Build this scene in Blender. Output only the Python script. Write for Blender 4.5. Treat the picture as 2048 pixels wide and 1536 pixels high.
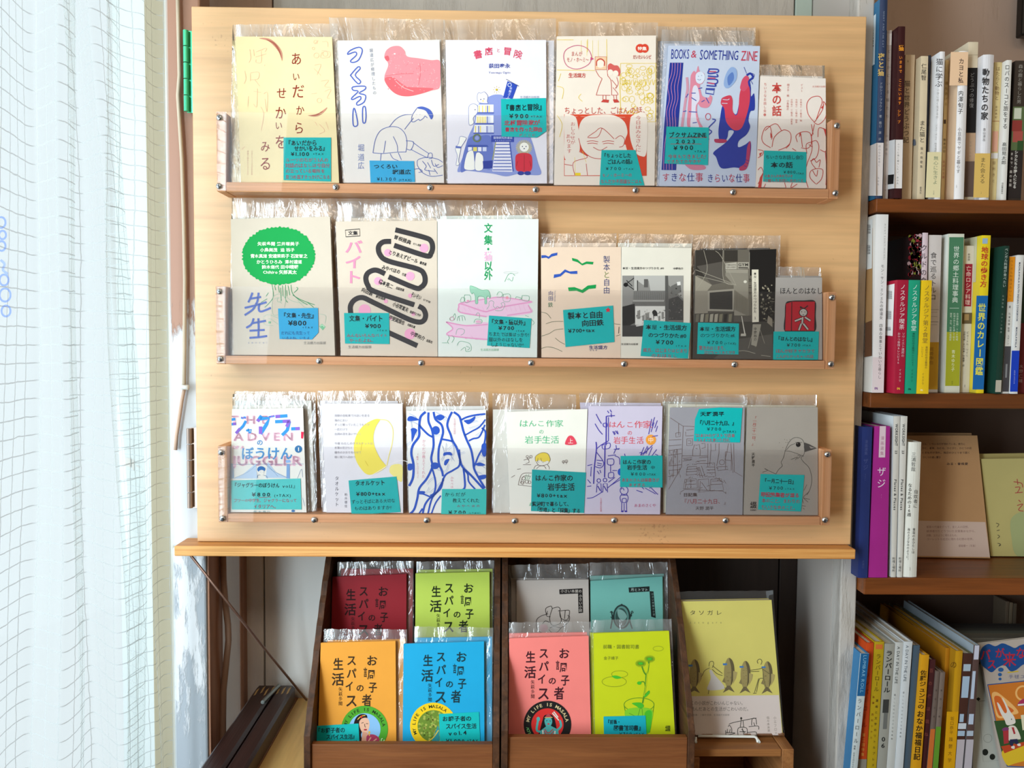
import bpy, math, random
from mathutils import Vector, Matrix
from mathutils.geometry import tessellate_polygon
random.seed(7)
D = bpy.data; SC = bpy.context.scene; COL = SC.collection
for _o in list(D.objects): D.objects.remove(_o)

# ---------------------------------------------------------------- camera, world, lights, exposure
FPX = 1650.0
ROT = (Matrix.Rotation(math.radians(-0.9), 3, 'Z') @ Matrix.Rotation(math.radians(87.0), 3, 'X')
       @ Matrix.Rotation(math.radians(0.5), 3, 'Z'))
CAM = Vector((0, 0, 1.45))
cam_d = D.cameras.new('camera'); cam_d.sensor_fit = 'HORIZONTAL'; cam_d.sensor_width = 36.0
cam_d.lens = 36.0 * FPX / 2048; cam_d.clip_start = 0.02
cam = D.objects.new('camera', cam_d); COL.objects.link(cam)
cam.matrix_world = Matrix.Translation(CAM) @ ROT.to_4x4()
SC.camera = cam
SC.view_settings.view_transform = 'Standard'; SC.view_settings.look = 'None'
SC.view_settings.gamma = 1.0; SC.view_settings.use_curve_mapping = False
SC.view_settings.exposure = -0.12
SC.cycles.max_bounces = 10; SC.cycles.transparent_max_bounces = 24
SC.cycles.use_adaptive_sampling = False
SC.cycles.caustics_reflective = False; SC.cycles.caustics_refractive = False

w = D.worlds.new('daylight'); SC.world = w; w.use_nodes = True
w.node_tree.nodes['Background'].inputs[0].default_value = (0.90, 0.96, 1.0, 1)
w.node_tree.nodes['Background'].inputs[1].default_value = 1.0

def area(name, loc, target, sx, sy, power, col, spread=180):
    l = D.lights.new(name, 'AREA'); l.shape = 'RECTANGLE'; l.size = sx; l.size_y = sy
    l.energy = power; l.color = col; l.spread = math.radians(spread)
    o = D.objects.new(name, l); COL.objects.link(o); o.location = loc
    o.rotation_euler = (Vector(target) - Vector(loc)).to_track_quat('-Z', 'Y').to_euler()
    return o
area('window_daylight', (-1.08, 0.16, 1.50), (0.0, 0.98, 1.3), 1.3, 1.7, 25, (0.74, 0.90, 1.0))
area('added_daylight_fill', (-1.08, -0.6, 1.45), (-0.3, 1.3, 1.05), 0.34, 1.7, 33, (0.80, 0.93, 1.0))  # added daylight fill aimed at the niche wall; no second window behind it
area('warm_fill_light', (0.1, -0.4, 2.38), (0.2, 0.7, 1.2), 1.3, 0.45, 9, (1.0, 0.82, 0.62))  # added warm overhead fill in place of room bounce; no lamp fitting

# ---------------------------------------------------------------- helpers
def lin(c):
    c /= 255.0
    return c / 12.92 if c <= 0.04045 else ((c + 0.055) / 1.055) ** 2.4
def rgb(c):
    if isinstance(c, str): c = tuple(int(c[i:i + 2], 16) for i in (0, 2, 4))
    return (lin(c[0]), lin(c[1]), lin(c[2]), 1)
_M = {}
def newmat(name):
    m = D.materials.new(name); m.use_nodes = True; nt = m.node_tree
    return m, nt, nt.nodes['Principled BSDF']
def plain(c, rough=0.6, spec=0.3, metal=0.0):
    k = ('p', c, rough, spec, metal)
    if k in _M: return _M[k]
    m, nt, b = newmat('matte_' + (c if isinstance(c, str) else '%02x%02x%02x' % tuple(c)))
    b.inputs['Base Color'].default_value = rgb(c); b.inputs['Roughness'].default_value = rough
    b.inputs['Specular IOR Level'].default_value = spec; b.inputs['Metallic'].default_value = metal
    _M[k] = m; return m
def ink(c): return plain(c, 0.7, 0.15)
def N(nt, t, **kw):
    n = nt.nodes.new(t)
    for k, v in kw.items(): setattr(n, k, v)
    return n
def paper(c, rough=0.62, var=0.05):
    """paper or card: a faint mottling and a fine tooth"""
    k = ('paper', c, rough)
    if k in _M: return _M[k]
    m, nt, b = newmat('paper_' + c)
    tc = N(nt, 'ShaderNodeTexCoord'); no = N(nt, 'ShaderNodeTexNoise')
    no.inputs['Scale'].default_value = 35; no.inputs['Detail'].default_value = 5
    nt.links.new(tc.outputs['Object'], no.inputs['Vector'])
    mix = N(nt, 'ShaderNodeMix', data_type='RGBA'); a = rgb(c)
    mix.inputs[6].default_value = a; mix.inputs[7].default_value = tuple(x * (1 - 2 * var) for x in a[:3]) + (1,)
    nt.links.new(no.outputs['Fac'], mix.inputs[0]); nt.links.new(mix.outputs[2], b.inputs['Base Color'])
    n2 = N(nt, 'ShaderNodeTexNoise'); n2.inputs['Scale'].default_value = 900
    nt.links.new(tc.outputs['Object'], n2.inputs['Vector'])
    bp = N(nt, 'ShaderNodeBump'); bp.inputs['Strength'].default_value = 0.08; bp.inputs['Distance'].default_value = 0.001
    nt.links.new(n2.outputs['Fac'], bp.inputs['Height']); nt.links.new(bp.outputs[0], b.inputs['Normal'])
    b.inputs['Roughness'].default_value = rough; b.inputs['Specular IOR Level'].default_value = 0.25
    _M[k] = m; return m
def pages_mat(c='efe6cf'):
    k = ('pages', c)
    if k in _M: return _M[k]
    m, nt, b = newmat('page_edges_' + c)
    tc = N(nt, 'ShaderNodeTexCoord'); mp = N(nt, 'ShaderNodeMapping'); no = N(nt, 'ShaderNodeTexNoise')
    mp.inputs['Scale'].default_value = (1500, 1500, 3); no.inputs['Scale'].default_value = 1
    mix = N(nt, 'ShaderNodeMix', data_type='RGBA'); a = rgb(c)
    mix.inputs[6].default_value = a; mix.inputs[7].default_value = tuple(x * .62 for x in a[:3]) + (1,)
    L = nt.links.new
    L(tc.outputs['Object'], mp.inputs[0]); L(mp.outputs[0], no.inputs['Vector']); L(no.outputs['Fac'], mix.inputs[0])
    L(mix.outputs[2], b.inputs['Base Color']); b.inputs['Roughness'].default_value = 0.8
    _M[k] = m; return m
def wood(name, c1, c2, axis='X', across=38, along=2.2, rough=0.5, contrast=(0.35, 0.68), spec=0.3, bump=0.15, knots=0):
    m, nt, b = newmat(name); L = nt.links.new
    tc = N(nt, 'ShaderNodeTexCoord'); mp = N(nt, 'ShaderNodeMapping'); L(tc.outputs['Object'], mp.inputs[0])
    s = [across] * 3; s['XYZ'.index(axis)] = along; mp.inputs['Scale'].default_value = s
    n1 = N(nt, 'ShaderNodeTexNoise'); n1.inputs['Scale'].default_value = 1; n1.inputs['Detail'].default_value = 7
    n1.inputs['Roughness'].default_value = 0.6; n1.inputs['Distortion'].default_value = 0.9; L(mp.outputs[0], n1.inputs['Vector'])
    cr = N(nt, 'ShaderNodeValToRGB'); cr.color_ramp.elements[0].position = contrast[0]; cr.color_ramp.elements[1].position = contrast[1]
    cr.color_ramp.elements[0].color = rgb(c1); cr.color_ramp.elements[1].color = rgb(c2)
    L(n1.outputs['Fac'], cr.inputs[0])
    mp2 = N(nt, 'ShaderNodeMapping'); L(tc.outputs['Object'], mp2.inputs[0])
    s2 = [across * 9] * 3; s2['XYZ'.index(axis)] = along * 5; mp2.inputs['Scale'].default_value = s2
    n2 = N(nt, 'ShaderNodeTexNoise'); n2.inputs['Scale'].default_value = 1; L(mp2.outputs[0], n2.inputs['Vector'])
    mx = N(nt, 'ShaderNodeMix', data_type='RGBA', blend_type='MULTIPLY'); mx.inputs[0].default_value = 0.22
    L(cr.outputs[0], mx.inputs[6])
    mr = N(nt, 'ShaderNodeMapRange'); mr.inputs[1].default_value = .3; mr.inputs[2].default_value = .7; mr.inputs[3].default_value = .35; mr.inputs[4].default_value = 1.1
    L(n2.outputs['Fac'], mr.inputs[0]); L(mr.outputs[0], mx.inputs[7])
    out = mx.outputs[2]
    if knots:
        n3 = N(nt, 'ShaderNodeTexNoise'); n3.inputs['Scale'].default_value = 9; n3.inputs['Detail'].default_value = 4; L(tc.outputs['Object'], n3.inputs['Vector'])
        n4 = N(nt, 'ShaderNodeTexNoise'); n4.inputs['Scale'].default_value = 260; L(tc.outputs['Object'], n4.inputs['Vector'])
        mt = N(nt, 'ShaderNodeMath', operation='MULTIPLY'); L(n3.outputs['Fac'], mt.inputs[0]); L(n4.outputs['Fac'], mt.inputs[1])
        gt = N(nt, 'ShaderNodeMapRange'); gt.inputs[1].default_value = .41; gt.inputs[2].default_value = .47; gt.inputs[3].default_value = 0; gt.inputs[4].default_value = knots
        L(mt.outputs[0], gt.inputs[0])
        m5 = N(nt, 'ShaderNodeMix', data_type='RGBA'); L(gt.outputs[0], m5.inputs[0]); L(out, m5.inputs[6]); m5.inputs[7].default_value = rgb('8a5a3a')
        out = m5.outputs[2]
    L(out, b.inputs['Base Color'])
    bp = N(nt, 'ShaderNodeBump'); bp.inputs['Strength'].default_value = bump; bp.inputs['Distance'].default_value = 0.002
    L(n2.outputs['Fac'], bp.inputs['Height']); L(bp.outputs[0], b.inputs['Normal'])
    b.inputs['Roughness'].default_value = rough; b.inputs['Specular IOR Level'].default_value = spec
    return m
def peeled(name, paint, under, lo, hi, rough=0.5, zmin=None, zmax=None, scale=14):
    """painted timber whose paint has flaked; with zmin/zmax the paint thins out upwards"""
    m, nt, b = newmat(name); L = nt.links.new
    tc = N(nt, 'ShaderNodeTexCoord'); mp = N(nt, 'ShaderNodeMapping'); mp.inputs['Scale'].default_value = (2.2, 2.2, .45)
    L(tc.outputs['Object'], mp.inputs[0])
    n1 = N(nt, 'ShaderNodeTexNoise'); n1.inputs['Scale'].default_value = scale; n1.inputs['Detail'].default_value = 8; n1.inputs['Roughness'].default_value = .7
    L(mp.outputs[0], n1.inputs['Vector']); v = n1.outputs['Fac']
    if zmin is not None:
        sx = N(nt, 'ShaderNodeSeparateXYZ'); L(tc.outputs['Object'], sx.inputs[0])
        mr = N(nt, 'ShaderNodeMapRange'); mr.inputs[1].default_value = zmin; mr.inputs[2].default_value = zmax
        mr.inputs[3].default_value = -.3; mr.inputs[4].default_value = .3
        L(sx.outputs[2], mr.inputs[0]); ad = N(nt, 'ShaderNodeMath', operation='ADD'); L(v, ad.inputs[0]); L(mr.outputs[0], ad.inputs[1]); v = ad.outputs[0]
    r = N(nt, 'ShaderNodeMapRange'); r.inputs[1].default_value = lo; r.inputs[2].default_value = hi; L(v, r.inputs[0])
    mx = N(nt, 'ShaderNodeMix', data_type='RGBA'); mx.inputs[6].default_value = rgb(paint); mx.inputs[7].default_value = rgb(under)
    L(r.outputs[0], mx.inputs[0]); L(mx.outputs[2], b.inputs['Base Color'])
    bp = N(nt, 'ShaderNodeBump'); bp.inputs['Strength'].default_value = .5; bp.inputs['Distance'].default_value = -.002
    L(r.outputs[0], bp.inputs['Height']); L(bp.outputs[0], b.inputs['Normal']); b.inputs['Roughness'].default_value = rough
    return m
def clear(name, tint, haze, hazecol, gloss, rough=0.1, bump=0.0, bscale=(30, 30, 30), lo=0.0, hi=1.0):
    """clear plastic: mostly see-through, a little milky, shiny; haze varies with creases when bump is set"""
    m = D.materials.new(name); m.use_nodes = True; nt = m.node_tree; L = nt.links.new
    for n in list(nt.nodes): nt.nodes.remove(n)
    out = N(nt, 'ShaderNodeOutputMaterial'); tr = N(nt, 'ShaderNodeBsdfTransparent'); tr.inputs[0].default_value = tint + (1,)
    df = N(nt, 'ShaderNodeBsdfDiffuse'); df.inputs[0].default_value = hazecol + (1,)
    gl = N(nt, 'ShaderNodeBsdfGlossy'); gl.inputs['Roughness'].default_value = rough; gl.inputs[0].default_value = (1, 1, 1, 1)
    m1 = N(nt, 'ShaderNodeMixShader'); m1.inputs[0].default_value = haze; L(tr.outputs[0], m1.inputs[1]); L(df.outputs[0], m1.inputs[2])
    m2 = N(nt, 'ShaderNodeMixShader'); L(m1.outputs[0], m2.inputs[1]); L(gl.outputs[0], m2.inputs[2])
    fr = N(nt, 'ShaderNodeFresnel'); fr.inputs[0].default_value = 1.45
    mu = N(nt, 'ShaderNodeMath', operation='MULTIPLY'); mu.inputs[1].default_value = gloss; L(fr.outputs[0], mu.inputs[0]); L(mu.outputs[0], m2.inputs[0])
    if bump:
        tc = N(nt, 'ShaderNodeTexCoord'); mp = N(nt, 'ShaderNodeMapping'); mp.inputs['Scale'].default_value = bscale
        no = N(nt, 'ShaderNodeTexNoise'); no.inputs['Scale'].default_value = 1; no.inputs['Detail'].default_value = 4; no.inputs['Distortion'].default_value = 1.2
        L(tc.outputs['Object'], mp.inputs[0]); L(mp.outputs[0], no.inputs['Vector'])
        bp = N(nt, 'ShaderNodeBump'); bp.inputs['Strength'].default_value = bump; bp.inputs['Distance'].default_value = .01
        L(no.outputs['Fac'], bp.inputs['Height'])
        for n in (gl, fr, df): L(bp.outputs[0], n.inputs['Normal'])
        mr = N(nt, 'ShaderNodeMapRange'); mr.inputs[1].default_value = .45; mr.inputs[2].default_value = .75
        mr.inputs[3].default_value = haze * .7; mr.inputs[4].default_value = min(1, haze * 2.6)
        L(no.outputs['Fac'], mr.inputs[0]); L(mr.outputs[0], m1.inputs[0])
    L(m2.outputs[0], out.inputs[0]); return m

# image ray -> real plane in the room
def ray(x, y): return ROT @ Vector(((x - 1024) / FPX, -(y - 768) / FPX, -1))
def at(x, y, Y):
    d = ray(x, y); return CAM + d * ((Y - CAM.y) / d.y)
class Pl:
    def __init__(s, p, n): s.p = Vector(p); s.n = Vector(n).normalized()
    def hit(s, x, y, off=0.0):
        d = ray(x, y); q = s.p + s.n * off
        return CAM + d * ((q - CAM).dot(s.n) / d.dot(s.n))
def lean(px, py, Y, deg=0.0, yaw=0.0):
    a = math.radians(deg); b = math.radians(yaw)
    n = Vector((math.sin(b), -math.cos(a) * math.cos(b), math.sin(a)))
    return Pl(at(px, py, Y), n)

class MB:
    def __init__(s): s.v = []; s.f = []; s.mi = []; s.m = 0
    def hexa(s, a, b):
        """a, b: two quads (TL,TR,BR,BL) front and back"""
        k = len(s.v); s.v += [Vector(p) for p in a] + [Vector(p) for p in b]
        for f in ((3, 2, 1, 0), (4, 5, 6, 7), (0, 1, 5, 4), (1, 2, 6, 5), (2, 3, 7, 6), (3, 0, 4, 7)):
            s.f.append(tuple(k + i for i in f)); s.mi.append(s.m)
        return s
    def box(s, x0, x1, y0, y1, z0, z1):
        return s.hexa([(x0, y0, z1), (x1, y0, z1), (x1, y0, z0), (x0, y0, z0)], [(x0, y1, z1), (x1, y1, z1), (x1, y1, z0), (x0, y1, z0)])
    def tube(s, pts, r, n=8):
        pts = [Vector(p) for p in pts]; k = len(s.v); up = Vector((.31, .17, .93))
        for i, p in enumerate(pts):
            t = (pts[min(i + 1, len(pts) - 1)] - pts[max(i - 1, 0)]).normalized()
            a = t.cross(up).normalized(); b = t.cross(a)
            rr = r[i] if isinstance(r, (list, tuple)) else r
            for j in range(n):
                q = 2 * math.pi * j / n; s.v.append(p + a * math.cos(q) * rr + b * math.sin(q) * rr)
        for i in range(len(pts) - 1):
            for j in range(n):
                s.f.append((k + i * n + j, k + i * n + (j + 1) % n, k + (i + 1) * n + (j + 1) % n, k + (i + 1) * n + j)); s.mi.append(s.m)
        s.f.append(tuple(k + j for j in range(n))); s.mi.append(s.m)
        e = k + (len(pts) - 1) * n; s.f.append(tuple(e + n - 1 - j for j in range(n))); s.mi.append(s.m)
        return s
    def prism(s, pts, vec):
        """closed outline (3-D points) pushed along vec"""
        k = len(s.v); n = len(pts); pts = [Vector(p) for p in pts]; vec = Vector(vec)
        s.v += pts + [p + vec for p in pts]
        for t in tessellate_polygon([pts]):
            s.f.append(tuple(k + i for i in t)); s.f.append(tuple(k + n + i for i in reversed(t))); s.mi += [s.m, s.m]
        for i in range(n):
            j = (i + 1) % n; s.f.append((k + i, k + j, k + n + j, k + n + i)); s.mi.append(s.m)
        return s
    def sheet(s, rows):
        k = len(s.v); w = len(rows[0])
        for r in rows: s.v += [Vector(p) for p in r]
        for i in range(len(rows) - 1):
            for j in range(w - 1):
                s.f.append((k + i * w + j, k + i * w + j + 1, k + (i + 1) * w + j + 1, k + (i + 1) * w + j)); s.mi.append(s.m)
        return s

BASE = {}
def thing(name, label, cat, loc, group=None):
    o = D.objects.new(name, None); o.empty_display_size = 0.02; COL.objects.link(o); o.location = loc
    o['label'] = label; o['category'] = cat
    if group: o['group'] = group
    BASE[o.name] = Vector(loc); return o
def mesh(name, mb, mats, parent=None, label=None, smooth=False, bevel=0.0, kind=None, base=None, fix=True):
    """links one mesh object; its origin is the base of the thing it belongs to, or its own foot"""
    if parent is not None: org = BASE[parent.name]
    elif base is not None: org = Vector(base)
    else:
        xs = [v.x for v in mb.v]; ys = [v.y for v in mb.v]; zs = [v.z for v in mb.v]
        org = Vector(((min(xs) + max(xs)) / 2, (min(ys) + max(ys)) / 2, min(zs)))
    me = D.meshes.new(name); me.from_pydata([v - org for v in mb.v], [], mb.f)
    if not isinstance(mats, (list, tuple)): mats = [mats]
    for m in mats: me.materials.append(m)
    if len(mats) > 1: me.polygons.foreach_set('material_index', mb.mi)
    if fix:
        import bmesh
        bm = bmesh.new(); bm.from_mesh(me); bmesh.ops.recalc_face_normals(bm, faces=bm.faces); bm.to_mesh(me); bm.free()
    if smooth: me.polygons.foreach_set('use_smooth', [True] * len(me.polygons))
    me.update()
    o = D.objects.new(name, me); COL.objects.link(o)
    if parent is not None: o.parent = parent
    else: o.location = org
    BASE[o.name] = org
    if label: o['label'] = label
    if kind: o['kind'] = kind
    if bevel:
        b = o.modifiers.new('bevel', 'BEVEL'); b.width = bevel; b.segments = 2; b.limit_method = 'ANGLE'; b.angle_limit = math.radians(50)
    return o
def tag(o, label, cat, group=None):
    o['label'] = label; o['category'] = cat
    if group: o['group'] = group
    return o
def struct(name, mb, mat, bevel=0): return mesh(name, mb, mat, kind='structure', bevel=bevel)

# ---------------------------------------------------------------- glyphs: outlines from Blender's own built-in typeface
GL = {}
def load_glyphs(chars):
    def run(jobs):
        obs = []
        for ch, wgt, off in jobs:
            cu = D.curves.new('g', 'FONT'); cu.body = ch; cu.resolution_u = 2; cu.offset = off
            o = D.objects.new('g', cu); COL.objects.link(o); obs.append((ch, wgt, off, o, cu))
        dg = bpy.context.evaluated_depsgraph_get(); dg.update(); res = []
        for ch, wgt, off, o, cu in obs:
            me = D.meshes.new_from_object(o.evaluated_get(dg))
            vs = [(v.co.x, v.co.y) for v in me.vertices]; fs = [tuple(p.vertices) for p in me.polygons]
            ar = sum(p.area for p in me.polygons)
            if ord(ch) >= 0x2E80: adv, x0 = 1.0, 0.0
            else:
                xs = [v[0] for v in vs] or [0, .25]; adv = max(xs) - min(xs) + .09; x0 = min(xs) - .045
            res.append((ch, wgt, off, [(x - x0, y) for x, y in vs], fs, adv, ar)); D.meshes.remove(me)
        for ch, wgt, off, o, cu in obs: D.objects.remove(o); D.curves.remove(cu)
        return res
    area0 = {}
    for ch, wgt, off, vs, fs, adv, ar in run([(c, 0, 0.0) for c in chars]): GL[(ch, 0)] = GL[(ch, 1)] = (vs, fs, adv); area0[ch] = ar
    todo = list(chars)
    for off in (.020, .014, .009, .005):   # thicker letters; some outlines only stand a little thickening
        nxt = []
        for ch, wgt, o_, vs, fs, adv, ar in run([(c, 1, off) for c in todo]):
            if ar >= area0[ch] * (1 + off * 11): GL[(ch, 1)] = (vs, fs, adv)
            else: nxt.append(ch)
        todo = nxt
SMALL = set('っゃゅょッャュョァィゥェォぁぃぅぇぉ、。')
class Print:
    """flat print on one face: everything is given in the photograph's frame, through a window (ox, oy, scale), and lies on plane pl"""
    def __init__(s, pl, z=(0, 0, 1.0), lift=0.0003, seed=1):
        s.pl = pl; s.ox, s.oy, s.sc = z; s.v = []; s.f = []; s.mi = []; s.cols = []; s.k = 0; s.lift = lift; s.rnd = random.Random(seed)
    def at(s, z): s.ox, s.oy, s.sc = z; return s
    def _m(s, c):
        if c not in s.cols: s.cols.append(c)
        return s.cols.index(c)
    def P(s, x, y):
        p = s.pl.hit(s.ox + x / s.sc, s.oy + y / s.sc, s.lift + s.k * 0.000004); l = getattr(s.pl, 'lim', None)
        if l:
            p.x = min(max(p.x, l[0] + .0003), l[1] - .0003)
            if p.z < l[2] + .0004: dz = l[2] + .0004 - p.z; p.z += dz; p.y -= dz * s.pl.n.z / s.pl.n.y
        return p
    def add(s, pts, faces, c):
        k = len(s.v); s.v += [s.P(x, y) for x, y in pts]; i = s._m(c)
        for f in faces: s.f.append(tuple(k + a for a in f)); s.mi.append(i)
    def q(s, pts, c):
        s.k += 1; s.add(pts, tessellate_polygon([[Vector((x, y, 0)) for x, y in pts]]), c); return s
    def rect(s, x0, y0, x1, y1, c): return s.q([(x0, y0), (x1, y0), (x1, y1), (x0, y1)], c)
    def c(s, cx, cy, rx, ry, c, n=20, a=0):
        ca, sa = math.cos(a), math.sin(a)
        return s.q([(cx + math.cos(t) * rx * ca - math.sin(t) * ry * sa, cy + math.cos(t) * rx * sa + math.sin(t) * ry * ca) for t in [2 * math.pi * i / n for i in range(n)]], c)
    def curve(s, pts, n=5, closed=False):
        out = []; m = len(pts)
        rng = range(m if closed else m - 1)
        for i in rng:
            g = lambda j: pts[j % m] if closed else pts[max(0, min(m - 1, j))]
            p0, p1, p2, p3 = g(i - 1), g(i), g(i + 1), g(i + 2)
            for k in range(n):
                t = k / n; a = []
                for d in (0, 1):
                    a.append(.5 * (2 * p1[d] + (p2[d] - p0[d]) * t + (2 * p0[d] - 5 * p1[d] + 4 * p2[d] - p3[d]) * t * t + (3 * p1[d] - p0[d] - 3 * p2[d] + p3[d]) * t ** 3))
                out.append(tuple(a))
        if not closed: out.append(tuple(pts[-1]))
        return out
    def l(s, pts, w, c, smooth=True, closed=False, n=5):
        if smooth and len(pts) > 2: pts = s.curve(pts, n, closed)
        if closed: pts = list(pts) + [pts[0]]
        s.k += 1; L = []; m = len(pts)
        for i, p in enumerate(pts):
            a = pts[i - 1] if i else (pts[-2] if closed else p); b = pts[i + 1] if i < m - 1 else (pts[1] if closed else p)
            dx, dy = b[0] - a[0], b[1] - a[1]; d = math.hypot(dx, dy) or 1
            L += [(p[0] - dy / d * w / 2, p[1] + dx / d * w / 2), (p[0] + dy / d * w / 2, p[1] - dx / d * w / 2)]
        s.add(L, [(2 * i, 2 * i + 1, 2 * i + 3, 2 * i + 2) for i in range(m - 1)], c); return s
    def ls(s, w, c, *lines):
        k = s.k
        for a in lines: s.k = k; s.l(a, w, c)
        return s
    def blob(s, pts, c, n=5): return s.q(s.curve(pts, n, True), c)
    def ring(s, cx, cy, r, w, c, ry=None, a0=0, a1=360, n=28):
        ry = ry or r
        return s.l([(cx + r * math.cos(math.radians(a0 + (a1 - a0) * i / n)), cy + ry * math.sin(math.radians(a0 + (a1 - a0) * i / n))) for i in range(n + 1)], w, c, smooth=False)
    def text(s, t, x0, y0, x1, y1, h, c, mode='h', b=0, jit=0.0, slant=0.0, fill=True):
        """writes t centred on the line (x0,y0)-(x1,y1); h = letter height"""
        s.k += 1; ln = math.hypot(x1 - x0, y1 - y0); dx, dy = (x1 - x0) / ln, (y1 - y0) / ln
        gs = [(ch, GL.get((ch, b))) for ch in t]
        if mode == 'v': tot = float(len(t)); ax, ay = dy, -dx
        else: tot = sum(g[2] if g else .3 for _, g in gs)
        u = ln / tot; R_ = s.rnd; pos = 0.0
        for ch, g in gs:
            adv = 1.0 if mode == 'v' else (g[2] if g else .3)
            if g and g[0]:
                vs, fs, ga = g; es = min(u, h * 1.2) if fill else min(u, h)
                jr = R_.uniform(-jit, jit) * .35; jx = R_.uniform(-jit, jit) * .22; js = 1 + R_.uniform(-jit, jit) * .5; cj, sj = math.cos(jr), math.sin(jr)
                cx, cy = x0 + dx * u * (pos + adv / 2), y0 + dy * u * (pos + adv / 2); pts = []
                rot = mode == 'v' and ch in 'ー-～(（)）〜…'
                lat = ord(ch) < 0x2E80
                for gx, gy in vs:
                    a = gx - ga / 2; e = (.37 if not lat else .36) - gy
                    if mode == 'v' and ch in '、。': a += .55; e -= .55
                    if rot: a, e = -e, a
                    a += slant * -e + jx; a, e = a * cj - e * sj, a * sj + e * cj; a *= js; e *= js
                    if mode == 'v': sx_, sy_ = min(h, u * 1.35), min(u, h * 1.15) * .96; pts.append((cx + ax * a * sx_ + dx * e * sy_, cy + ay * a * sx_ + dy * e * sy_))
                    else: pts.append((cx + dx * a * es - dy * e * h, cy + dy * a * es + dx * e * h))
                s.add(pts, fs, c)
            pos += adv
        return s
    def t(s, t, x0, x1, y, h, c, b=0, j=0.0, dy=0.0, sl=0.0): return s.text(t, x0, y, x1, y + dy, h, c, 'h', b, j, sl)
    def tv(s, t, x, y0, y1, h, c, b=0, j=0.0, dx=0.0): return s.text(t, x, y0, x + dx, y1, h, c, 'v', b, j)
    def arc(s, t, cx, cy, r, a0, a1, h, c, b=1):
        n = len(t)
        for i, ch in enumerate(t):
            if ch == ' ': continue
            a = math.radians(a0 + (a1 - a0) * (i + .5) / n); px, py = cx + r * math.cos(a), cy + r * math.sin(a)
            tx, ty = -math.sin(a), math.cos(a); k = s.k; s.text(ch, px - tx * h * .42, py - ty * h * .42, px + tx * h * .42, py + ty * h * .42, h, c, 'h', b); s.k = k
        s.k += 1; return s
    def build(s, name, parent, label=None):
        if not s.v: return None
        mb = MB(); mb.v, mb.f, mb.mi = s.v, s.f, s.mi
        mats = [ink(c) for c in s.cols]
        if len(mats) == 1: mats = mats[0]
        return mesh(name, mb, mats, parent, label, fix=False, kind='stuff')

Z1=(380,20,3.938); Z2=(860,20,3.9375); Z3=(1290,20,3.939); Z4=(400,390,4.096); Z5=(860,390,4.1525); Z6=(1220,420,4.267)
Y1=(400,770,4.876); Y2=(800,770,4.6545); Y3=(1220,770,4.267); Y4=(600,1100,3.5225); Y5=(980,1100,3.524); Y6=(1320,1100,3.5225)
W1=(1700,0,3.658); W2=(1700,400,3.658); W3=(1690,790,3.573); W4=(1680,1180,4.315)
def zq(z, *p): return [(z[0] + p[i] / z[2], z[1] + p[i + 1] / z[2]) for i in range(0, len(p), 2)]
load_glyphs("!#&'()*+,-./0123456789?ABCDEFGHIJKLMNOPQRSTUVWXYZabcdefghijklmnopqrstuvwxyz¥…①❶、。々「」『』〜ぁあぃいぅうぇえぉおかがきぎくけげこごさざしじすずせそただちっつづてでとどなにねのはばひびふぶへべほぼまみむめもゃやゅゆょよらりるれろわをんァアィイゥウェエォオカガギクグケゲコゴサザシジスソタチッツトドニノバパビピフブプベホマミムメモャヤュユョヨラリルレロワンヴ・ー一三上不世中主之九也事二井亡京亮人仁今介仕代以会伸佐作佳便修催儀優充先入全八公典内冒写出分切利前助動化北匡匹十卓友収口台史右司各向周命和哉員哲喫営四回図国土地坂域執培堀堂場塾声外多夜大天太夫央奥女好子季学守安宗定家富対小尾局届屋屑山岡岩島崎川巡巣左市師常平年幻広店庫弘役彼復心志思恭情想愛房所手挽採教文斐料新方旅日旧旬星晃晴晶智暇暗暮書曽月朝木未本村来東柏根栽森業極橋次欧歌歩歴毬水永河沼沿波泣泰泳洋活流浦海深淳測滅漫潤澤濱炊点無熊父版物特猫現球理瑠生田由甲男町画界番百監目直真眠矢知石研社祐福私穴究立笠第筆築紀紫絵絹綴緑緒編美義羽者聞職脇自舎良花茂茉茶荻莉菜萩葉著蓮藤行装製西見規観言記訳詞詩話誌誠説読調論講議譲谷豆賀走跳躁車転輔輪辺近迫通連週道達遠選邦郎部郵郷都野金鈴鉄録鑑険隣雄雅集雑雷青靖響食館驚高鬱鳥鴎鹿（）１２～")
# ================================================================ the setting
M_board = wood('birch_board', 'e2b581', 'd3a26e', 'X', 16, 1.3, 0.36, (0.3, 0.72), spec=.6, bump=.05, knots=.35)
M_rail = wood('cedar_rail', 'ecb183', 'dc9662', 'X', 75, 2.5, 0.5, (0.3, 0.7))
M_cheek = wood('cedar_cheek', 'ecb285', 'd9945f', 'Z', 75, 2.5, 0.5, (0.3, 0.7))
M_ledge = wood('pine_ledge', 'eaae66', 'c67e3a', 'X', 120, 2.0, 0.45, (0.38, 0.62))
M_shelf = wood('walnut_shelf', '8a4a1e', '5e3213', 'X', 30, 2.5, 0.38, (0.3, 0.7), spec=.4)
M_rack = wood('rack_front', '87542f', '683a1e', 'X', 40, 3, 0.5, (0.3, 0.7))
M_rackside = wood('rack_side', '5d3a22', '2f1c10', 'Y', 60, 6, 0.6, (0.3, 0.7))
M_table = wood('ply_table', 'e3bd76', 'c89452', 'Y', 14, 2.0, 0.45, (0.3, 0.7))
M_trimw = wood('table_edge', '9a623a', '6f4324', 'Y', 60, 2.0, 0.5)
M_crate = wood('crate_wood', 'a9713f', '7d4c28', 'X', 55, 2.0, 0.5)
M_darkbar = wood('dark_lacquer', '3d2420', '2a1815', 'Y', 50, 2, 0.36, spec=.5)
M_grey = peeled('grey_wall_paint', 'b4aba0', 'a39a90', .45, .7)
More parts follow.
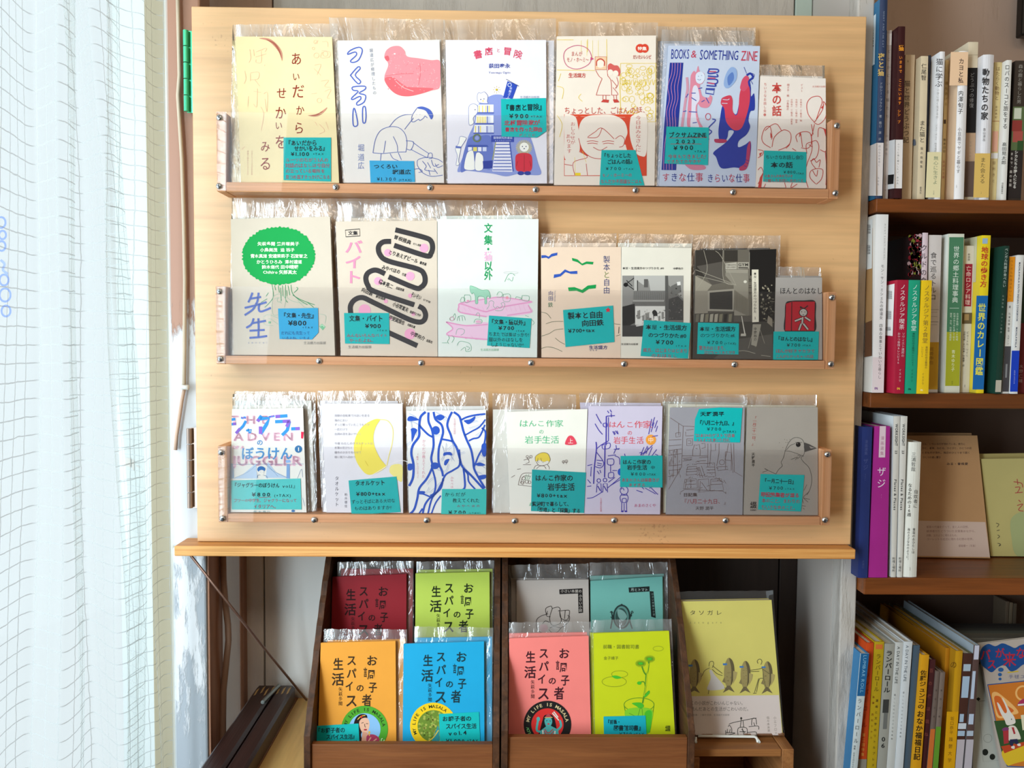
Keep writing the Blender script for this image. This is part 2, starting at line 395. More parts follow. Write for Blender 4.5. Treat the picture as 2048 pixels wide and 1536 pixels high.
M_white = peeled('white_boards', 'ece8e5', 'dcd6d2', .5, .75, scale=3)
M_post = peeled('flaked_white_post', 'cfd1d4', '9aa1a8', .5, .54, scale=6)
M_postup = peeled('flaked_post_upper', 'c6c7ca', '9a6e55', .44, .5, zmin=-.02, zmax=.24)
M_brown = wood('bare_brown_post', 'b98c72', '9c6e56', 'Z', 40, 1.5, .6)
M_rpost = peeled('grey_white_post', 'bdb6ae', 'a0978e', .5, .62, scale=8)
M_side = plain('b9b0a8', .55)
M_black = wood('dark_panel', '372b25', '2b211c', 'Z', 12, 2, .6)
M_taupe = peeled('taupe_wall', 'bfa391', 'b2967f', .5, .8)
M_inner = plain('cdbba4', .8)
YB, YW = 1.11, 1.30
yp = 1.135
px0 = at(345, 1200, yp).x; px1 = at(412, 1120, yp).x
zl0 = at(1000, 1100, YB).z
# floor, ceiling and the walls of the little shop
m = MB()
struct('floor', MB().box(-.95, 1.7, -1.9, 1.5, -.03, 0), M_darkbar)
struct('ceiling', MB().box(-.95, 1.7, -1.9, 1.5, 2.42, 2.46), M_inner)
struct('wall_right', MB().box(1.65, 1.7, -1.9, 1.5, 0, 2.42), M_inner)
struct('wall_front', MB().box(-.95, 1.65, -1.9, -1.85, 0, 2.42), M_inner)
m = MB().box(-.95, -.92, -1.9, -.88, 0, 2.42).box(-.95, -.92, .98, 1.19, 0, 2.42)
for y0, y1 in ((-.88, .98),): m.box(-.95, -.92, y0, y1, 0, .7).box(-.95, -.92, y0, y1, 2.3, 2.42)
struct('wall_left', m, M_inner)
xr0 = at(1683, 1120, yp).x; xr1 = at(1722, 900, yp).x
wb = struct('wall_back', MB().box(px1 - .07, xr1, YW + .012, YW + .05, 0, 2.42), M_grey)
# boards of the wall behind the niche
xs = [px1 - .06, at(528, 1200, YW).x, at(760, 1200, YW).x, at(1000, 1200, YW).x]
for i in range(3): mesh('panel', MB().box(xs[i] + .0012, xs[i + 1] - .0012, YW, YW + .012, .6, zl0), M_white, wb, bevel=.0015)
xs2 = [xs[3], at(1290, 1200, YW).x, at(1557, 1200, YW).x, xr0]
for i in range(3): mesh('panel', MB().box(xs2[i] + .001, xs2[i + 1] - .001, YW, YW + .012, .6, zl0), M_black, wb, 'dark brown panel at the back of the niche', bevel=.0015)
xs3 = [at(380, 5, YW).x, at(545, 5, YW).x, at(1590, 5, YW).x, xr0]
for i in range(3): mesh('panel', MB().box(xs3[i] + .001, xs3[i + 1] - .001, YW, YW + .012, zl0 + .03, 2.41), [M_taupe, M_grey, plain('a9b5a9', .6)][i], wb, bevel=.0015)
# left door post: bare and brown above, flaked white paint below
zt = at(370, 1088, yp).z
struct('trim_1', MB().box(px0, px1, yp, yp + .04, 0, zl0 - .005), M_post, bevel=.003)
zup = at(365, 600, yp).z
o = mesh('trim_2', MB().box(px0, px1, yp, yp + .04, zl0 - .004, 2.42), M_postup, base=(px0, yp, at(360, 700, yp).z - .06), kind='structure', bevel=.003)
struct('trim_3', MB().box(px1 + .0003, px1 + .0032, 1.138, 1.192, .5, zl0 - .01), M_brown, bevel=.001)
struct('trim_4', MB().box(px1 + .0005, px1 + .006, 1.276, 1.2995, .5, zl0 - .01), M_brown, bevel=.002)
beige = at(303, 700, 1.16).x
struct('trim_5', MB().box(beige, px0 - .0005, 1.15, 1.2, 0, 2.42), plain('9a9078', .8), bevel=.002)
# glazed door to the left of the post
xg = at(235, 700, 1.19).x
d1 = struct('door_1', MB().box(xg, beige - .001, 1.19, 1.225, 0, 2.42).box(-.95, xg, 1.19, 1.225, 0, .7).box(-.95, xg, 1.19, 1.225, 2.2, 2.42), plain('c4caca', .6))
M_glass = clear('door_glass', (.97, .99, .99), .03, (.9, .95, .95), .08, .03)
mesh('pane', MB().box(-.95, xg - .001, 1.205, 1.209, .701, 2.199), M_glass, d1)
tp = Print(Pl((0, 1.1895, 1), (0, -1, 0)), (0, 0, 1), lift=.0004)
for a in ((247, 914, 262, 935), (264, 918, 268, 942), (272, 930, 279, 936)): tp.q([(a[0], a[1]), (a[2], a[1] + 3), (a[2], a[3]), (a[0], a[3] - 4)], 'c9c4bf')
tp.build('tape_remnant', d1, 'torn grey tape remnants')
sg = Print(Pl((0, 1.2045, 1), (0, -1, 0)), (0, 0, 1), lift=.0004)
for x, y, r in ((2, 445, 9), (5, 470, 7), (3, 492, 8), (8, 560, 9), (10, 590, 11), (12, 622, 9)): sg.ring(x, y, r, 4, '7f93c8', ry=r * 1.2)
sg.l([(1, 520), (9, 528), (6, 540), (16, 548)], 5, '8fa0cf'); sg.build('lettering', d1, 'faded blue lettering')
# partition to the right of the board, with the white side of the niche
struct('wall_partition', MB().box(xr0, xr0 + .012, yp + .03, YW + .01, 0, 2.42), M_side)
struct('trim_6', MB().box(xr0, xr1, yp, yp + .03, 0, 2.42), M_rpost, bevel=.002)
struct('trim_7', MB().box(xr0 + .0125, xr1, yp + .0305, YW + .01, 0, 2.42), M_side)
zA = at(1740, 396, 1.12).z
struct('wall_alcove', MB().box(xr1 + .0005, 1.6495, 1.385, 1.42, 0, 2.42), M_taupe)

# ================================================================ hinged board, ledge
X0, X1, ZT, ZB = -.4066, .4834, 1.45 + .4334, 1.45 - .2752
o = mesh('display_board', MB().box(X0, X1, YB, YB + .021, ZB, ZT), M_board, bevel=.0012)
tag(o, 'large pale birch board standing on the pine ledge and carrying three rows of zines', 'board')
xl0 = at(348, 1100, 1.088).x; xl1 = at(1690, 1106, 1.088).x; zl1 = at(1000, 1115.5, 1.088).z
o = mesh('wooden_ledge', MB().box(xl0, xr0 - .001, 1.088, 1.134, zl1, ZB - .0006).box(px1 + .001, xr0 - .001, 1.1345, YW - .001, zl1 + .002, ZB - .0006), M_ledge, bevel=.0015)
tag(o, 'long orange pine plank ledge running under the birch board', 'ledge')
def hinge(y0, y1, x, label, col, w0=5):
    a = at(x, y0, 1.128); b = at(x + 2, y1, 1.128); t = thing('hinge', label, 'hinge', (a.x, a.y, b.z), 'hinges of the birch board')
    mm = plain(col, .3, .5, .6); n = 5; h = (a.z - b.z) / n
    for i in range(n):
        z0 = b.z + i * h
        mesh('knuckle', MB().tube([(a.x, 1.1225, z0 + .0006), (a.x, 1.1225, z0 + h - .0006)], .0036, 12), mm, t)
    mesh('leaf', MB().box(a.x - .0005, X0 - .0008, 1.1262, 1.1278, b.z, a.z), mm, t)
hinge(63, 226, 374.5, 'green painted hinge at the top left edge of the birch board', '43b98a')
hinge(855, 1015, 381.5, 'brownish metal hinge near the lower left corner of the birch board', 'a08c80')

# ================================================================ trays
M_acr = clear('acrylic', (.978, .975, .978), .008, (.62, .6, .6), .5, .02)
M_steel = plain('c9ccd0', .22, .5, 1.0)
scr0 = None
def screw(x, y, Y, parent):
    global scr0
    p = at(x, y, Y); base = BASE[parent.name]
    if scr0 is None:
        R_ = .0038; rows = []
        for i in range(6):
            a = math.pi / 2 * i / 5; r = R_ * math.cos(a); d = .0022 * math.sin(a)
            rows.append([(r * math.cos(2 * math.pi * j / 20), -d, r * math.sin(2 * math.pi * j / 20)) for j in range(21)])
        hd = D.meshes.new('screw'); mb = MB().sheet(rows); hd.from_pydata(mb.v, [], mb.f); hd.materials.append(M_steel)
        hd.polygons.foreach_set('use_smooth', [True] * len(hd.polygons))
        mb = MB().box(-.0021, .0021, -.00245, -.0019, -.00042, .00042).box(-.00042, .00042, -.00247, -.0019, -.0021, .0021)
        cr = D.meshes.new('cross_slot'); cr.from_pydata(mb.v, [], mb.f); cr.materials.append(plain('2c2f38', .4))
        scr0 = (hd, cr)
    o = D.objects.new('screw', scr0[0]); COL.objects.link(o); o.parent = parent; o.location = p - base; o.rotation_euler = (0, random.uniform(0, 1.5), 0)
    c = D.objects.new('cross_slot', scr0[1]); COL.objects.link(c); c.parent = o
def tray(label, aTL, aTR, yb0, yb1, yr0, yr1, screws, cw):
    """cheeks, bottom rail, acrylic front, screws. aTL/aTR: top outer corners of the acrylic front in the photograph"""
    Yf = 1.066; L_ = at(aTL[0], aTL[1], Yf); R_ = at(aTR[0], aTR[1], Yf)
    zt = (L_.z + R_.z) / 2; zb = (at(aTL[0], yb0, Yf).z + at(aTR[0], yb1, Yf).z) / 2; zr = (at(aTL[0], yr0, Yf).z + at(aTR[0], yr1, Yf).z) / 2
    t = thing('display_tray', label, 'tray', ((L_.x + R_.x) / 2, YB, zb), 'trays on the birch board')
    Ye = YB - .0004; w_ = cw / FPX * Yf
    mesh('rail', MB().box(L_.x + w_ + .0002, R_.x - w_ - .0002, Yf, Ye, zb, zr), M_rail, t, bevel=.001)
    for x0 in (L_.x, R_.x - w_):
        mesh('cheek', MB().box(x0, x0 + w_, Yf, Ye, zb - .0002, zt), M_cheek, t, bevel=.0012)
    mesh('acrylic_front', MB().box(L_.x + .001, R_.x - .001, Yf - .0022, Yf - .0002, zb + .001, zt - .0005), M_acr, t)
    for x, y in screws: screw(x, y, Yf - .0022, t)
    return zr
zr1 = tray('top wooden tray with acrylic front and screws, on the birch board', (432, 222), (1681, 241), 383, 397, 367, 375,
     ((439,235),(438,372),(671,374),(860,375),(1071,379),(1271,380),(1466,384),(1671,386),(1674,251)), 18)
zr2 = tray('middle wooden tray with acrylic front and screws, on the birch board', (431, 572), (1673, 584), 729, 737, 713, 720,
     ((439,583),(441,718),(638,722),(842,726),(1062,726),(1248,728),(1469,729),(1662,728),(1664,595)), 18)
zr3 = tray('bottom wooden tray with acrylic front and screws, on the birch board', (435, 893), (1664, 898), 1046, 1049, 1030, 1032,
     ((442,905),(445,1037),(628,1040),(853,1041),(1029,1042),(1228,1041),(1451,1041),(1650,1040),(1655,909)), 19)
# ================================================================ zines, sleeves, price notes
M_sleeve = clear('clear_sleeve', (.965, .965, .965), .08, (.92, .92, .92), 2.2, .12, bump=.6, bscale=(42, 42, 14))
TP = [lean(1000, 372, 1.0725, 4.5), lean(1000, 716, 1.0725, 4.5), lean(1000, 1030, 1.0725, 4.5)]
def lim(pl, x0, x1, z0, ym): pl.lim = (x0, x1, z0, ym); return pl
def keep(pl, p, e=.0):
    l = getattr(pl, 'lim', None)
    if l:
        p.x = min(max(p.x, l[0] + e), l[1] - e)
        if p.z < l[2] + e: dz = l[2] + e - p.z; p.z += dz; p.y -= dz * pl.n.z / pl.n.y
        p.y = min(p.y, l[3] - e)
    return p
for _p, _l, _z in zip(TP, ((432, 222, 1681), (431, 572, 1673), (435, 893, 1664)), (zr1, zr2, zr3)):
    _w = 19 / FPX * 1.066 + .0008
    lim(_p, at(_l[0], _l[1], 1.066).x + _w, at(_l[2], _l[1] + 10, 1.066).x - _w, _z + .0006, YB - .0012)
def book(name, label, cat, q, pl, col, th=.003, back=0.0, group=None, spine='L', pg='efe6cf', spcol=None, snap=None, board=.00035, rot_front=None):
    """a bound booklet: cover (two boards and a spine) and pages; q = front TL,TR,BR,BL in the photograph, on plane pl"""
    Q = [pl.hit(x, y, -back) for x, y in q]; n = pl.n
    for p_ in Q: keep(pl, p_, .0004)
    t = thing(name, label, cat, (Q[2] + Q[3]) / 2 - n * th / 2, group)
    B = [p - n * th for p in Q]; c = board
    f2 = [p - n * c for p in Q]; b2 = [p - n * (th - c) for p in Q]
    ex = (Q[1] - Q[0]).normalized(); m = MB().hexa(Q, f2).hexa(b2, B)
    e = .0006
    if spine == 'L': m.hexa([f2[0], f2[0] + ex * e, f2[3] + ex * e, f2[3]], [b2[0], b2[0] + ex * e, b2[3] + ex * e, b2[3]])
    else: m.hexa([f2[1] - ex * e, f2[1], f2[2], f2[2] - ex * e], [b2[1] - ex * e, b2[1], b2[2], b2[2] - ex * e])
    mesh('cover', m, paper(col) if isinstance(col, str) else col, t)
    ez = (Q[3] - Q[0]).normalized(); i_ = .0005
    P0 = [f2[0] + ex * (e + .0001) + ez * i_, f2[1] - ex * (e + .0001) + ez * i_, f2[2] - ex * (e + .0001) - ez * i_, f2[3] + ex * (e + .0001) - ez * i_]
    if spine == 'L': P0[1] += ex * (e - .0002); P0[2] += ex * (e - .0002)
    else: P0[0] -= ex * (e - .0002); P0[3] -= ex * (e - .0002)
    P0 = [p - n * .00003 for p in P0]
    mesh('pages', MB().hexa(P0, [p - n * (th - 2 * c - .00006) for p in P0]), pages_mat(pg), t)
    return t
def sleeve(t, q, pl, back, th, seed=0, mat=None):
    """crumpled clear bag round a booklet: two sheets joined at the sides, open flap standing up above"""
    R_ = random.Random(seed); rows = []; n = pl.n; NX, NY = 22, 26
    for side in (0, 1):
        off = -back + .0006 if side == 0 else -(back + th + .0006)
        rr = []
        for i in range(NY + 1):
            v = i / NY; row = []
            for j in range(NX + 1):
                u = j / NX
                x = (q[0][0] * (1 - u) + q[1][0] * u) * (1 - v) + (q[3][0] * (1 - u) + q[2][0] * u) * v
                y = (q[0][1] * (1 - u) + q[1][1] * u) * (1 - v) + (q[3][1] * (1 - u) + q[2][1] * u) * v
                if i == 0: y += R_.uniform(-1, 1.2)
                edge = min(u, 1 - u) * NX; fl = max(0, 1 - v / .2)
                a = (R_.uniform(-1, 1) * .0003 + math.sin(u * 17 + seed) * .0005) * fl + (R_.uniform(0, 1) * .0004 if edge < 1.5 else 0)
                row.append(keep(pl, pl.hit(x, y, off + a * (1 if edge > .5 else .3))))
            rr.append(row)
        rows.append(rr)
    m = MB(); m.sheet(rows[0]); m.sheet(rows[1])
    for j in (0, NX): m.sheet([[r[j] for r in rows[0]], [r[j] for r in rows[1]]])
    mesh('plastic_sleeve', m, mat or M_sleeve, t, smooth=True, fix=False)
def Q4(*p): return [(p[i], p[i + 1]) for i in range(0, 8, 2)]
TRAYB = {0: 'top', 1: 'middle', 2: 'bottom'}
def zine(row, label, q, col, rears=(), sl=None, th=.0028, rearlabel=None, rearcol=None, spine='L', pg='efe6cf', pl=None, rearback=None, group=None, what='zine'):
    """front copy plus the bagged copies behind it; rears: quads; sl: sleeve quad of the bagged copies"""
    pl = pl or TP[row]
    t = book(what, label, 'zine' if what == 'zine' else 'book', q, pl, col, th, 0, spine=spine, pg=pg)
    for i, rq in enumerate(rears):
        bk = (i + 1) * (th + .0028) - .0004
        lb = rearlabel if len(rears) == 1 else rearlabel + (', nearer of two' if i == 0 else ', rearmost of two')
        r = book('bagged_zine', lb, 'zine', rq, pl, rearcol or col, th, bk, group='bagged copies behind the front zines', spine=spine, pg=pg)
        if sl and i == len(rears) - 1:
            s = list(sl)
            sleeve(r, s, pl, bk, th, seed=int(rq[0][0]))
        elif sl:
            sleeve(r, [(rq[0][0] - 4, sl[0][1] + 6), (rq[1][0] + 3, sl[1][1] + 6), (rq[2][0] + 3, rq[2][1]), (rq[3][0] - 3, rq[3][1])], pl, bk, th, seed=int(rq[0][0]) + 5)
    return t
M_notes = {'t': '00b4b2', 'b': '30a8d8', 'l': '52c8c4'}
BK, RD = '15252a', 'b3304a'
def note(label, q, lines, kind='t', pl=None, lift=.0009, star=None, unders=(), seed=3, curl=True, j=.16):
    """sticky price note: a slip of card with a lifted corner, handwriting on it"""
    col = M_notes.get(kind, kind)
    m = MB(); A = [pl.hit(x, y, lift) for x, y in q]; B = [pl.hit(x, y, lift - .0002) for x, y in q]
    k = len(q)
    m.v = A + B; tris = tessellate_polygon([[Vector((x, y, 0)) for x, y in q]])
    m.f = [tuple(t) for t in tris] + [tuple(k + i for i in reversed(t)) for t in tris] + [(i, (i + 1) % k, k + (i + 1) % k, k + i) for i in range(k)]
    m.mi = [0] * len(m.f)
    o = mesh('price_note', m, paper(col), None); tag(o, label, 'note', 'handwritten price notes')
    p = Print(pl, (0, 0, 1), lift=lift + .00025, seed=seed)
    for ln in lines:
        s, x0, x1, y, h, c = ln[:6]; dy = ln[6] if len(ln) > 6 else 0
        p.t(s, x0, x1, y, h, c, 1 if h >= 10 else 0, j, dy)
    for u in unders: p.l(u[:-1], .9, u[-1], smooth=False)
    if star: p.q([(star[0] + (star[2] if i % 2 == 0 else star[2] * .45) * math.sin(math.pi * i / 5), star[1] - (star[2] if i % 2 == 0 else star[2] * .45) * math.cos(math.pi * i / 5)) for i in range(10)], 'd8283c')
    p.build('handwriting', o)
    return o
# ================================================================ top tray
def pr(row, z, seed=1, pl=None): return Print(pl or TP[row], z, seed=seed)
# cream zine
t = zine(0, 'cream zine with thin dark red hand lettering at the left of the top tray', Q4(471,73,664,74,678,366,482,366), 'f2dda9',
         [Q4(456,81,650,82,664,366,464,366)], Q4(452,49,676,47,678,366,462,366), rearlabel='cream zine in a clear bag behind the cream zine of the top tray')
p = pr(0, Z1); r = '8e2a20'
def brush(p, pts, w0, c):
    c_ = p.curve(pts, 6); k = p.k; n = len(c_) - 1
    for i in range(n):
        ww = w0 * math.sin(math.pi * (i + .5) / n) ** .7; p.k = k; p.l([c_[i], (c_[i+1][0] * 1.02 - c_[i][0] * .02, c_[i+1][1] * 1.02 - c_[i][1] * .02)], max(ww, 1), c, smooth=False)
brush(p, [(545,222),(620,235),(680,285),(715,340),(725,400)], 26, 'c98d76'); brush(p, [(600,232),(660,262),(700,315),(722,380)], 15, 'a35a48')
brush(p, [(930,830),(990,830),(1040,805),(1080,768)], 20, 'c98d76'); brush(p, [(950,832),(1000,825),(1050,795)], 9, 'a35a48')
pk = 'eab79a'
p.ls(3, pk, [(470,310),(478,380),(462,415)], [(500,310),(505,360)], [(520,330),(600,300),(590,330)], [(515,370),(600,345)], [(560,320),(560,410),(520,412),(520,390)], [(590,430),(585,440)],
     [(430,480),(440,540),(425,580)], [(475,500),(475,560)], [(475,495),(540,490),(535,540),(480,550)], [(510,550),(550,600)], [(330,510),(345,560)], [(460,680),(455,760)], [(500,640),(560,650)], [(530,620),(525,760),(500,740)], [(580,660),(610,655),(605,800),(590,700)], [(555,760),(580,820),(560,950)],
     [(1010,240),(985,262)], [(1040,250),(1080,250),(1085,290)], [(1035,320),(1100,330),(1095,370),(1030,375),(1040,330)], [(980,435),(1030,430),(1000,510)], [(975,460),(1030,515)], [(1030,560),(1090,555),(1060,600),(1110,610)], [(955,660),(1000,655)], [(1060,640),(1110,625),(1080,690),(1100,695)], [(985,880),(1000,910)], [(1020,900),(1060,950),(1020,975)], [(1070,880),(1090,940)], [(350,690),(355,800)], [(430,1075),(405,1100)])
for x, y, q in ((988,252,14),(972,302,10),(995,358,20),(1018,712,18),(1065,345,20)): p.ring(x, y, q, 3, pk)
for s, x, y, h in (('あ',835,385,100),('い',835,525,70),('だ',850,640,120),('か',865,790,80),('ら',860,930,100),('せ',722,655,90),('か',715,810,110),('い',697,910,70),('を',715,1040,120),('み',592,1075,90),('る',595,1210,115)):
    p.t(s, x - h * .44, x + h * .44, y, h * 1.05, r, 0, .1)
p.tv('みえないところでつながる声の記録', 487, 1105, 1300, 13, 'cf9a86'); p.tv('葉書で編まれた小さな本', 455, 1105, 1300, 13, 'cf9a86'); p.tv('葉書で編まれた', 385, 1110, 1300, 12, 'cf9a86')
p.build('cover_print', t)
note('teal price note with red four-line text on the cream zine, top tray', Q4(567,275,662,275,662,363,567,360), [
 ('『あいだから', 571,634,286,12,BK), ('せかいをみる』', 588,655,297,11,BK), ('¥1.100', 579,620,308,10,BK), ('+TAX', 625,648,308,6,BK), ('ルーツのちがう3人の', 571,657,320,9,RD),
 ('対話のはなしは今自分', 570,660,331,9.5,RD), ('の立っている場所を', 571,650,342,9,RD), ('見つめ直すきっかけになる', 571,660,354,9,RD)], pl=TP[0])
# white zine with the pink bird
t = zine(0, 'white zine with a large pink bird and blue outlined lettering, top tray', Q4(675,81,879,80,888,365.5,691,365.5), 'ece4dc',
         [Q4(673,84,882,79,890,365.5,688,365.5)], Q4(658,35,890,39,893,365.5,686,365.5), rearlabel='clear-bagged white zine behind the pink bird zine')
p = pr(0, Z1, 2); bl = '4a62b8'
p.blob([(1530,370),(1545,320),(1590,288),(1650,285),(1690,320),(1710,365),(1800,380),(1900,395),(1965,400),(1972,500),(1965,610),(1900,635),(1800,665),(1700,680),(1620,660),(1560,600),(1530,530),(1560,440),(1550,400)], 'ea8f96')
p.blob([(1532,540),(1600,530),(1700,600),(1800,610),(1920,620),(1800,665),(1700,680),(1620,660),(1560,605)], 'e2686f')
p.blob([(1532,372),(1560,360),(1570,392),(1550,402)], 'd9616a')
for i in range(160):
    a, b_ = p.rnd.uniform(1560, 1955), p.rnd.uniform(340, 640)
    if b_ > 340 + abs(a - 1640) * .02 and not (a > 1720 and b_ < 410): p.k = 8; p.c(a, b_, p.rnd.uniform(2, 7), p.rnd.uniform(2, 5), p.rnd.choice(['f0b3b6', 'e77f87', 'efa2a7']), 6)
p.ls(4, 'd9606a', [(1540,520),(1640,505),(1760,500)], [(1810,420),(1815,500),(1800,590)]); p.ls(4, 'f3c6c6', [(1620,560),(1680,610),(1760,640)])
p.c(1612, 345, 8, 6, 'f6dcda')
for s in ([(1240,350),(1262,318),(1330,293),(1357,320),(1330,390),(1290,412),(1262,402),(1310,355),(1300,330)], [(1268,508),(1322,448),(1340,462),(1300,512),(1343,560),(1322,580),(1268,520)],
          [(1282,606),(1375,600),(1378,625),(1330,655),(1382,672),(1370,725),(1322,750),(1312,732),(1345,700),(1335,680),(1280,706),(1275,690),(1325,640),(1285,632)], [(1285,790),(1295,775),(1310,830),(1320,905),(1288,912),(1282,850)], [(1362,765),(1380,765),(1386,830),(1380,885),(1362,885),(1358,820)]):
    p.l(s, 9, bl, closed=True, n=3)
p.tv('堀道広が修理したもの', 1425, 300, 670, 30, '8d93a8', dx=30)
for s, y in (('堀',1085),('道',1160),('広',1225)): p.t(s, 1320, 1375, y, 62, '7482b5', 0, .05)
b2 = '5468b0'
p.blob([(1785,772),(1830,760),(1890,785),(1915,830),(1900,862),(1880,830),(1850,790)], '4c63b6')
p.ls(4.5, b2, [(1570,920),(1620,860),(1680,828),(1745,822)], [(1785,775),(1750,830),(1745,875),(1765,880),(1800,860),(1810,870),(1840,850),(1850,835),(1870,850)], [(1690,940),(1720,900),(1760,850)],
     [(1440,1125),(1460,1020),(1500,950),(1570,920),(1640,925),(1690,970),(1708,1040),(1700,1120)], [(1440,1125),(1520,1130),(1620,1120),(1700,1118)], [(1540,1030),(1525,1125)], [(1600,995),(1630,1060),(1635,1115)],
     [(1505,1130),(1500,1185)], [(1575,1130),(1600,1170),(1640,1185)], [(1640,1125),(1665,1180)], [(1700,1030),(1760,1040),(1740,1100),(1708,1095)], [(1755,1042),(1820,1090),(1880,1130)], [(1740,1098),(1800,1130),(1870,1165)], [(1870,1165),(1880,1130),(1905,1130),(1905,1165),(1880,1170)],
     [(1790,1225),(1795,1180),(1870,1160),(1950,1175),(1990,1200)], [(1790,1225),(1830,1280),(1900,1310),(1990,1300)], [(1830,1190),(1860,1230),(1850,1260),(1930,1270)], [(1870,1200),(1895,1245)], [(1900,1180),(1920,1230),(1960,1215)], [(1765,1255),(1800,1250),(1830,1270),(1800,1280)], [(1930,1210),(1950,1240),(1990,1225)], [(1880,1260),(1890,1300)], [(1920,1250),(1950,1290)])
p.build('cover_print', t)
note('small blue price note low on the pink bird zine', Q4(739,321,828,322,830,364,741,365), [('つくろい',747,795,333,10,BK),('堀道広',784,822,344,10,BK),('¥1.300',751,794,358,9,BK),('(+TAX)',797,823,360,6,BK)], 'b', TP[0])
# bear bookshop zine
t = zine(0, 'white zine with a drawing of polar bears round a blue bookshop, top tray', Q4(891,80,1092,80,1094,366.5,895,366.5), 'ece7ee',
         [Q4(896,81,1108,81,1106,366.5,898,366.5)], Q4(886,40,1112,37,1110,366.5,893,366.5), rearlabel='clear-bagged white zine behind the polar bear zine')
p = pr(0, Z2, 3); n_ = '4458a8'; pk = 'd84a66'
for s, x, y, a, h in (('書',377,350,-.22,70),('店',463,325,-.1,66),('と',538,318,0,34),('冒',610,325,.12,66),('険',692,350,.25,70)):
    p.text(s, x - h * .5 * math.cos(a), y - h * .5 * math.sin(a), x + h * .5 * math.cos(a), y + h * .5 * math.sin(a), h, pk, 'h', 1 if h > 40 else 0)
p.t('荻田泰永', 462, 632, 440, 38, '3a4a9a', 1); p.t('Yasunaga Ogita', 460, 635, 492, 20, '3a4a9a', 0, .2)
p.blob([(215,1270),(260,1150),(300,1000),(345,900),(370,760),(450,690),(530,665),(600,700),(700,900),(790,1000),(850,1200),(875,1290),(800,1300),(700,1290),(600,1310),(500,1290),(380,1275),(280,1265)], '8b98d2')
p.blob([(300,1020),(400,990),(480,1000),(500,1150),(480,1250),(420,1250),(300,1260),(240,1262)], '6677c0')
p.q([(575,690),(610,560),(690,590),(650,700)], '2f4bb0'); p.l([(600,545),(700,600)], 4, '333a6a', smooth=False); p.tv('本屋さん', 640, 605, 700, 24, 'dfe4f4', dx=-25); p.ring(627, 590, 14, 4, 'dfe4f4')
for i in range(8):
    a = i * math.pi / 4; p.k = 20; p.l([(525+18*math.cos(a),628+18*math.sin(a)),(525+30*math.cos(a),628+30*math.sin(a))], 2.5, 'c9b24c', smooth=False)
p.c(525, 628, 9, 9, 'c9b020'); 
for yy, x0, x1 in ((745,380,500),(830,365,500),(905,350,500)):
    p.q([(x0, yy), (x1, yy), (x1, yy + 62), (x0 - 8, yy + 62)], 'f4f3f2'); p.rect(x0 - 8, yy + 60, x1 + 4, yy + 70, '4a5cb0'); x = x0 + 4
    k = p.k
    while x < x1 - 14: p.k = k; p.rect(x, yy + 8, x + 8, yy + 60, p.rnd.choice(['e8d264', '5064b8', 'dfe0ea', 'b9c2e4', 'e8d264'])); x += 13
    p.k = k + 1
p.rect(482, 988, 662, 1040, '3548a4'); p.t('冒険研究所書店', 498, 650, 1006, 22, 'dfe4f4'); p.t('BOOKSTORE', 510, 640, 1028, 10, 'dfe4f4')
p.q([(520,1040),(625,1040),(650,1275),(490,1270)], 'e9e6f0')
for i in range(9):
    yy = 1055 + i * 25; p.k = 40; p.rect(518 - i * 3, yy, 628 + i * 2, yy + 8, '5a6cb8')
p.l([(518,1040),(492,1180)], 7, 'a7a760', smooth=False); p.l([(628,1040),(655,1270)], 9, '4055ae', smooth=False)
p.ring(370, 1008, 28, 12, '6a7a58'); p.c(370, 1008, 16, 16, '93a0d4')
p.q([(300,1062),(450,1062),(462,1078),(292,1078)], '4458a8'); p.rect(300, 1080, 330, 1112, 'ecebf2'); p.rect(340, 1080, 370, 1112, 'e3d36a'); p.rect(378, 1080, 405, 1112, 'ecebf2'); p.rect(415, 1080, 445, 1112, 'cfd5ec')
cr = 'f6f3ea'
for bx in ([(372,700),(375,665),(385,650),(400,655),(425,645),(440,655),(455,680),(450,720),(455,735),(390,730)], [(305,770),(320,745),(350,740),(375,760),(372,810),(340,850),(345,890),(310,905),(305,840)], [(235,1000),(262,998),(285,1010),(270,1040),(245,1080),(240,1110),(225,1180),(230,1215),(205,1220),(215,1150),(200,1090),(225,1050)],
           [(290,1130),(310,1110),(335,1105),(345,1130),(350,1180),(355,1255),(275,1255),(272,1200)], [(360,1140),(380,1120),(400,1130),(420,1160),(415,1255),(355,1255)]):
    p.blob(bx, cr); p.l(bx, 3, n_, closed=True)
p.c(400, 705, 5, 4, '30346a'); p.c(425, 700, 5, 4, '30346a'); p.c(418, 716, 8, 5, 'e3d36a'); p.c(355, 785, 5, 4, '30346a'); p.q([(200,1070),(245,1075),(240,1090),(205,1088)], '5a6cb8')
p.q([(415,1190),(490,1185),(492,1245),(420,1250)], '2f3f96')
for i in range(26):
    a = i * 2 * math.pi / 26; p.k = 60; p.l([(740+35*math.cos(a),1085+32*math.sin(a)),(740+64*math.cos(a),1083+60*math.sin(a))], 6, 'd6c774', smooth=False)
p.c(742, 1080, 36, 36, cr); p.c(728, 1075, 4, 5, '30346a'); p.c(756, 1075, 4, 5, '30346a'); p.c(742, 1092, 6, 4, '30346a')
p.blob([(680,1140),(740,1125),(795,1140),(806,1200),(795,1265),(735,1275),(680,1262),(672,1200)], 'd22f42'); p.l([(742,1140),(742,1268)], 3, '7a1622'); p.ls(3, '7a1622', [(690,1190),(680,1230)], [(785,1190),(795,1230)])
p.c(715, 1285, 26, 16, '2b3c94'); p.c(768, 1285, 26, 16, '2b3c94')
p.t('生活綴方出版部', 708, 860, 686, 22, '9aa0b6'); p.build('cover_print', t)
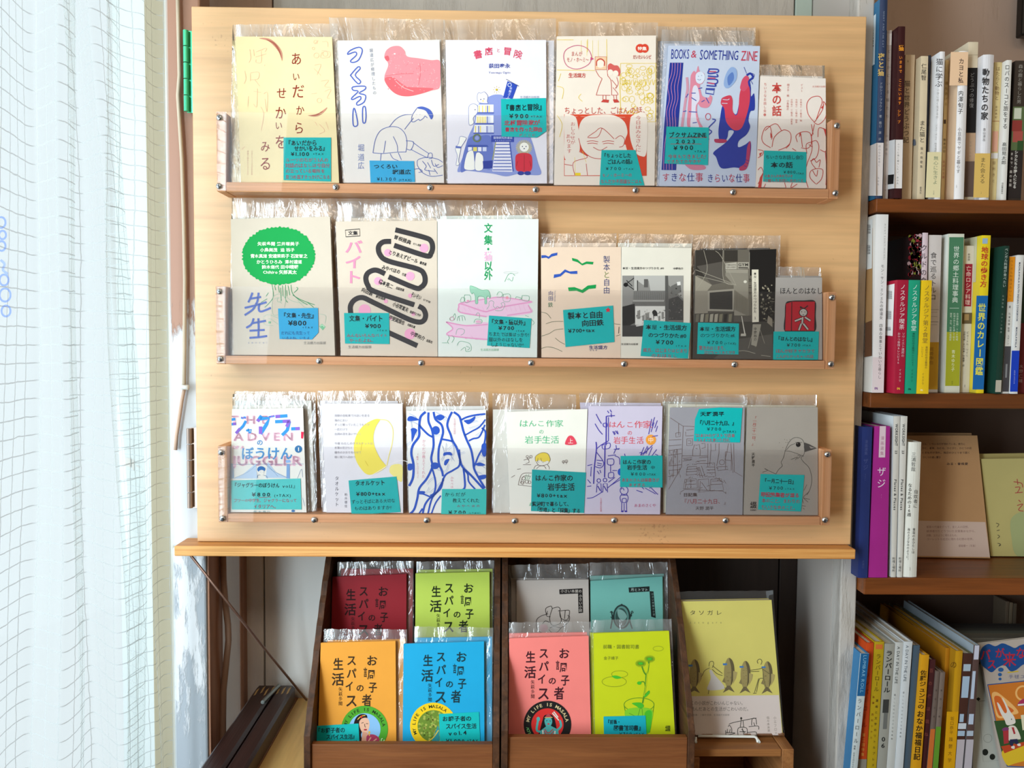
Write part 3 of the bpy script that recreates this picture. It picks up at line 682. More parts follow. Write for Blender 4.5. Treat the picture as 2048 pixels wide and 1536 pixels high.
note('teal price note with a folded corner over the bookshop drawing', [(1002,198),(1092,196),(1093,262),(1074,275),(1003,273)], [('『書店と冒険』',1006,1090,216,14,BK,-2),('¥900',1016,1058,232,11,BK),('+TAX',1061,1085,233,6,BK),('北極冒険家が',1008,1080,246,11,RD,-1),('書店を作った理由',1010,1085,259,10,RD),('がここに',1037,1072,270,6,RD)], 't', TP[0], lift=.0014)
# gohan zine
t = zine(0, 'cream comic zine with a red framed face and yellow line drawing, top tray', Q4(1114,72.6,1312,71,1309,371,1108,370), 'f1e3d3',
         [Q4(1113,74,1316,72,1312,371,1110,370)], Q4(1117,44,1316,45,1314,371,1109,370), rearlabel='clear-bagged cream zine behind the red framed comic zine')
p = pr(0, Z2, 4); rd = 'c2443c'; yl = 'e8cb3a'
for a in ([(1000,235),(1130,235)], [(1240,230),(1240,330)], [(1390,230),(1392,380),(1388,470)], [(1000,472),(1300,476)], [(1000,600),(1050,620),(1040,700)], [(1030,500),(1010,560)], [(1000,830),(1040,900),(1020,1000)], [(1190,660),(1170,690),(1200,720)]): p.k = 2; p.l(a, 3.5, yl)
for i in range(4): p.k = 2; p.l([(1190+i*45,240),(1190+i*45,330+i*30)], 2.5, 'efd970')
p.l([(1500,420),(1778,420),(1775,880),(1480,880),(1500,760),(1495,600)], 5, yl, smooth=False, closed=True)
for i in range(60):
    x, y = p.rnd.uniform(1515, 1755), p.rnd.uniform(440, 860); q = p.rnd.uniform(12, 26); p.k = 3; p.ring(x, y, q, 3.5, yl, ry=q * p.rnd.uniform(.6, 1.3), n=8)
for i in range(9): p.k = 3; p.l([(1510+i*30,545),(1518+i*30,590),(1530+i*30,550)], 4, yl)
p.l([(1052,370),(1075,310),(1160,278),(1240,305),(1272,372),(1245,430),(1160,465),(1080,440)], 5, 'c8507a', closed=True); p.q([(1265,370),(1292,385),(1262,398)], 'c8507a')
p.t('まんが', 1110, 1200, 345, 42, rd, 0, .12); p.t('モノ・ホ～ミ～', 1075, 1250, 392, 42, rd, 0, .12); p.t('生活綴方', 1092, 1228, 515, 38, rd, 1, .2)
p.rect(1300, 368, 1390, 470, 'eac5a0'); p.l([(1300,368),(1390,368),(1390,470),(1300,470)], 4, rd, smooth=False, closed=True); p.c(1342, 425, 32, 30, 'f1e3d3'); p.l([(1312,440),(1315,400),(1345,385),(1372,405),(1372,440)], 9, rd)
p.blob([(1400,440),(1420,420),(1450,435),(1480,440),(1500,480),(1490,520),(1460,500),(1430,470),(1405,480)], 'd2605a'); p.c(1420, 492, 22, 24, 'f1e3d3'); p.c(1462, 500, 22, 24, 'f1e3d3')
p.ls(4, rd, [(1305,475),(1330,520),(1355,540)], [(1395,470),(1400,520)], [(1355,540),(1330,600),(1308,670)], [(1308,670),(1420,672)], [(1400,520),(1425,560),(1430,670)], [(1430,550),(1470,600),(1460,610)], [(1470,530),(1482,580),(1460,620)], [(1440,610),(1480,665),(1430,670)], [(1362,672),(1360,705)], [(1385,672),(1385,705)], [(1445,672),(1450,705)], [(1468,670),(1468,705)])
p.q([(1345,725),(1365,703),(1410,708),(1405,730)], rd); p.q([(1440,705),(1475,703),(1492,727),(1450,730)], rd)
p.c(1655, 302, 36, 35, 'd8442e'); p.c(1692, 302, 30, 35, 'd8442e'); p.t('特集', 1635, 1706, 304, 32, 'f6ece0', 1); p.t('だいたいレシピ', 1598, 1742, 370, 34, 'b8554c', 1, .1)
p.t('ちょっとした、ごはんの話。', 1055, 1725, 792, 62, rd, 0, .04)
p.rect(1056, 822, 1706, 1306, 'd8482c'); sk = 'efe1d3'
p.blob([(1060,826),(1110,826),(1150,850),(1168,930),(1178,1040),(1175,1120),(1130,1200),(1062,1170),(1058,1000)], sk); p.blob([(1600,828),(1704,828),(1704,1120),(1660,1150),(1610,1110),(1575,1000),(1575,880)], sk)
p.blob([(1170,1010),(1180,900),(1230,840),(1330,826),(1450,830),(1530,880),(1555,960),(1540,1010),(1530,1040),(1490,1100),(1440,1150),(1350,1172),(1270,1160),(1200,1100)], sk)
p.q([(1175,1110),(1240,1150),(1400,1160),(1500,1060),(1540,1060),(1600,1300),(1085,1302),(1130,1200)], sk); p.c(1495, 1040, 38, 48, sk); p.q([(1060,1180),(1130,1200),(1135,1302),(1060,1302)], sk)
p.ls(5, rd, [(1242,1000),(1300,960),(1355,930),(1450,1015)], [(1355,930),(1320,1000),(1240,1005)], [(1235,1035),(1280,1030),(1325,1038)], [(1240,1052),(1280,1048),(1320,1054)], [(1355,1038),(1400,1030),(1450,1035)], [(1362,1054),(1400,1048),(1448,1054)], [(1285,1080),(1340,1105),(1395,1078)], [(1460,1015),(1500,990),(1532,1020),(1520,1070),(1490,1080)],
     [(1170,1010),(1200,1100),(1270,1160),(1350,1172)], [(1175,1115),(1240,1160),(1130,1200),(1140,1300)], [(1230,1210),(1240,1302)], [(1060,1215),(1120,1225)])
p.rect(1142, 1282, 1186, 1304, 'f0d22e'); p.tv('おしらせが', 1125, 880, 1060, 40, rd); p.tv('あります', 1088, 975, 1130, 40, rd, dx=10); p.tv('今日はみなさんに', 1640, 832, 1120, 46, rd)
p.ls(3, yl, [(1140,1160),(1145,1300)], [(1200,1110),(1230,1200)], [(1350,1170),(1400,1200)])
p.build('cover_print', t)
note('teal price note cut at a slant on the red framed comic zine', Q4(1203,300,1271,300,1289,371,1199,370), [('『ちょっとした',1204,1262,311,10,BK),('ごはんの話』',1214,1270,324,10,BK,-1),('¥700',1209,1243,337,9,BK),('+TAX',1246,1268,338,5,BK),('モノ・ホーミーの',1204,1264,351,8,RD,-1),('なんだか不思議なごはん',1201,1284,363,9,RD)], 't', TP[0])
# blue and red zine
t = zine(0, 'pale blue zine with a striped cat and a dark blue reader, top tray', Q4(1337,91,1520,92,1511,373,1318,372), 'c6cfe2',
         [Q4(1328,87,1505,90,1500,373,1314,372), Q4(1316,82,1496,84,1490,373,1310,372)], Q4(1313,53,1511,55,1512,373,1309,372), rearlabel='clear-bagged pale blue zine behind the striped cat zine')
p = pr(0, Z3, 5); nv = '25348f'; rr = 'c23a52'
def tall(p, s, x0, x1, y, h, c, dy=0): p.text(s, x0, y, x1, y + dy, h, c, 'h', 0, .08, .12)
tall(p, 'BOOKS', 205, 350, 345, 108, nv); tall(p, '&', 362, 412, 345, 85, rr); tall(p, 'SOMETHING', 430, 738, 350, 110, nv, 6); tall(p, 'ZINE', 755, 888, 358, 110, rr, 4)
p.q([(196,415),(302,415),(262,920),(245,1262),(130,1260),(150,920)], nv)
for i in range(4):
    x = 215 + i * 22; p.ls(3.5, 'cf8aa6', [(x, 418), (x - 5, 500), (x - 35 + i * 4, 600), (x - 22, 700), (x - 45, 800), (x - 40, 920), (x - 65, 1100), (x - 68, 1258)])
p.blob([(360,520),(385,480),(402,490),(418,440),(430,480),(465,500),(470,545),(450,580),(432,590),(440,640),(455,680),(500,690),(512,670),(530,690),(518,740),(490,770),(440,765),(415,740),(410,800),(430,880),(450,930),(340,930),(335,800),(345,680),(355,600)], 'd9869a')
p.blob([(405,500),(440,485),(468,510),(468,550),(440,580),(410,572),(398,540)], 'd5dcea'); p.blob([(375,620),(410,600),(430,700),(400,760),(405,860),(425,925),(360,925),(365,800)], 'd8d6e4')
p.l([(330,530),(335,620),(318,720),(300,850),(290,930)], 20, 'cc93a6'); p.ls(7, '4553a4', [(322,690),(340,660)], [(365,690),(405,715)], [(365,655),(400,655)], [(420,620),(450,612)], [(300,800),(325,795)], [(345,800),(410,805)], [(375,890),(410,885)], [(480,690),(505,735)], [(445,725),(470,710)])
p.ls(3, '39457f', [(418,520),(425,525)], [(442,515),(450,518)], [(412,545),(430,552),(440,545)]); p.blob([(310,1200),(360,1195),(465,1225),(470,1255),(380,1260),(330,1235)], 'cf7f96')
p.ls(11, '3b49a0', [(500,465),(570,468),(572,490),(500,500),(505,470)], [(495,520),(570,525),(565,505)], [(490,545),(565,548),(560,580),(488,572)], [(485,595),(555,600),(550,585)], [(480,620),(550,622)]); p.ls(9, 'c8506a', [(505,485),(560,486)], [(495,535),(555,538)], [(495,575),(548,580)])
p.l([(480,625),(545,630),(540,665),(478,655)], 9, '3b49a0', smooth=False, closed=True)
p.blob([(640,500),(680,450),(720,470),(722,540),(680,600),(640,615),(620,580)], '8fa9d4'); p.blob([(650,530),(690,490),(700,545),(660,595)], '5d7dbe')
p.blob([(610,755),(650,730),(690,800),(720,820),(740,740),(760,640),(800,590),(832,600),(835,680),(860,660),(864,780),(830,800),(815,870),(828,920),(800,980),(740,1030),(735,1080),(790,1060),(830,1035),(832,1120),(800,1240),(700,1240),(600,1245),(560,1160),(540,1120),(640,1040),(700,960),(660,950),(650,1000),(630,1030),(590,1035),(578,960),(590,860)], '2b3a98')
p.blob([(612,690),(670,672),(690,710),(690,790),(715,830),(735,790),(750,640),(800,580),(825,620),(825,720),(800,830),(760,930),(700,945),(640,880),(625,780),(598,740),(600,712)], 'cc4056')
p.ls(5, 'c6cfe2', [(612,705),(650,708),(665,700)], [(605,735),(650,736)])
p.blob([(770,540),(800,515),(820,540),(815,600),(780,640),(750,620),(755,580)], 'd0506a'); p.l([(800,515),(830,500),(850,530),(820,560),(825,600)], 16, '2b3a98'); p.ls(4, '2b3a98', [(780,450),(800,500)], [(830,495),(860,510),(850,545)], [(835,560),(850,585)])
p.blob([(545,1025),(560,1015),(640,1022),(630,1045),(560,1045)], 'b23a5c'); p.blob([(830,1035),(825,1160),(800,1250),(750,1265),(745,1240),(790,1200),(805,1080)], 'b23a62'); p.ls(4, nv, [(795,1180),(820,1190)], [(790,1200),(815,1212)], [(780,1225),(800,1235)])
p.ring(497, 840, 20, 5, rr, ry=25); p.ls(9, '3b49a0', [(530,860),(555,870),(500,930),(525,960),(480,1000),(505,1020)])
for i, ch in enumerate('すきな仕事'): p.t(ch, 132 + i * 66, 195 + i * 66, 1318, 76, rr if i % 2 == 0 else nv, 0, .1)
for i, ch in enumerate('きらいな仕事'): p.t(ch, 487 + i * 57, 540 + i * 57, 1325, 72, (nv, rr)[i % 2], 0, .1)
p.build('cover_print', t)
note('teal price note underlined twice in red on the striped cat zine', Q4(1333,253,1418,255,1416,330,1329,327), [('ブクサムZINE',1337,1413,270,12,BK),('2023',1350,1392,283,10,BK),('¥900',1345,1388,296,12,BK,-1),('+TAX',1388,1412,303,6,BK),('今年もできました!',1336,1412,313,9,RD),('できたてホヤホヤ',1333,1402,323,8,RD)], 't', TP[0], unders=(((1338),) and [(1338,276),(1414,275),'a8484a'],[(1341,288),(1403,288),'a8484a']))
# small tulip zine
t = zine(0, 'small white zine with red line tulips at the right of the top tray', Q4(1521,152,1662,157,1655,377,1511,374), 'f0e4da',
         [Q4(1520,150,1652,153,1650,376,1512,374)], Q4(1519,129,1656,131,1656,376,1513,374), rearlabel='clear-bagged small white zine behind the tulip zine')
p = pr(0, Z3, 6); rd = 'c8463f'
p.tv('本の話', 1038, 570, 840, 78, rd, 1); p.tv('ちいさなお話し会❶', 948, 570, 840, 24, 'cf7068', dx=-5); p.tv('ゲスト', 1235, 580, 650, 18, 'cf8078'); p.tv('聞き手・編　小島雄次', 1128, 580, 790, 20, 'cf8078', dx=-5)
for i, x in enumerate((1228, 1192, 1155)): p.tv('中岡祐介（三輪舎）編集者'[:10 + i], x, 700, 880 + i * 12, 17, 'd68f86')
p.t('生活綴方出版部', 1318, 1436, 603, 15, 'd98a80')
for b in ([(1330,880),(1285,820),(1275,740),(1310,690),(1370,680),(1395,720),(1370,800),(1345,870),(1330,880)], [(1345,870),(1400,780),(1405,720),(1430,770),(1420,850),(1370,900),(1330,885)], [(1310,900),(1325,980)], [(1335,900),(1315,990)], [(1310,980),(1315,1100),(1280,1200)],
          [(990,1085),(935,1050),(920,1000),(945,930),(985,920),(1000,1000),(995,1020)], [(945,950),(1000,905),(1040,900),(1075,950)], [(1000,1080),(1020,1000),(1090,945),(1145,970),(1145,1040),(1110,1080),(1050,1105)], [(1200,1040),(1190,990),(1240,960),(1300,970),(1310,1050),(1280,1090),(1230,1085)], [(1215,1000),(1225,970),(1240,1080)],
          [(1275,1130),(1270,1060),(1310,1040),(1350,1030),(1370,1080),(1350,1160),(1300,1190)], [(1290,1060),(1320,1080)], [(1362,1000),(1370,930),(1420,940),(1450,960),(1445,1060),(1420,1115),(1380,1100)], [(1400,930),(1425,960),(1430,1010)], [(1420,1115),(1430,1250),(1425,1380)], [(1345,1250),(1310,1200),(1330,1170),(1350,1200),(1380,1180),(1370,1240)],
          [(1345,1370),(1300,1320),(1305,1270),(1350,1250),(1400,1260),(1390,1330),(1350,1372)], [(1320,1265),(1350,1310),(1360,1260)], [(890,1100),(930,1110),(925,1140),(890,1165)], [(890,1260),(915,1240),(930,1290),(890,1370)], [(1160,1090),(1190,1110)], [(1110,1090),(1140,1060)], [(1280,1200),(1260,1300),(1285,1400)], [(1100,1360),(1110,1400)], [(1160,1360),(1150,1400),(1200,1370)], [(950,1370),(935,1400)]):
    p.k = 8; p.l(b, 5, rd)
for b in ([(1385,770),(1412,740),(1400,780)], [(1405,930),(1430,940),(1425,1000)], [(990,1010),(985,960),(1005,1000)], [(1215,970),(1230,975),(1232,1010)], [(890,1400),(905,1320),(930,1280),(915,1400)], [(900,1130),(925,1120),(905,1155)]): p.q(b, rd)
p.build('cover_print', t)
note('teal price note on the small tulip zine', Q4(1528,301,1613,304,1612,365,1526,363), [('ちいさなお話し会①',1531,1607,314,9,BK,1),('本の話',1541,1586,330,12,BK),('¥800',1566,1592,344,8,BK),('+TAX',1592,1608,347,5,BK),('小島さんの本のラジオ',1529,1586,352,7,RD),('で催したお話し会のこと',1528,1608,361,7,RD)], 't', TP[0])

# ================================================================ middle tray
t = zine(1, 'beige zine with a round green tree full of names, left of the middle tray', Q4(453,438,660,433,670,711,467,711), 'd9cbb8',
         [Q4(451,434,662,433,672,711,464,711)], Q4(449,396,662,397,673,711,461,711), rearlabel='clear-bagged beige zine behind the green tree zine')
p = pr(1, Z4, 7); g = '1ba04e'
tp_ = []
for i in range(110):
    a = 2 * math.pi * i / 110; q = 1 + (.014 if i % 2 else -.012) + p.rnd.uniform(-.022, .02); tp_.append((645 + 300 * q * math.cos(a), 498 + 238 * q * math.sin(a) * (1.0 if math.sin(a) > 0 else 1.0)))
p.q(tp_, g)
for s, x0, x1, y in (('矢萩多聞　笠井瑠美子',470,812,400),('小鳥美茂　　迫　祐子',492,776,450),('青木真緒　安達茉莉子　石堂智之',412,880,500),('かとうひろみ　　澤村達道',462,836,548),('鈴木儀代　田中晴暇',505,805,590),('Chihiro　矢部真太',515,792,632)):
    p.t(s, x0, x1, y, 34, 'eef4dd', 1, .15)
gl = '3f9b68'
p.ls(5, gl, [(590,735),(600,830),(570,880),(530,920)], [(640,740),(650,800)], [(700,735),(700,850),(720,880)], [(745,735),(755,800),(800,850),(880,900)], [(675,740),(680,830)], [(720,740),(735,820)], [(770,800),(800,770),(790,755)], [(610,740),(620,780)], [(560,800),(540,830)], [(760,820),(830,860),(940,900)], [(880,880),(930,920)], [(550,850),(500,880)], [(660,760),(665,870)], [(710,780),(712,830)])
p.ls(3, 'a5c4ac', [(600,830),(590,900),(600,980),(640,980)], [(600,830),(650,810),(700,850),(690,920)], [(520,1000),(560,980),(640,1010)], [(520,1010),(530,1060),(600,1070)], [(980,975),(1030,990),(1025,1050)], [(800,860),(860,920),(960,920)], [(610,850),(640,840)], [(650,870),(670,890)], [(700,830),(760,870),(860,890)], [(560,1010),(585,1020),(640,1060)])
p.ring(650, 860, 18, 3, 'a5c4ac'); p.rect(560, 1035, 580, 1052, '7db58e'); p.q([(975,1075),(1000,1055),(1028,1080),(1005,1108)], '7fbf93'); p.l([(985,1075),(1003,1065),(1018,1082)], 3, 'eef4dd')
def crayon(p, s, x0, x1, y, h, c, n=3):
    for i in range(n): p.t(s, x0 + i * 3, x1 + i * 3, y + i * 2, h, c, 1, 0, -14)
b = '4560b4'
p.ls(17, b, [(430,800),(410,850),(395,880)], [(410,850),(500,835)], [(480,800),(470,870),(455,895)], [(365,925),(450,905),(545,878)], [(455,900),(430,940),(365,985)], [(490,890),(480,930),(500,955),(580,925)],
     [(440,1010),(420,1060),(378,1088)], [(430,1050),(540,1030)], [(478,1010),(480,1080),(478,1165)], [(405,1112),(530,1105)], [(405,1170),(480,1165),(550,1155)])
p.t('s e n s e i', 390, 550, 1208, 20, '6b78a8', 0, .2); p.t('生活綴方出版部', 848, 1032, 1212, 26, '8d8b86'); p.build('cover_print', t)
note('sky blue price note with a clipped corner below the green tree', [(556,617),(636,616),(637,665),(624,679),(559,678)], [('『文集・先生』',562,633,630,11,BK,2),('¥800',575,613,646,13,BK),('+TAX',604,627,655,5,BK),('だれにも先生って',562,620,666,8,'2e4f8a'),('いるよね、いたよ',564,620,676,6,'2e4f8a')], 'b', TP[1])
# pink lettering zine
t = zine(1, 'beige zine with a black winding road and pink lettering, middle tray', Q4(671,443,874,441,875,713.5,682,711), 'ddcdba',
         [Q4(679,436,876,436,878,713,684,711), Q4(681,433,878,434,880,713,686,711)], Q4(661,396,880,399,880,713,684,711), rearlabel='clear-bagged beige zine behind the winding road zine')
p = pr(1, Z4, 8)
p.l([(1190,288),(1308,278),(1310,335),(1195,343)], 6, '2a2a2c', smooth=False, closed=True); p.t('文集', 1212, 1292, 312, 36, '2a2a2c', 1); p.tv('バイト', 1260, 365, 735, 150, 'ea8fae', 1, dx=-5)
for x, y, q in ((1835,435,36),(1538,472,30),(1722,665,36),(1458,705,33),(1722,825,18),(1522,870,17),(1348,945,50),(1720,1138,45),(1748,975,16),(1560,1010,14)): p.k = 4; p.c(x, y, q, q, 'eca3c0')
bk = '3a3739'
for L_ in ([(1600,285),(1830,345),(1890,375),(1905,430),(1890,480),(1850,498),(1590,412)], [(1565,380),(1500,385),(1462,425),(1475,490),(1540,540),(1780,605),(1835,650),(1842,715),(1810,755),(1760,760),(1545,670)],
           [(1515,645),(1440,615),(1380,635),(1358,680),(1375,740),(1430,790),(1755,900)], [(1790,910),(1830,935),(1848,985),(1830,1030),(1780,1040),(1680,1005),(1420,880),(1330,840),(1265,860),(1232,910),(1235,970)], [(1540,1125),(1780,1235)]):
    p.k = 5; p.l(L_, 42, bk)
for s, x0, y0, x1, y1, h in (('曽根雅典',1590,340,1728,392,38),('カフェ店員',1745,398,1810,415,20),('とりあえずビール',1545,465,1785,545,40),('書店員',1800,552,1855,570,26),('みやべほの',1490,590,1640,632,40),('行者',1655,648,1690,658,26),('橋本亮二',1465,705,1580,755,42),('出版営業',1605,760,1672,782,24),('そいそい',1730,810,1812,845,44),('ピザ屋',1828,855,1888,880,20),('向田鉄',1325,770,1415,815,40),('郵便局員',1440,830,1520,855,24),
                      ('小谷常富夫',1580,890,1705,945,40),('塾講師と助手',1720,955,1808,990,24),('甲斐賀絹也',1550,1000,1675,1050,40),('出版社員',1700,1060,1762,1085,22),('中岡祐介',1725,1130,1840,1180,40),('出版社',1855,1190,1905,1208,24)):
    p.k = 8; p.text(s, x0, y0, x1, y1, h, '2b2a2c', 'h', 1, .1)
p.t('生活綴方出版部', 1213, 1405, 1245, 26, '7d7b78'); p.build('cover_print', t)
note('teal price note with red second half on the winding road zine', Q4(688,626,778,626,779,688,690,687), [('文集・バイト',698,766,637,13,BK),('¥900',729,762,652,11,BK),('+TAX',753,775,661,5,BK),('みんないろんなバイト',693,775,671,8,RD),('やったよね。',698,752,681,8,RD)], 't', TP[1])
# pale green-white zine
t = zine(1, 'white zine with green animals sitting on pink books, middle tray', Q4(875,438,1077,438,1074,715,876,714), 'e6ebe2',
         [Q4(880,432,1064,430,1066,715,882,714)], Q4(870,400,1076,402,1076,715,878,714), rearlabel='clear-bagged pale green zine behind the white animal zine')
p = pr(1, Z5, 9); g = '1f9a5c'; pk = 'e79cc4'
for s, y, c in (('文',275,g),('集',375,g),('・',450,g),('猫',510,'ecb2cf'),('以',590,g),('外',668,g)): p.t(s, 448, 520, y, 84, c, 1, .05)
p.blob([(240,900),(330,880),(480,860),(580,850),(845,885),(815,910),(850,975),(700,1005),(500,1010),(360,1000),(250,960)], 'efc6dc')
p.l([(845,888),(600,930),(500,960),(440,965),(260,905),(240,930),(255,975),(470,1010)], 11, pk); p.ls(9, pk, [(815,915),(845,970)], [(845,970),(640,1000)], [(250,900),(480,860),(600,850),(845,885)])
p.blob([(130,1050),(300,1080),(480,1060),(480,1200),(300,1180),(140,1160),(190,1110)], 'efc6dc'); p.ls(10, pk, [(135,1055),(300,1085),(480,1075)], [(135,1055),(190,1110),(140,1160),(300,1185),(480,1200)])
for i in range(14): p.k = 14; p.l([(280+i*38,935-i*2),(300+i*38,965)], 2, 'e6a6ca')
gg = '52a67e'; p.blob([(332,760),(345,755),(385,770),(430,790),(480,790),(500,830),(498,860),(488,840),(470,850),(472,900),(455,900),(450,850),(400,845),(398,898),(378,898),(375,840),(360,810),(350,822),(335,800)], '9fd0b4'); p.l([(332,760),(345,755),(385,770),(430,790),(480,790),(500,830),(498,860),(488,840),(470,850),(472,900),(455,900),(450,850),(400,845),(398,898),(378,898),(375,840),(360,810),(350,822),(335,800)], 3, gg, closed=True)
p.ls(3, gg, [(250,880),(265,850),(290,860),(275,890),(250,885)], [(285,830),(330,830)], [(290,830),(282,860),(300,895),(335,880),(338,850),(328,830)], [(555,830),(570,805),(595,810),(600,835),(580,850),(555,848)], [(608,825),(662,825),(662,880),(610,880),(608,825)], [(710,860),(720,845),(760,860),(740,870)], [(765,835),(820,840),(815,880),(765,872),(765,835)],
     [(470,950),(490,920),(490,890),(510,878),(530,890),(525,920),(545,940),(560,925),(580,940),(600,920),(590,900),(615,895),(620,920),(600,955),(560,962),(540,955)], [(165,1040),(165,1020),(190,1010),(205,985),(212,1010),(200,1040)], [(225,1045),(235,1010),(280,1005),(292,1040)], [(240,1010),(245,1045)], [(265,1008),(270,1045)],
     [(365,1060),(375,1035),(400,1030),(430,1040),(425,1065),(380,1068)], [(380,1000),(395,978),(412,990),(408,1020)], [(215,1160),(225,1120),(250,1110),(285,1120),(280,1150),(255,1165)], [(150,1165),(160,1190),(145,1215),(155,1235)], [(180,1165),(200,1190),(180,1225)], [(225,1250),(250,1215),(330,1235),(340,1290),(300,1300),(290,1265),(255,1290)], [(300,1255),(330,1270),(310,1290)], [(100,1228),(145,1228)],
     [(620,720),(650,660),(680,650),(705,670)], [(650,690),(680,715),(690,680)], [(640,700),(655,705)], [(790,1000),(820,1010)], [(840,1030),(865,1060),(850,1080)])
p.ring(672, 645, 60, 3, 'c9c4c8', ry=9); p.c(640, 853, 12, 12, 'ea9aa8'); p.c(316, 878, 13, 6, 'ea9ab8'); p.ring(182, 1028, 16, 4, 'd08aa4'); p.c(400, 1052, 22, 12, 'eab2cb'); p.ls(3, 'e6a0c8', [(290,1190),(305,1195)], [(340,1170),(370,1195),(395,1200)])
p.t('生活綴方出版部', 418, 572, 1285, 22, '8cc4a2'); p.build('cover_print', t)
note('teal price note all in black writing on the green animal zine', Q4(978,631,1063,637,1059,696,974,691), [('『文集・猫以外』',978,1056,643,11,BK,3),('¥700',996,1029,656,10,BK),('+TAX',1031,1050,662,5,BK),('ちまたでは猫ばっかり!',977,1058,668,9,BK,2),('猫以外のはなしを',977,1046,679,9,BK,1),('しようじゃないか!',981,1047,689,9,BK,1)], 't', TP[1])
# gull zine
t = zine(1, 'peach zine with blue and green gulls, middle tray', Q4(1082,494,1242,494,1242,717,1083,715.6), 'eed3ba',
         [Q4(1087,486,1232,486,1236,717,1088,715)], Q4(1081,467,1233,467,1236,717,1086,715), rearlabel='clear-bagged peach zine behind the gull zine')
p = pr(1, Z5, 10); bl = '2f55b0'; gr = '14954a'
for q, c in (([(925,500),(960,500),(985,512),(1010,488),(1058,478),(1056,500),(1010,512),(985,530),(965,520),(925,525)], bl), ([(1178,522),(1225,535),(1262,570),(1300,552),(1358,556),(1352,577),(1300,572),(1264,585),(1225,558),(1182,545)], gr),
             ([(1030,660),(1080,655),(1120,618),(1160,635),(1222,630),(1224,655),(1170,655),(1125,640),(1085,675),(1026,690)], bl), ([(1146,768),(1200,765),(1262,788),(1310,752),(1380,744),(1376,775),(1320,780),(1268,814),(1215,795),(1152,798)], gr)): p.k = 1; p.q(q, c)
for s, y, c in (('製',535,'3a4576'),('本',600,'3a4576'),('と',662,'7a8a52'),('自',725,'3a4576'),('由',790,'3a4576')): p.t(s, 1437, 1496, y, 64, c, 0)
p.tv('向田', 1003, 795, 880, 44, '3f4a80'); p.t('鉄', 978, 1022, 912, 44, '4f8060'); p.text('Tetsu Mukouda', 1038, 795, 1038, 885, 13, '6a7098')
p.ls(3.5, '5d6b50', [(925,972),(970,985),(1005,1025)], [(962,1070),(1020,1052),(1105,1050)], [(925,1172),(990,1150),(1040,1120),(1105,1112)], [(1040,1188),(1080,1220),(1120,1240)], [(925,1275),(970,1262),(1030,1270),(1098,1300)], [(1530,1070),(1580,1075)], [(1545,1172),(1580,1160)])
p.l([(1570,1095),(1566,1150)], 6, '333', smooth=False) if False else p.l([(1570,1095),(1566,1150)], 5, '33302e')
p.t('生活綴方', 1320, 1474, 1266, 34, '333c78', 1, .2); p.t('出版部', 1322, 1392, 1290, 12, '556'+'080'); p.build('cover_print', t)
note('large teal price note with a red star on the gull zine', Q4(1126,620,1226,611,1229,684,1131,694), [('製本と自由',1135,1206,632,15,BK,-3),('向田鉄',1163,1207,647,13,BK,-2),('¥700+tax',1136,1190,662,10,BK,-2)], 't', TP[1], star=(1216, 620, 6))
# white zine with street photograph
t = zine(1, 'white zine with a square black and white street photograph, middle tray', Q4(1243,494,1383,496,1378,718,1241,717), 'e9e2d2',
         [Q4(1236,486,1384,487,1381,718,1243,717)], Q4(1237,467,1386,469,1382,718,1240,717), rearlabel='clear-bagged white zine behind the street photograph zine')
p = pr(1, Z6, 11)
p.t('本屋・生活綴方のつづりかた #0', 106, 460, 497, 22, '3c3a38', 1); p.t('中岡祐介', 538, 625, 500, 20, '3c3a38', 1)
p.rect(105, 560, 626, 1080, '6f6c68')
for q, c in (([(205,560),(470,560),(470,690),(205,690)], 'b9b6b0'), ([(105,560),(200,560),(205,700),(190,800),(105,830)], '8e8b86'), ([(230,600),(285,640),(330,600),(345,690),(230,690)], '8d8a85'), ([(290,590),(325,590),(325,660),(290,660)], '5e5b58'), ([(200,695),(470,695),(465,770),(195,770)], '7c7a76'), ([(105,825),(210,800),(215,960),(105,1020)], '262524'), ([(215,820),(470,820),(470,980),(215,980)], 'dcd8d0'),
             ([(470,560),(495,560),(500,960),(472,960)], '5a5855'), ([(495,560),(626,560),(626,760),(500,640)], '9b9892'), ([(500,760),(580,735),(626,780),(626,940),(500,940)], '454341'), ([(520,650),(600,610),(610,700),(530,740)], '6b6965'), ([(570,615),(600,610),(603,640),(575,645)], 'e4e0da'), ([(105,985),(626,980),(626,1080),(105,1080)], '3d3b3a'), ([(195,768),(465,768),(460,782),(195,782)], 'a5a29c'), ([(220,985),(285,975),(285,985),(225,995)], 'cfcbc4')): p.q(q, c)
for i in range(16): p.k = 20; p.l([(212+i*16.5,700),(214+i*16,766)], 3, '595754', smooth=False)
p.ls(7, '2b2a29', [(120,640),(180,600),(205,580)], [(150,640),(205,680)], [(235,600),(235,690)], [(140,600),(190,650)]); p.c(135, 638, 20, 18, '1f1e1d')
p.blob([(360,870),(380,852),(400,870),(405,900),(400,942),(372,942),(370,905)], '2b2a2a'); p.q([(378,905),(402,905),(408,942),(372,942)], 'e6e2da'); p.l([(400,885),(435,875)], 5, '6a6764')
for x, y, ww, hh in ((232,860,26,70),(300,880,34,60),(275,900,20,45),(440,870,20,60),(330,920,24,30),(412,905,18,40)): p.k = 30; p.rect(x, y, x + ww, y + hh, '8b8781')
for i in range(60): p.k = 32; x, y = p.rnd.uniform(220, 465), p.rnd.uniform(850, 975); p.rect(x, y, x + p.rnd.uniform(4, 12), y + p.rnd.uniform(4, 12), p.rnd.choice(['55524f', '9b968e', 'c4bfb6', '77736d']))
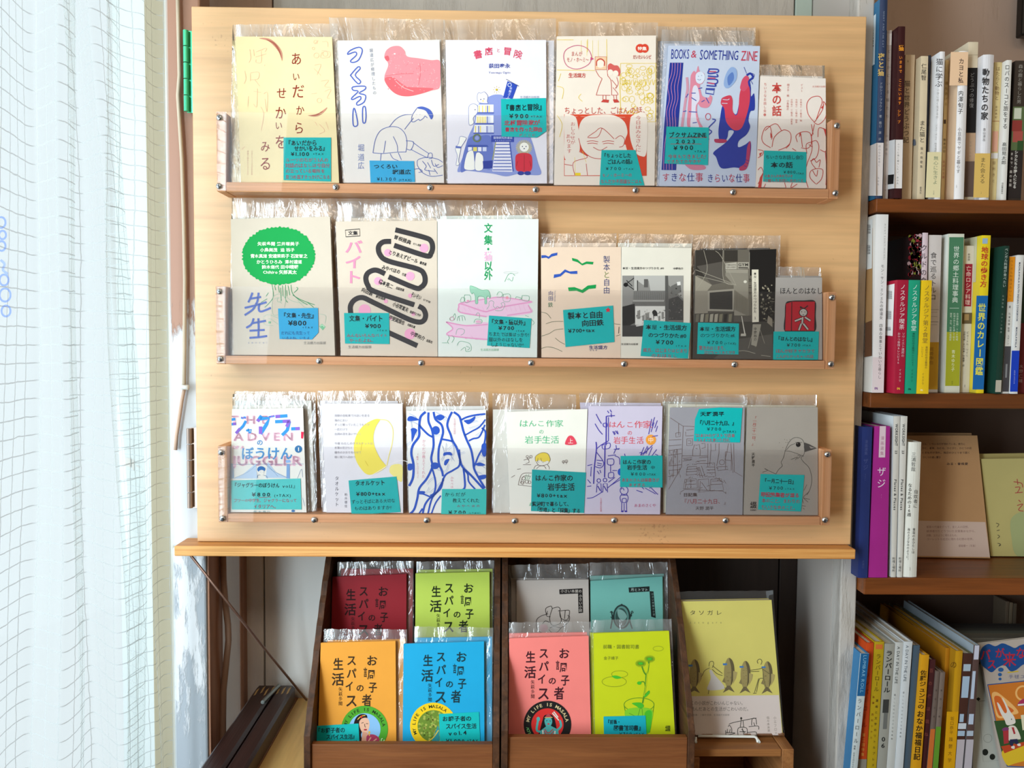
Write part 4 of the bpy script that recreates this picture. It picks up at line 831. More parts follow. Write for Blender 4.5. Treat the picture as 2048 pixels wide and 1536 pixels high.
for i in range(40): p.k = 33; x, y = p.rnd.uniform(500, 615), p.rnd.uniform(660, 930); p.rect(x, y, x + p.rnd.uniform(3, 14), y + p.rnd.uniform(3, 14), p.rnd.choice(['55524f', '7b766e', '3a3836']))
p.t('生活綴方出版部', 95, 240, 1145, 18, '7b7770', 1); p.build('cover_print', t)
note('teal price note reading number zero, tilted, on the white photograph zine', Q4(1288,640,1382,646,1376,717,1281,712), [('本屋・生活綴方',1291,1374,654,11,BK,2),('のつづりかた#0',1296,1373,670,10,BK,2),('¥700',1310,1348,684,11,BK,1),('+TAX',1350,1374,692,5,BK),('綴方、はじまりはじまり',1286,1375,700,9,RD,2),('のおはなし',1302,1355,711,8,RD,1)], 't', TP[1])
# dark photograph zine
t = zine(1, 'zine with a full dark street photograph and a tall white title strip, middle tray', Q4(1391,501,1553,498,1546,719,1386,719), '58524a',
         [Q4(1401,497,1540,496,1537,719,1402,719)], Q4(1385,470,1561,471,1556,719,1388,719), rearlabel='clear-bagged dark zine behind the dark photograph zine', rearcol='2b2522')
p = pr(1, Z6, 12)
for q, c in (([(732,342),(1418,334),(1408,700),(724,700)], '6a6358'), ([(732,342),(965,342),(955,620),(728,560)], '38332e'), ([(740,480),(955,440),(965,620),(870,640)], '57514a'), ([(1190,340),(1418,334),(1400,1150),(1230,960),(1190,700)], '211e1c'), ([(975,342),(1090,342),(1090,440),(975,440)], '3a352f'),
             ([(985,535),(1180,540),(1180,900),(1060,900),(1055,640),(985,560)], '8d8678'), ([(728,560),(870,640),(830,690),(728,690)], '9a9282'), ([(726,690),(835,690),(835,900),(722,900)], '8a8274'), ([(835,690),(1060,672),(1055,865),(835,862)], '989183'), ([(850,705),(1045,690),(1045,850),(850,845)], '35322f'), ([(1060,680),(1178,760),(1178,905),(1060,850)], '7b7466'),
             ([(722,885),(1060,870),(1055,965),(720,965)], '4a453f'), ([(710,960),(1400,950),(1386,1272),(708,1272)], '423e38'), ([(1100,1100),(1386,1060),(1386,1272),(880,1272)], '57524b'), ([(1180,560),(1210,560),(1205,900),(1180,900)], '6d665a')): p.q(q, c)
p.q([(985,455),(1082,445),(1082,505),(985,505)], 'b5ae9f'); p.t('TAMAGAWA', 992, 1076, 468, 16, '4a453f', 1); p.t('COIN LAUNDRY', 992, 1076, 488, 14, '4a453f', 1); p.q([(1088,445),(1186,445),(1186,500),(1088,505)], 'a8a192'); p.t('GYM', 1094, 1180, 466, 34, '38342f', 1); p.rect(1096, 488, 1178, 498, '4a453f'); p.q([(985,508),(1180,508),(1178,540),(990,535)], '9c9586')
p.ls(4, 'a39b8b', [(800,345),(828,520),(730,690)], [(900,350),(950,400),(1075,640)], [(1190,360),(1190,560)], [(965,345),(970,600),(1075,640)], [(740,560),(1075,642)], [(730,510),(1080,640)])
for i in range(9): p.k = 30; p.l([(1065+i*13,690+i*9),(1066+i*13,852+i*6)], 3, '5d574c', smooth=False)
for i in range(12): p.k = 30; p.l([(850,712+i*12),(1045,698+i*13)], 2, '4c4842', smooth=False)
for i in range(8):
    p.k = 31; x = 735 + i * 40; p.q([(x,890),(x+28,885),(x+20,955),(x-6,955)], p.rnd.choice(['79725f', '9e9786', '2e2b28', '6a6456']))
p.c(1154, 612, 14, 12, 'd8d2c2'); p.tv('カニヤ', 1196, 570, 740, 30, '35312c', 1)
for i in range(26): p.k = 33; p.c(p.rnd.uniform(1290, 1385), p.rnd.uniform(640, 900), p.rnd.uniform(3, 12), p.rnd.uniform(3, 12), p.rnd.choice(['6d6658', '9c937f', '4b453c', 'b3a98f']), 8)
for i in range(60): p.k = 34; x, y = p.rnd.uniform(1290, 1390), p.rnd.uniform(750, 960); p.rect(x, y, x + p.rnd.uniform(4, 22), y + p.rnd.uniform(3, 9), p.rnd.choice(['6d6658', '8c836f', '4b453c', '393530']))
p.q([(1120,905),(1126,905),(1158,1070),(1148,1070)], 'c9c2b3'); p.q([(1118,1055),(1160,1055),(1160,1076),(1115,1076)], 'b5ae9f')
p.ls(4, '8f887a', [(1180,1180),(1250,980),(1320,1140)], [(1250,980),(1240,1170)]); p.q([(1218,975),(1290,975),(1250,1165),(1205,1150)], '9a9384'); p.tv('中岡祐介', 1240, 1000, 1120, 26, '4a453f', 1)
p.ls(5, '9a9384', [(1000,1230),(1130,1200),(1240,1225)], [(1290,1240),(1370,1250)]); p.q([(1350,900),(1385,930),(1386,1000),(1340,960)], '8a8070')
p.q([(1210,508),(1267,508),(1270,955),(1214,958)], 'e2dac6'); p.tv('本屋・生活綴方のつづりかた　１', 1238, 530, 935, 26, '3b362f', 1)
p.build('cover_print', t)
note('teal price note reading number one on the dark photograph zine', Q4(1396,645,1478,647,1477,709,1394,708), [('本屋・生活綴方',1399,1471,658,10,BK),('のつづりかた#1.',1400,1471,671,9,BK),('¥700',1412,1446,685,9,BK),('(+TAX)',1449,1472,687,6,BK),('驚きのはじまり、',1398,1455,696,9,RD),('泣けちゃうあとがき',1408,1471,705,7,RD)], 't', TP[1])
# small grey zine
t = zine(1, 'small grey zine with a drawn red book and stick figure, right of the middle tray', Q4(1548,555,1655,555,1652,720,1546,720), 'a8a19b',
         [Q4(1552,551,1646,552,1645,720,1550,720)], Q4(1549,533,1646,535,1646,720,1548,720), rearlabel='clear-bagged small grey zine behind the red book zine')
p = pr(1, Z6, 13)
p.t('ほんとのはなし', 1448, 1815, 690, 62, '29272a', 0, .1); p.blob([(1500,795),(1550,775),(1650,772),(1750,778),(1755,900),(1750,1035),(1620,1040),(1492,1035),(1492,900)], '2b2326'); p.q([(1502,800),(1555,782),(1748,782),(1742,1030),(1495,1030)], 'b5202e'); p.l([(1552,785),(1548,1030)], 7, '3a1a1e', smooth=False)
p.c(1650, 875, 38, 36, '2b2326'); p.c(1650, 875, 31, 30, 'b8b0a8'); p.c(1636, 868, 4, 4, '2b2326'); p.c(1664, 870, 4, 4, '2b2326'); p.c(1650, 895, 8, 3, '2b2326'); p.l([(1630,840),(1625,825),(1655,840),(1690,815)], 9, '2b2326')
for w_, c in ((24, '2b2326'), (13, 'b8b0a8')): p.ls(w_, c, [(1636,925),(1578,948)], [(1664,915),(1710,945)], [(1632,970),(1612,1025)], [(1650,970),(1690,1020)], [(1645,915),(1640,970)])
p.build('cover_print', t)
note('teal price note covering the foot of the small grey zine', Q4(1547,663,1638,663,1636,719.5,1546,719.5), [('『ほんとのはなし』',1552,1630,677,10,BK,2),('¥700',1572,1602,690,9,BK),('+TAX',1604,1622,691,5,BK),('ほんが好きヤカラで',1551,1630,702,8,RD),('こんがらがっちゃった話',1552,1627,713,7,RD)], 't', TP[1])
# ================================================================ bottom tray
t = zine(2, 'white zine with big blue katakana title over pale pink capitals, bottom tray', Q4(447.6,818,606,816,613,1026,460.5,1027), 'f0ebe2',
         [Q4(454,811,605,810,616,1026,464,1027), Q4(470,801,622.5,801,630,1026,478,1027)], Q4(462,782,631,784,634,1026,474,1027), th=.0024, rearlabel='clear-bagged white zine behind the blue katakana zine')
p = pr(2, Y1, 20); pk = 'f3c3d4'; bl = '3a8fd6'; pu = '8a63c4'
for s, x0, x1, y, h in (('THE', 250, 690, 335, 110), ('ADVEN', 300, 920, 500, 110), ('OF A', 310, 430, 605, 40), ('JUGGLER', 290, 1000, 735, 130)):
    for d in (0, 5, 10): p.k = 2; p.t(s, x0 + d, x1 + d, y + d / 2, h, pk, 1)
p.q([(985,455),(1012,458),(1005,525),(985,520)], 'd8264c')
def kata(p, segs, w_, c1, c2):
    for i, s in enumerate(segs):
        p.k = 10; p.l(s, w_, c1, smooth=False); a, b = s[0], s[-1]
        p.k = 11; p.l([((a[0]+b[0])/2,(a[1]+b[1])/2), b] if i % 2 else [a, (a[0]*.6+b[0]*.4, a[1]*.6+b[1]*.4)], w_, c2, smooth=False)
kata(p, [[(282,338),(345,332)], [(288,382),(352,378)], [(350,472),(420,400),(448,350)], [(410,330),(414,312)], [(434,328),(438,308)]], 26, bl, pu)
kata(p, [[(450,440),(500,436),(490,470)], [(470,425),(482,472)]], 13, bl, bl)
kata(p, [[(560,355),(600,300)], [(590,330),(675,322),(650,380),(590,478)], [(690,318),(686,300)], [(712,314),(708,296)]], 34, bl, pu)
kata(p, [[(735,308),(852,300)], [(732,358),(880,352)], [(872,352),(850,440),(800,490)], [(888,428),(972,424)]], 32, bl, pu)
p.t('の', 552, 615, 560, 62, '4a86c2', 1); p.t('ぼうけん', 398, 905, 668, 132, '4a8fc8', 1, .05)
for x, y in ((960, 625),): p.c(x, y, 36, 36, '2f6fa4'); p.t('1', 950, 972, 626, 50, 'f0ebe2', 1)
p.q([(660,750),(740,850),(860,905),(640,905)], 'b8cbe2'); p.q([(545,765),(420,870),(330,912),(560,912)], 'b8cbe2'); p.q([(275,760),(320,770),(330,910),(290,915)], '9fb8d6'); p.q([(845,770),(875,770),(876,912),(842,910)], '7fa4d2')
p.ls(3, '6f8fb4', [(610,740),(700,830),(850,905)], [(590,740),(480,840),(340,905)], [(275,775),(1010,770)], [(330,790),(330,910)], [(950,910),(990,820),(1000,900)], [(1000,1100),(1020,1180)], [(640,760),(760,890)])
p.c(596, 822, 38, 30, '2f6fb4'); p.c(600, 850, 26, 30, 'f0ebe2'); p.blob([(565,820),(580,800),(630,805),(632,835),(600,828),(570,838)], '2f6fb4'); p.ls(4, '5577a4', [(590,848),(596,848)], [(612,848),(618,848)], [(560,905),(565,880),(590,878)], [(620,880),(650,890),(655,910)])
p.q([(835,735),(875,728),(885,755),(840,760)], '8fb4e4'); p.t('青木真弘', 515, 695, 1240, 34, '8aa5a8', 0); p.c(908, 1228, 18, 12, '4a7ab0'); p.build('cover_print', t)
pb = Print(TP[2], Y1, lift=-.0069 + .0003, seed=3)   # the same print showing at the edge of the copy furthest back
note('light teal price note with a red underlined price on the blue katakana zine', Q4(461.5,961,601,957,603,1019,463.5,1019), [('『ジャグラーのぼうけん',465,559,970,10,BK,1),('vol.1』',564,597,972,9,BK,1),('¥800',501,542,989,10,BK),('(+TAX)',548,582,991,8,BK),('フツーの中学生、ジャグラーになって',467,594,1001,8,RD),('イタリアへ。',507,557,1013,9,RD)], 'l', TP[2], unders=[[(517,995),(542,994),'a8484a']])
# towel zine
t = zine(2, 'pale lilac zine with a yellow towel shape and thin thread, bottom tray', Q4(643,807,805,807,806,1030,653,1030), 'e3dde1',
         [Q4(640,801,796,802,798,1030,646,1030)], Q4(634,782,809,782,808,1030,644,1030), th=.0024, rearlabel='clear-bagged pale lilac zine behind the yellow towel zine')
p = pr(2, Y1, 21); yl = 'ecd75a'
p.blob([(1760,335),(1700,335),(1600,390),(1530,480),(1500,600),(1520,730),(1580,830),(1640,875),(1720,860),(1790,820),(1815,790),(1760,720),(1710,620),(1690,520),(1710,420),(1750,350)], yl)
p.blob([(1860,790),(1920,770),(1972,790),(1974,900),(1960,945),(1900,900),(1850,850)], 'efdf86')
p.ls(7, 'f0de74', [(1755,338),(1830,350),(1880,430),(1875,560),(1845,680),(1820,790)]); p.ls(4, 'c9a92e', [(1610,740),(1640,790)], [(1580,560),(1570,640)])
for s, x1, y in (('深緑の自転車で川沿いを走る',1655,298),('海のにおい',1440,345),('ずっと眠っていたこうもりが',1655,388),('一匹だけで',1440,434),('台詞の羽を泳いでいく',1575,478),('今夜　わたしのタオルケットは',1685,570),('水蓮の花びらと',1490,612),('朝市のかおりをのせて',1575,658),('暗い巣穴へ向かう',1520,703)): p.k = 20; p.t(s, 1310, x1, y, 27, '9a949c', 0)
p.tv('タオルケット', 1334, 885, 1190, 40, '6d6a74', 0); p.tv('柏井優佳', 1422, 1050, 1200, 28, '8b8890')
p.l([(1620,920),(1660,890),(1760,830),(1860,770),(1975,738),(2030,755)], 5, 'efe6e2'); p.build('cover_print', t)
note('teal price note without red writing, tilted, on the yellow towel zine', Q4(697,961,793,953,801,1024,703,1030), [('タオルケット',710,770,967,11,BK,-2),('¥800+tax',711,771,988,10,BK,-1),('ずっとそばにある大切な',703,790,1004,9,BK,-3),('ものはありますか?',708,783,1017,9,BK,-2)], '10acaa', TP[2])
# blue branch zine
t = zine(2, 'white zine covered with thick wavy blue branches, bottom tray', Q4(813,821.5,972,820,972,1033,818,1031), 'ebe8e4',
         [Q4(812,813,970,812,969,1031,818,1031)], Q4(810,783,977,784,975,1032,816,1031), th=.0024, rearlabel='clear-bagged white zine behind the blue branches zine')
p = pr(2, Y2, 22); b = '2b53b6'
lf = '93a3cc'
for L_ in ([(70,330),(130,345),(175,370)], [(80,260),(150,300),(90,310)], [(330,250),(430,300),(400,330)], [(90,440),(140,420),(150,470)], [(600,330),(700,300),(780,260)], [(640,400),(740,370),(790,330)], [(700,470),(780,420)], [(300,400),(340,440),(300,450)], [(420,510),(470,520),(500,600),(470,700)], [(390,560),(410,640),(380,700)], [(430,540),(420,640)],
           [(690,760),(740,740),(790,770)], [(700,800),(760,820)], [(270,1000),(320,960),(380,900)], [(250,920),(280,880),(330,850)], [(540,700),(600,760)], [(180,1010),(240,1000),(270,950)], [(740,640),(790,680)], [(340,780),(420,800),(450,730)], [(600,620),(540,640)], [(60,560),(100,520)], [(310,470),(390,460)], [(440,600),(500,560),(540,660)], [(460,640),(500,700)], [(660,340),(720,330)], [(90,280),(110,400)], [(700,720),(780,700)]):
    p.k = 2; p.l(L_, 2.5, lf); p.k = 2; p.l([(x + 9, y + 10) for x, y in L_], 2, lf)
for L_, w_ in (([(238,250),(190,300),(178,400),(175,480),(120,560),(105,640),(125,740),(120,860),(85,940)], 22), ([(265,255),(265,340),(300,430),(312,560),(290,680),(300,760),(250,870),(180,960),(160,1060),(130,1160),(85,1205)], 20), ([(180,370),(200,400),(260,460),(305,485)], 18),
                ([(312,250),(330,320),(385,370),(400,440),(380,520),(360,600),(360,720),(390,800),(400,850)], 20), ([(485,250),(455,310),(440,380),(470,460),(490,520),(530,590),(555,680),(580,760),(660,840),(780,970)], 20), ([(395,505),(450,515),(490,525)], 17), ([(500,252),(550,290),(570,350),(590,430),(620,510),(660,600),(680,700),(690,780),(730,860),(790,960)], 20),
                ([(795,270),(700,280),(620,300),(570,325)], 17), ([(795,320),(740,390),(670,430),(600,470)], 14), ([(790,370),(740,480),(680,500),(640,520)], 15), ([(760,400),(795,440),(780,560),(730,660),(690,760)], 16), ([(550,600),(555,740),(500,790),(430,830),(400,880)], 17), ([(405,880),(340,1000),(270,1060),(230,1120),(210,1205)], 18), ([(400,870),(380,960),(300,1050),(260,1200)], 16), ([(590,780),(600,860),(600,960),(540,985)], 18), ([(590,780),(630,830),(640,900),(700,970)], 15), ([(300,780),(330,900),(320,1000),(280,1030)], 16), ([(170,1000),(230,1020),(300,1050)], 14), ([(180,1205),(210,1150)], 18), ([(380,1030),(330,1100),(290,1205)], 14)):
    p.k = 5; p.l(L_, w_, b)
for q in ([(75,300),(110,290),(175,320),(160,330),(75,335)], [(335,290),(380,275),(415,300),(380,330),(345,320)], [(595,330),(650,320),(700,290),(690,330),(640,365),(610,350)], [(100,410),(130,400),(160,420),(140,460),(110,530),(105,440)], [(405,660),(410,630),(470,625),(485,655),(440,650)], [(410,740),(420,700),(460,690),(430,745)], [(75,735),(125,740),(110,790),(75,790)], [(700,740),(740,720),(795,745),(740,755)], [(720,850),(795,835),(795,870),(740,880)], [(165,990),(230,990),(220,1015),(170,1015)], [(760,560),(800,545),(798,660),(765,650)]): p.k = 7; p.blob(q, b)
p.c(333, 422, 37, 40, b); p.c(325, 752, 40, 32, b)
p.tv('からだが教えてくれた', 222, 505, 870, 34, 'e0a3b0', 0, dx=-4); p.tv('「東洋」の入口に立って', 160, 640, 870, 24, 'e0a3b0', dx=5); p.tv('生活綴方出版部', 508, 310, 460, 22, 'e0a3b0'); p.tv('みやべほの', 483, 850, 990, 28, 'e0a3b0'); p.build('cover_print', t)
note('light teal price note with a faint author line on the blue branches zine', Q4(884,978,973,978,972,1033,882,1032), [('からだが',889,931,989,9,BK),('教えてくれた',905,959,1001,9,BK),('みやべほの',912,961,1012,6,'8a4a62'),('¥700',895,933,1025,10,BK),('(+TAX)',937,961,1027,7,BK)], '38bcb4', TP[2])
# stamp zines
def stamp_title(p, x0, x1, xa, xb, y1, y2, y3, c):
    p.t('はんこ作家', x0, x1, y1, 68, c, 0, .25); p.t('の', (x0 + x1) / 2 - 22, (x0 + x1) / 2 + 24, y2, 46, c, 0, .1); p.t('岩手生活', xa, xb, y3, 74, c, 0, .2)
t = zine(2, 'ivory zine with green stamped title and a blond child, middle of the bottom tray', Q4(1011.6,824,1175,818,1168,1030,1020,1032), 'f0ebdf',
         [Q4(986,819,1150,818,1152,1029,986.5,1029)], Q4(985,787,1152,789,1154,1029,984,1029), th=.0024, rearlabel='clear-bagged ivory zine showing to the left of the blond child zine')
p = pr(2, Y2, 23); stamp_title(p, 1105, 1525, 1165, 1480, 358, 435, 510, '55b984')
p.blob([(1535,545),(1560,485),(1590,470),(1620,490),(1645,545),(1610,558),(1560,558)], 'e0475a'); p.t('上', 1563, 1613, 522, 52, 'f5ece2', 0)
br = '6b5650'
p.blob([(1260,710),(1265,660),(1320,630),(1370,640),(1398,680),(1392,715),(1370,705),(1340,715),(1300,700)], 'ecd04e'); p.ls(4, br, [(1262,712),(1262,665),(1320,630),(1375,640),(1398,690),(1390,712)], [(1268,715),(1290,745),(1330,750),(1375,735),(1388,715)], [(1285,680),(1280,715)], [(1310,680),(1320,712)], [(1245,780),(1262,752),(1290,745)], [(1370,740),(1388,765),(1388,785)], [(1270,780),(1300,755),(1340,755),(1360,780)])
p.c(1290, 720, 3, 3, br); p.c(1330, 720, 3, 3, br)
p.ls(4, br, [(1150,700),(1190,690),(1200,720),(1170,730)], [(1185,690),(1185,672)], [(1190,695),(1215,672)], [(1145,742),(1220,742)], [(1100,930),(1135,830),(1225,820)], [(1100,930),(1225,945)], [(1120,915),(1150,850),(1215,850)], [(1140,915),(1160,895)], [(1520,735),(1520,708)], [(1548,735),(1550,705)], [(1090,785),(1125,780)], [(1035,860),(1070,840)])
for x, y, q in ((1185,668,12),(1218,668,12),(1522,715,12),(1548,710,13),(1150,870,16),(1180,900,16),(1140,910,14),(1205,905,14)): p.ring(x, y, q, 4, br, n=10)
p.ls(3, '68b08a', [(1180,880),(1200,830)], [(1165,885),(1175,830)], [(1190,890),(1215,850)]); p.t('あまのさくや', 1195, 1500, 1110, 40, '55b984', 0, .1); p.build('cover_print', t)
note('large teal price note on the ivory zine with the blond child', Q4(1064,939,1172,945,1168,1026,1062,1022), [('はんこ作家の',1070,1146,956,13,BK),('岩手生活',1095,1149,974,15,BK),('¥800+tax',1072,1135,991,10,BK),('紫波町で暮らして、',1064,1143,1008,10,BK),('「栽培」と「採集」する',1070,1161,1019,10,BK,3)], '08a6a6', TP[2])
t = zine(2, 'lavender zine with dark blue street drawing and red stamped title, bottom tray', Q4(1177,812,1325,812,1320,1030,1168,1031.5), 'cfc5d8',
         [Q4(1160,805,1322,806,1318,1030,1176,1031)], Q4(1158,786,1328,787,1322,1030,1174,1031), th=.0024, rearlabel='clear-bagged lavender zine behind the street drawing zine')
p = pr(2, Y2, 24); nv = '4338a0'
stamp_title(p, 1935, 2340, 1985, 2270, 368, 445, 515, 'd84e5c'); p.c(2335, 510, 48, 48, 'ea9a3c'); p.t('中', 2308, 2362, 512, 52, 'f3e6da', 0)
p.ls(8, nv, [(1825,270),(1850,320),(1875,360)], [(1815,360),(1850,420),(1885,460)], [(1930,240),(1945,262)], [(1955,230),(1970,255)], [(1922,290),(2000,285)], [(1965,262),(1968,300)], [(1980,430),(1998,465)], [(2005,425),(2025,455)])
p.ls(11, nv, [(1920,290),(1918,560)], [(1908,560),(1904,860)], [(1825,530),(1828,600),(1810,760),(1802,920)]); p.ls(7, nv, [(1825,600),(1870,560),(1940,520)], [(1940,300),(1940,520)], [(1890,360),(1925,355),(1925,390),(1895,385),(1890,360)], [(1880,560),(1950,540),(1950,585),(1890,595),(1880,560)], [(1825,620),(1895,720),(1870,770),(1818,760)], [(1830,700),(1885,705)], [(1835,725),(1880,735)], [(1835,745),(1875,752)],
     [(1935,660),(2010,650)], [(1930,690),(1985,690),(1985,740),(1935,740),(1930,690)], [(1960,740),(1960,810)], [(1990,640),(2010,600),(2040,600)], [(2000,660),(2040,680),(2045,740)], [(1940,820),(1985,815),(1985,860),(1942,862),(1940,820)], [(1780,760),(1775,850)], [(1745,750),(1790,740)], [(1745,880),(1775,915)], [(1742,945),(1780,940)], [(1740,1055),(1800,1045),(1890,990)], [(1930,960),(2050,860)], [(1940,905),(2000,860)], [(1750,870),(1760,915)], [(1835,800),(1855,830)], [(1860,790),(1870,820)],
     [(1500,700),(1500,700)]) if False else None
for L_ in ([(1825,270),(1850,320),(1875,360)], [(1815,360),(1850,420),(1885,460)], [(1930,240),(1945,262)], [(1955,230),(1970,255)], [(1922,290),(2000,285)], [(1965,262),(1968,300)], [(1980,430),(1998,465)], [(2005,425),(2025,455)], [(1825,600),(1870,560),(1940,520)], [(1940,300),(1940,520)], [(1890,360),(1925,355),(1925,390),(1895,385),(1890,360)], [(1880,560),(1950,540),(1950,585),(1890,595),(1880,560)], [(1825,620),(1895,720),(1870,770),(1818,760)], [(1830,700),(1885,705)], [(1835,725),(1880,735)], [(1835,745),(1875,752)],
     [(1935,660),(2010,650)], [(1930,690),(1985,690),(1985,740),(1935,740),(1930,690)], [(1960,740),(1960,810)], [(1990,640),(2010,600),(2040,600)], [(2000,660),(2040,680),(2045,740)], [(1940,820),(1985,815),(1985,860),(1942,862),(1940,820)], [(1780,760),(1775,850)], [(1745,750),(1790,740)], [(1745,880),(1775,915)], [(1742,945),(1780,940)], [(1740,1055),(1800,1045),(1890,990)], [(1930,960),(2050,860)], [(1940,905),(2000,860)], [(1835,800),(1855,830)], [(1860,790),(1870,820)], [(2010,560),(2015,600)], [(1990,600),(2045,590)],
     [(2370,300),(2345,380)], [(2395,330),(2370,400)], [(2345,480),(2400,470)], [(2310,580),(2290,640)], [(2350,560),(2270,640)], [(2390,600),(2320,690)], [(2250,640),(2290,620)], [(2330,950),(2400,1020)], [(2200,980),(2260,1000)], [(2060,700),(2060,860)], [(2090,640),(2100,680)]): p.k = 9; p.l(L_, 7, nv)
for cx, cy in ((1850, 890), (1908, 885)): p.k = 10; p.ring(cx, cy, 17, 7, nv); p.l([(cx-22,1000),(cx-16,920),(cx+20,918),(cx+24,1000)], 7, nv, smooth=False); p.l([(cx-10,940),(cx+15,985)], 9, nv)
p.c(2052, 810, 26, 34, '2f55c0'); p.at(Y3)
p.ring(120, 900, 34, 6, nv); p.ls(6, nv, [(95,890),(110,880),(120,900)], [(100,930),(85,960),(95,1000)], [(140,930),(155,960),(145,1000)], [(100,1000),(98,1070)], [(140,1000),(142,1070)], [(120,1010),(120,1075)], [(105,970),(135,970),(135,1000),(105,1000),(105,970)], [(98,940),(145,940)]); p.c(105, 1078, 12, 8, nv); p.c(136, 1078, 12, 8, nv)
p.ls(6, nv, [(290,530),(260,600)], [(320,520),(280,600)], [(360,530),(330,600)], [(355,290),(330,420)], [(375,320),(350,400)], [(405,350),(390,400)], [(250,580),(270,575),(270,600)], [(385,590),(410,600)], [(300,880),(390,930)], [(270,870),(290,890)], [(340,860),(340,885)], [(35,395),(45,420)], [(60,390),(70,420)], [(20,730),(60,730)], [(0,860),(100,800)])
p.t('あまのさくや', 205, 392, 1028, 32, 'c0507a', 0, .1); p.at(Y2); p.tv('生活綴方出版部', 1870, 1050, 1180, 18, 'd07888'); p.build('cover_print', t)
note('teal price note with a circled character on the lavender zine', Q4(1241,912,1325,911,1325,975,1240,974), [('はんこ作家の',1245,1302,924,10,BK),('岩手生活',1254,1294,935,10,BK),('中',1300,1311,935,8,BK),('¥800',1260,1292,948,9,BK),('+TAX',1294,1312,949,6,BK),('あまのさんは脇書きが',1243,1319,960,8,RD),('多すぎる……',1257,1306,970,7,RD)], 't', TP[2])
# grey room zine
M_kraft = 'a19a98'
t = zine(2, 'grey zine with a brown line drawing of a book-filled room, bottom tray', Q4(1340.7,815,1489.5,814,1485,1031,1332,1031), '9b989e',
         [Q4(1336,808,1492,810,1488,1031,1334,1031), Q4(1326,803,1486,806,1482,1030,1326,1030)], Q4(1326,786,1493,789,1488,1031,1332,1031), th=.0024, rearlabel='clear-bagged grey zine behind the book room zine', rearcol='e2dcc8')
p = pr(2, Y3, 25); br = '6d5550'
for L_ in ([(515,280),(620,350),(720,355)], [(625,350),(610,700),(500,890)], [(585,330),(585,430)], [(560,410),(600,405),(600,440),(562,445),(560,410)], [(645,400),(645,435),(712,430)], [(650,385),(712,378)], [(500,470),(610,465)], [(500,520),(610,510)], [(500,560),(612,545)], [(500,600),(612,585)], [(500,690),(612,680)], [(500,730),(600,720)], [(495,780),(560,770)], [(540,560),(540,780)], [(575,550),(575,770)],
           [(655,460),(705,458),(703,515),(655,517),(655,460)], [(665,475),(690,475),(690,500),(667,500)], [(615,605),(835,605)], [(620,625),(700,620)], [(760,620),(835,615)], [(705,605),(705,560),(720,510),(740,515),(760,505),(770,560),(768,605)], [(730,540),(745,542)], [(780,500),(810,498),(812,535),(782,540)], [(835,500),(835,700)], [(860,500),(862,560),(900,560),(900,500)], [(860,560),(850,690)], [(930,500),(930,580),(910,690)], [(1010,500),(1000,560),(980,640)], [(1030,500),(1050,750)], [(1055,500),(1060,740),(1130,780)], [(985,570),(1035,575),(1035,730),(985,720),(985,570)], [(985,640),(1035,645)],
           [(620,650),(690,640)], [(660,700),(740,695),(745,760),(650,770),(660,700)], [(650,720),(745,715)], [(650,740),(745,735)], [(760,700),(790,790),(810,780),(780,690)], [(750,705),(770,790)], [(820,670),(890,665),(900,780),(830,785)], [(820,700),(895,700)], [(825,725),(898,722)], [(825,750),(900,748)], [(910,700),(1000,695),(1005,720),(920,730),(910,700)], [(740,650),(820,645)], [(740,670),(830,668)],
           [(640,805),(735,800),(745,880),(625,885),(640,805)], [(650,820),(725,815)], [(648,850),(735,845)], [(655,805),(640,880)], [(690,805),(690,880)], [(750,810),(840,800),(850,905),(755,915),(750,810)], [(780,830),(830,900)], [(770,820),(765,910)], [(860,805),(950,800),(970,900),(855,905),(860,805)], [(860,850),(960,845)], [(870,820),(950,818)], [(600,915),(640,890),(960,905),(990,925)], [(970,810),(990,840)], [(930,790),(940,820),(970,830)], [(600,920),(600,935)], [(988,910),(988,930)]):
    p.k = 4; p.l(L_, 3.2, br, smooth=False)
for i in range(40): p.k = 5; x, y = p.rnd.uniform(640, 980), p.rnd.uniform(640, 900); p.l([(x, y), (x + p.rnd.uniform(-25, 30), y + p.rnd.uniform(-12, 12))], 3, br, smooth=False)
for i in range(26): p.k = 5; x, y = p.rnd.uniform(500, 605), p.rnd.uniform(540, 780); p.l([(x, y), (x + p.rnd.uniform(-4, 4), y + p.rnd.uniform(15, 35))], 2.5, br, smooth=False)
p.t('BOOKS LIFE', 630, 700, 635, 12, '57494a', 1); p.ring(955, 660, 22, 3, br); p.t('日記集', 625, 745, 937, 34, '5a4a48', 1); p.t('『八月二十九日、', 612, 965, 993, 46, '9c3f46', 0); p.t('』', 970, 1010, 1006, 34, '7a5a58'); p.t('天野 潤平', 728, 885, 1052, 34, '5a4a48', 0); p.build('cover_print', t)
note('teal price note stuck at the top of the grey book room zine', [(1398,818),(1440,815),(1485,816),(1480,885),(1440,884),(1387.5,882),(1390,838)], [('天野潤平',1400,1448,828,10,BK),('『八月二十九日、』',1395,1473,845,10,BK,2),('¥700',1412,1443,858,9,BK),('(+TAX)',1445,1472,863,6,BK),("'22.8/29のゲストで店番",1390,1470,871,8,RD),('するまでを書いた日記。',1392,1465,880,7,RD)], 't', TP[2])
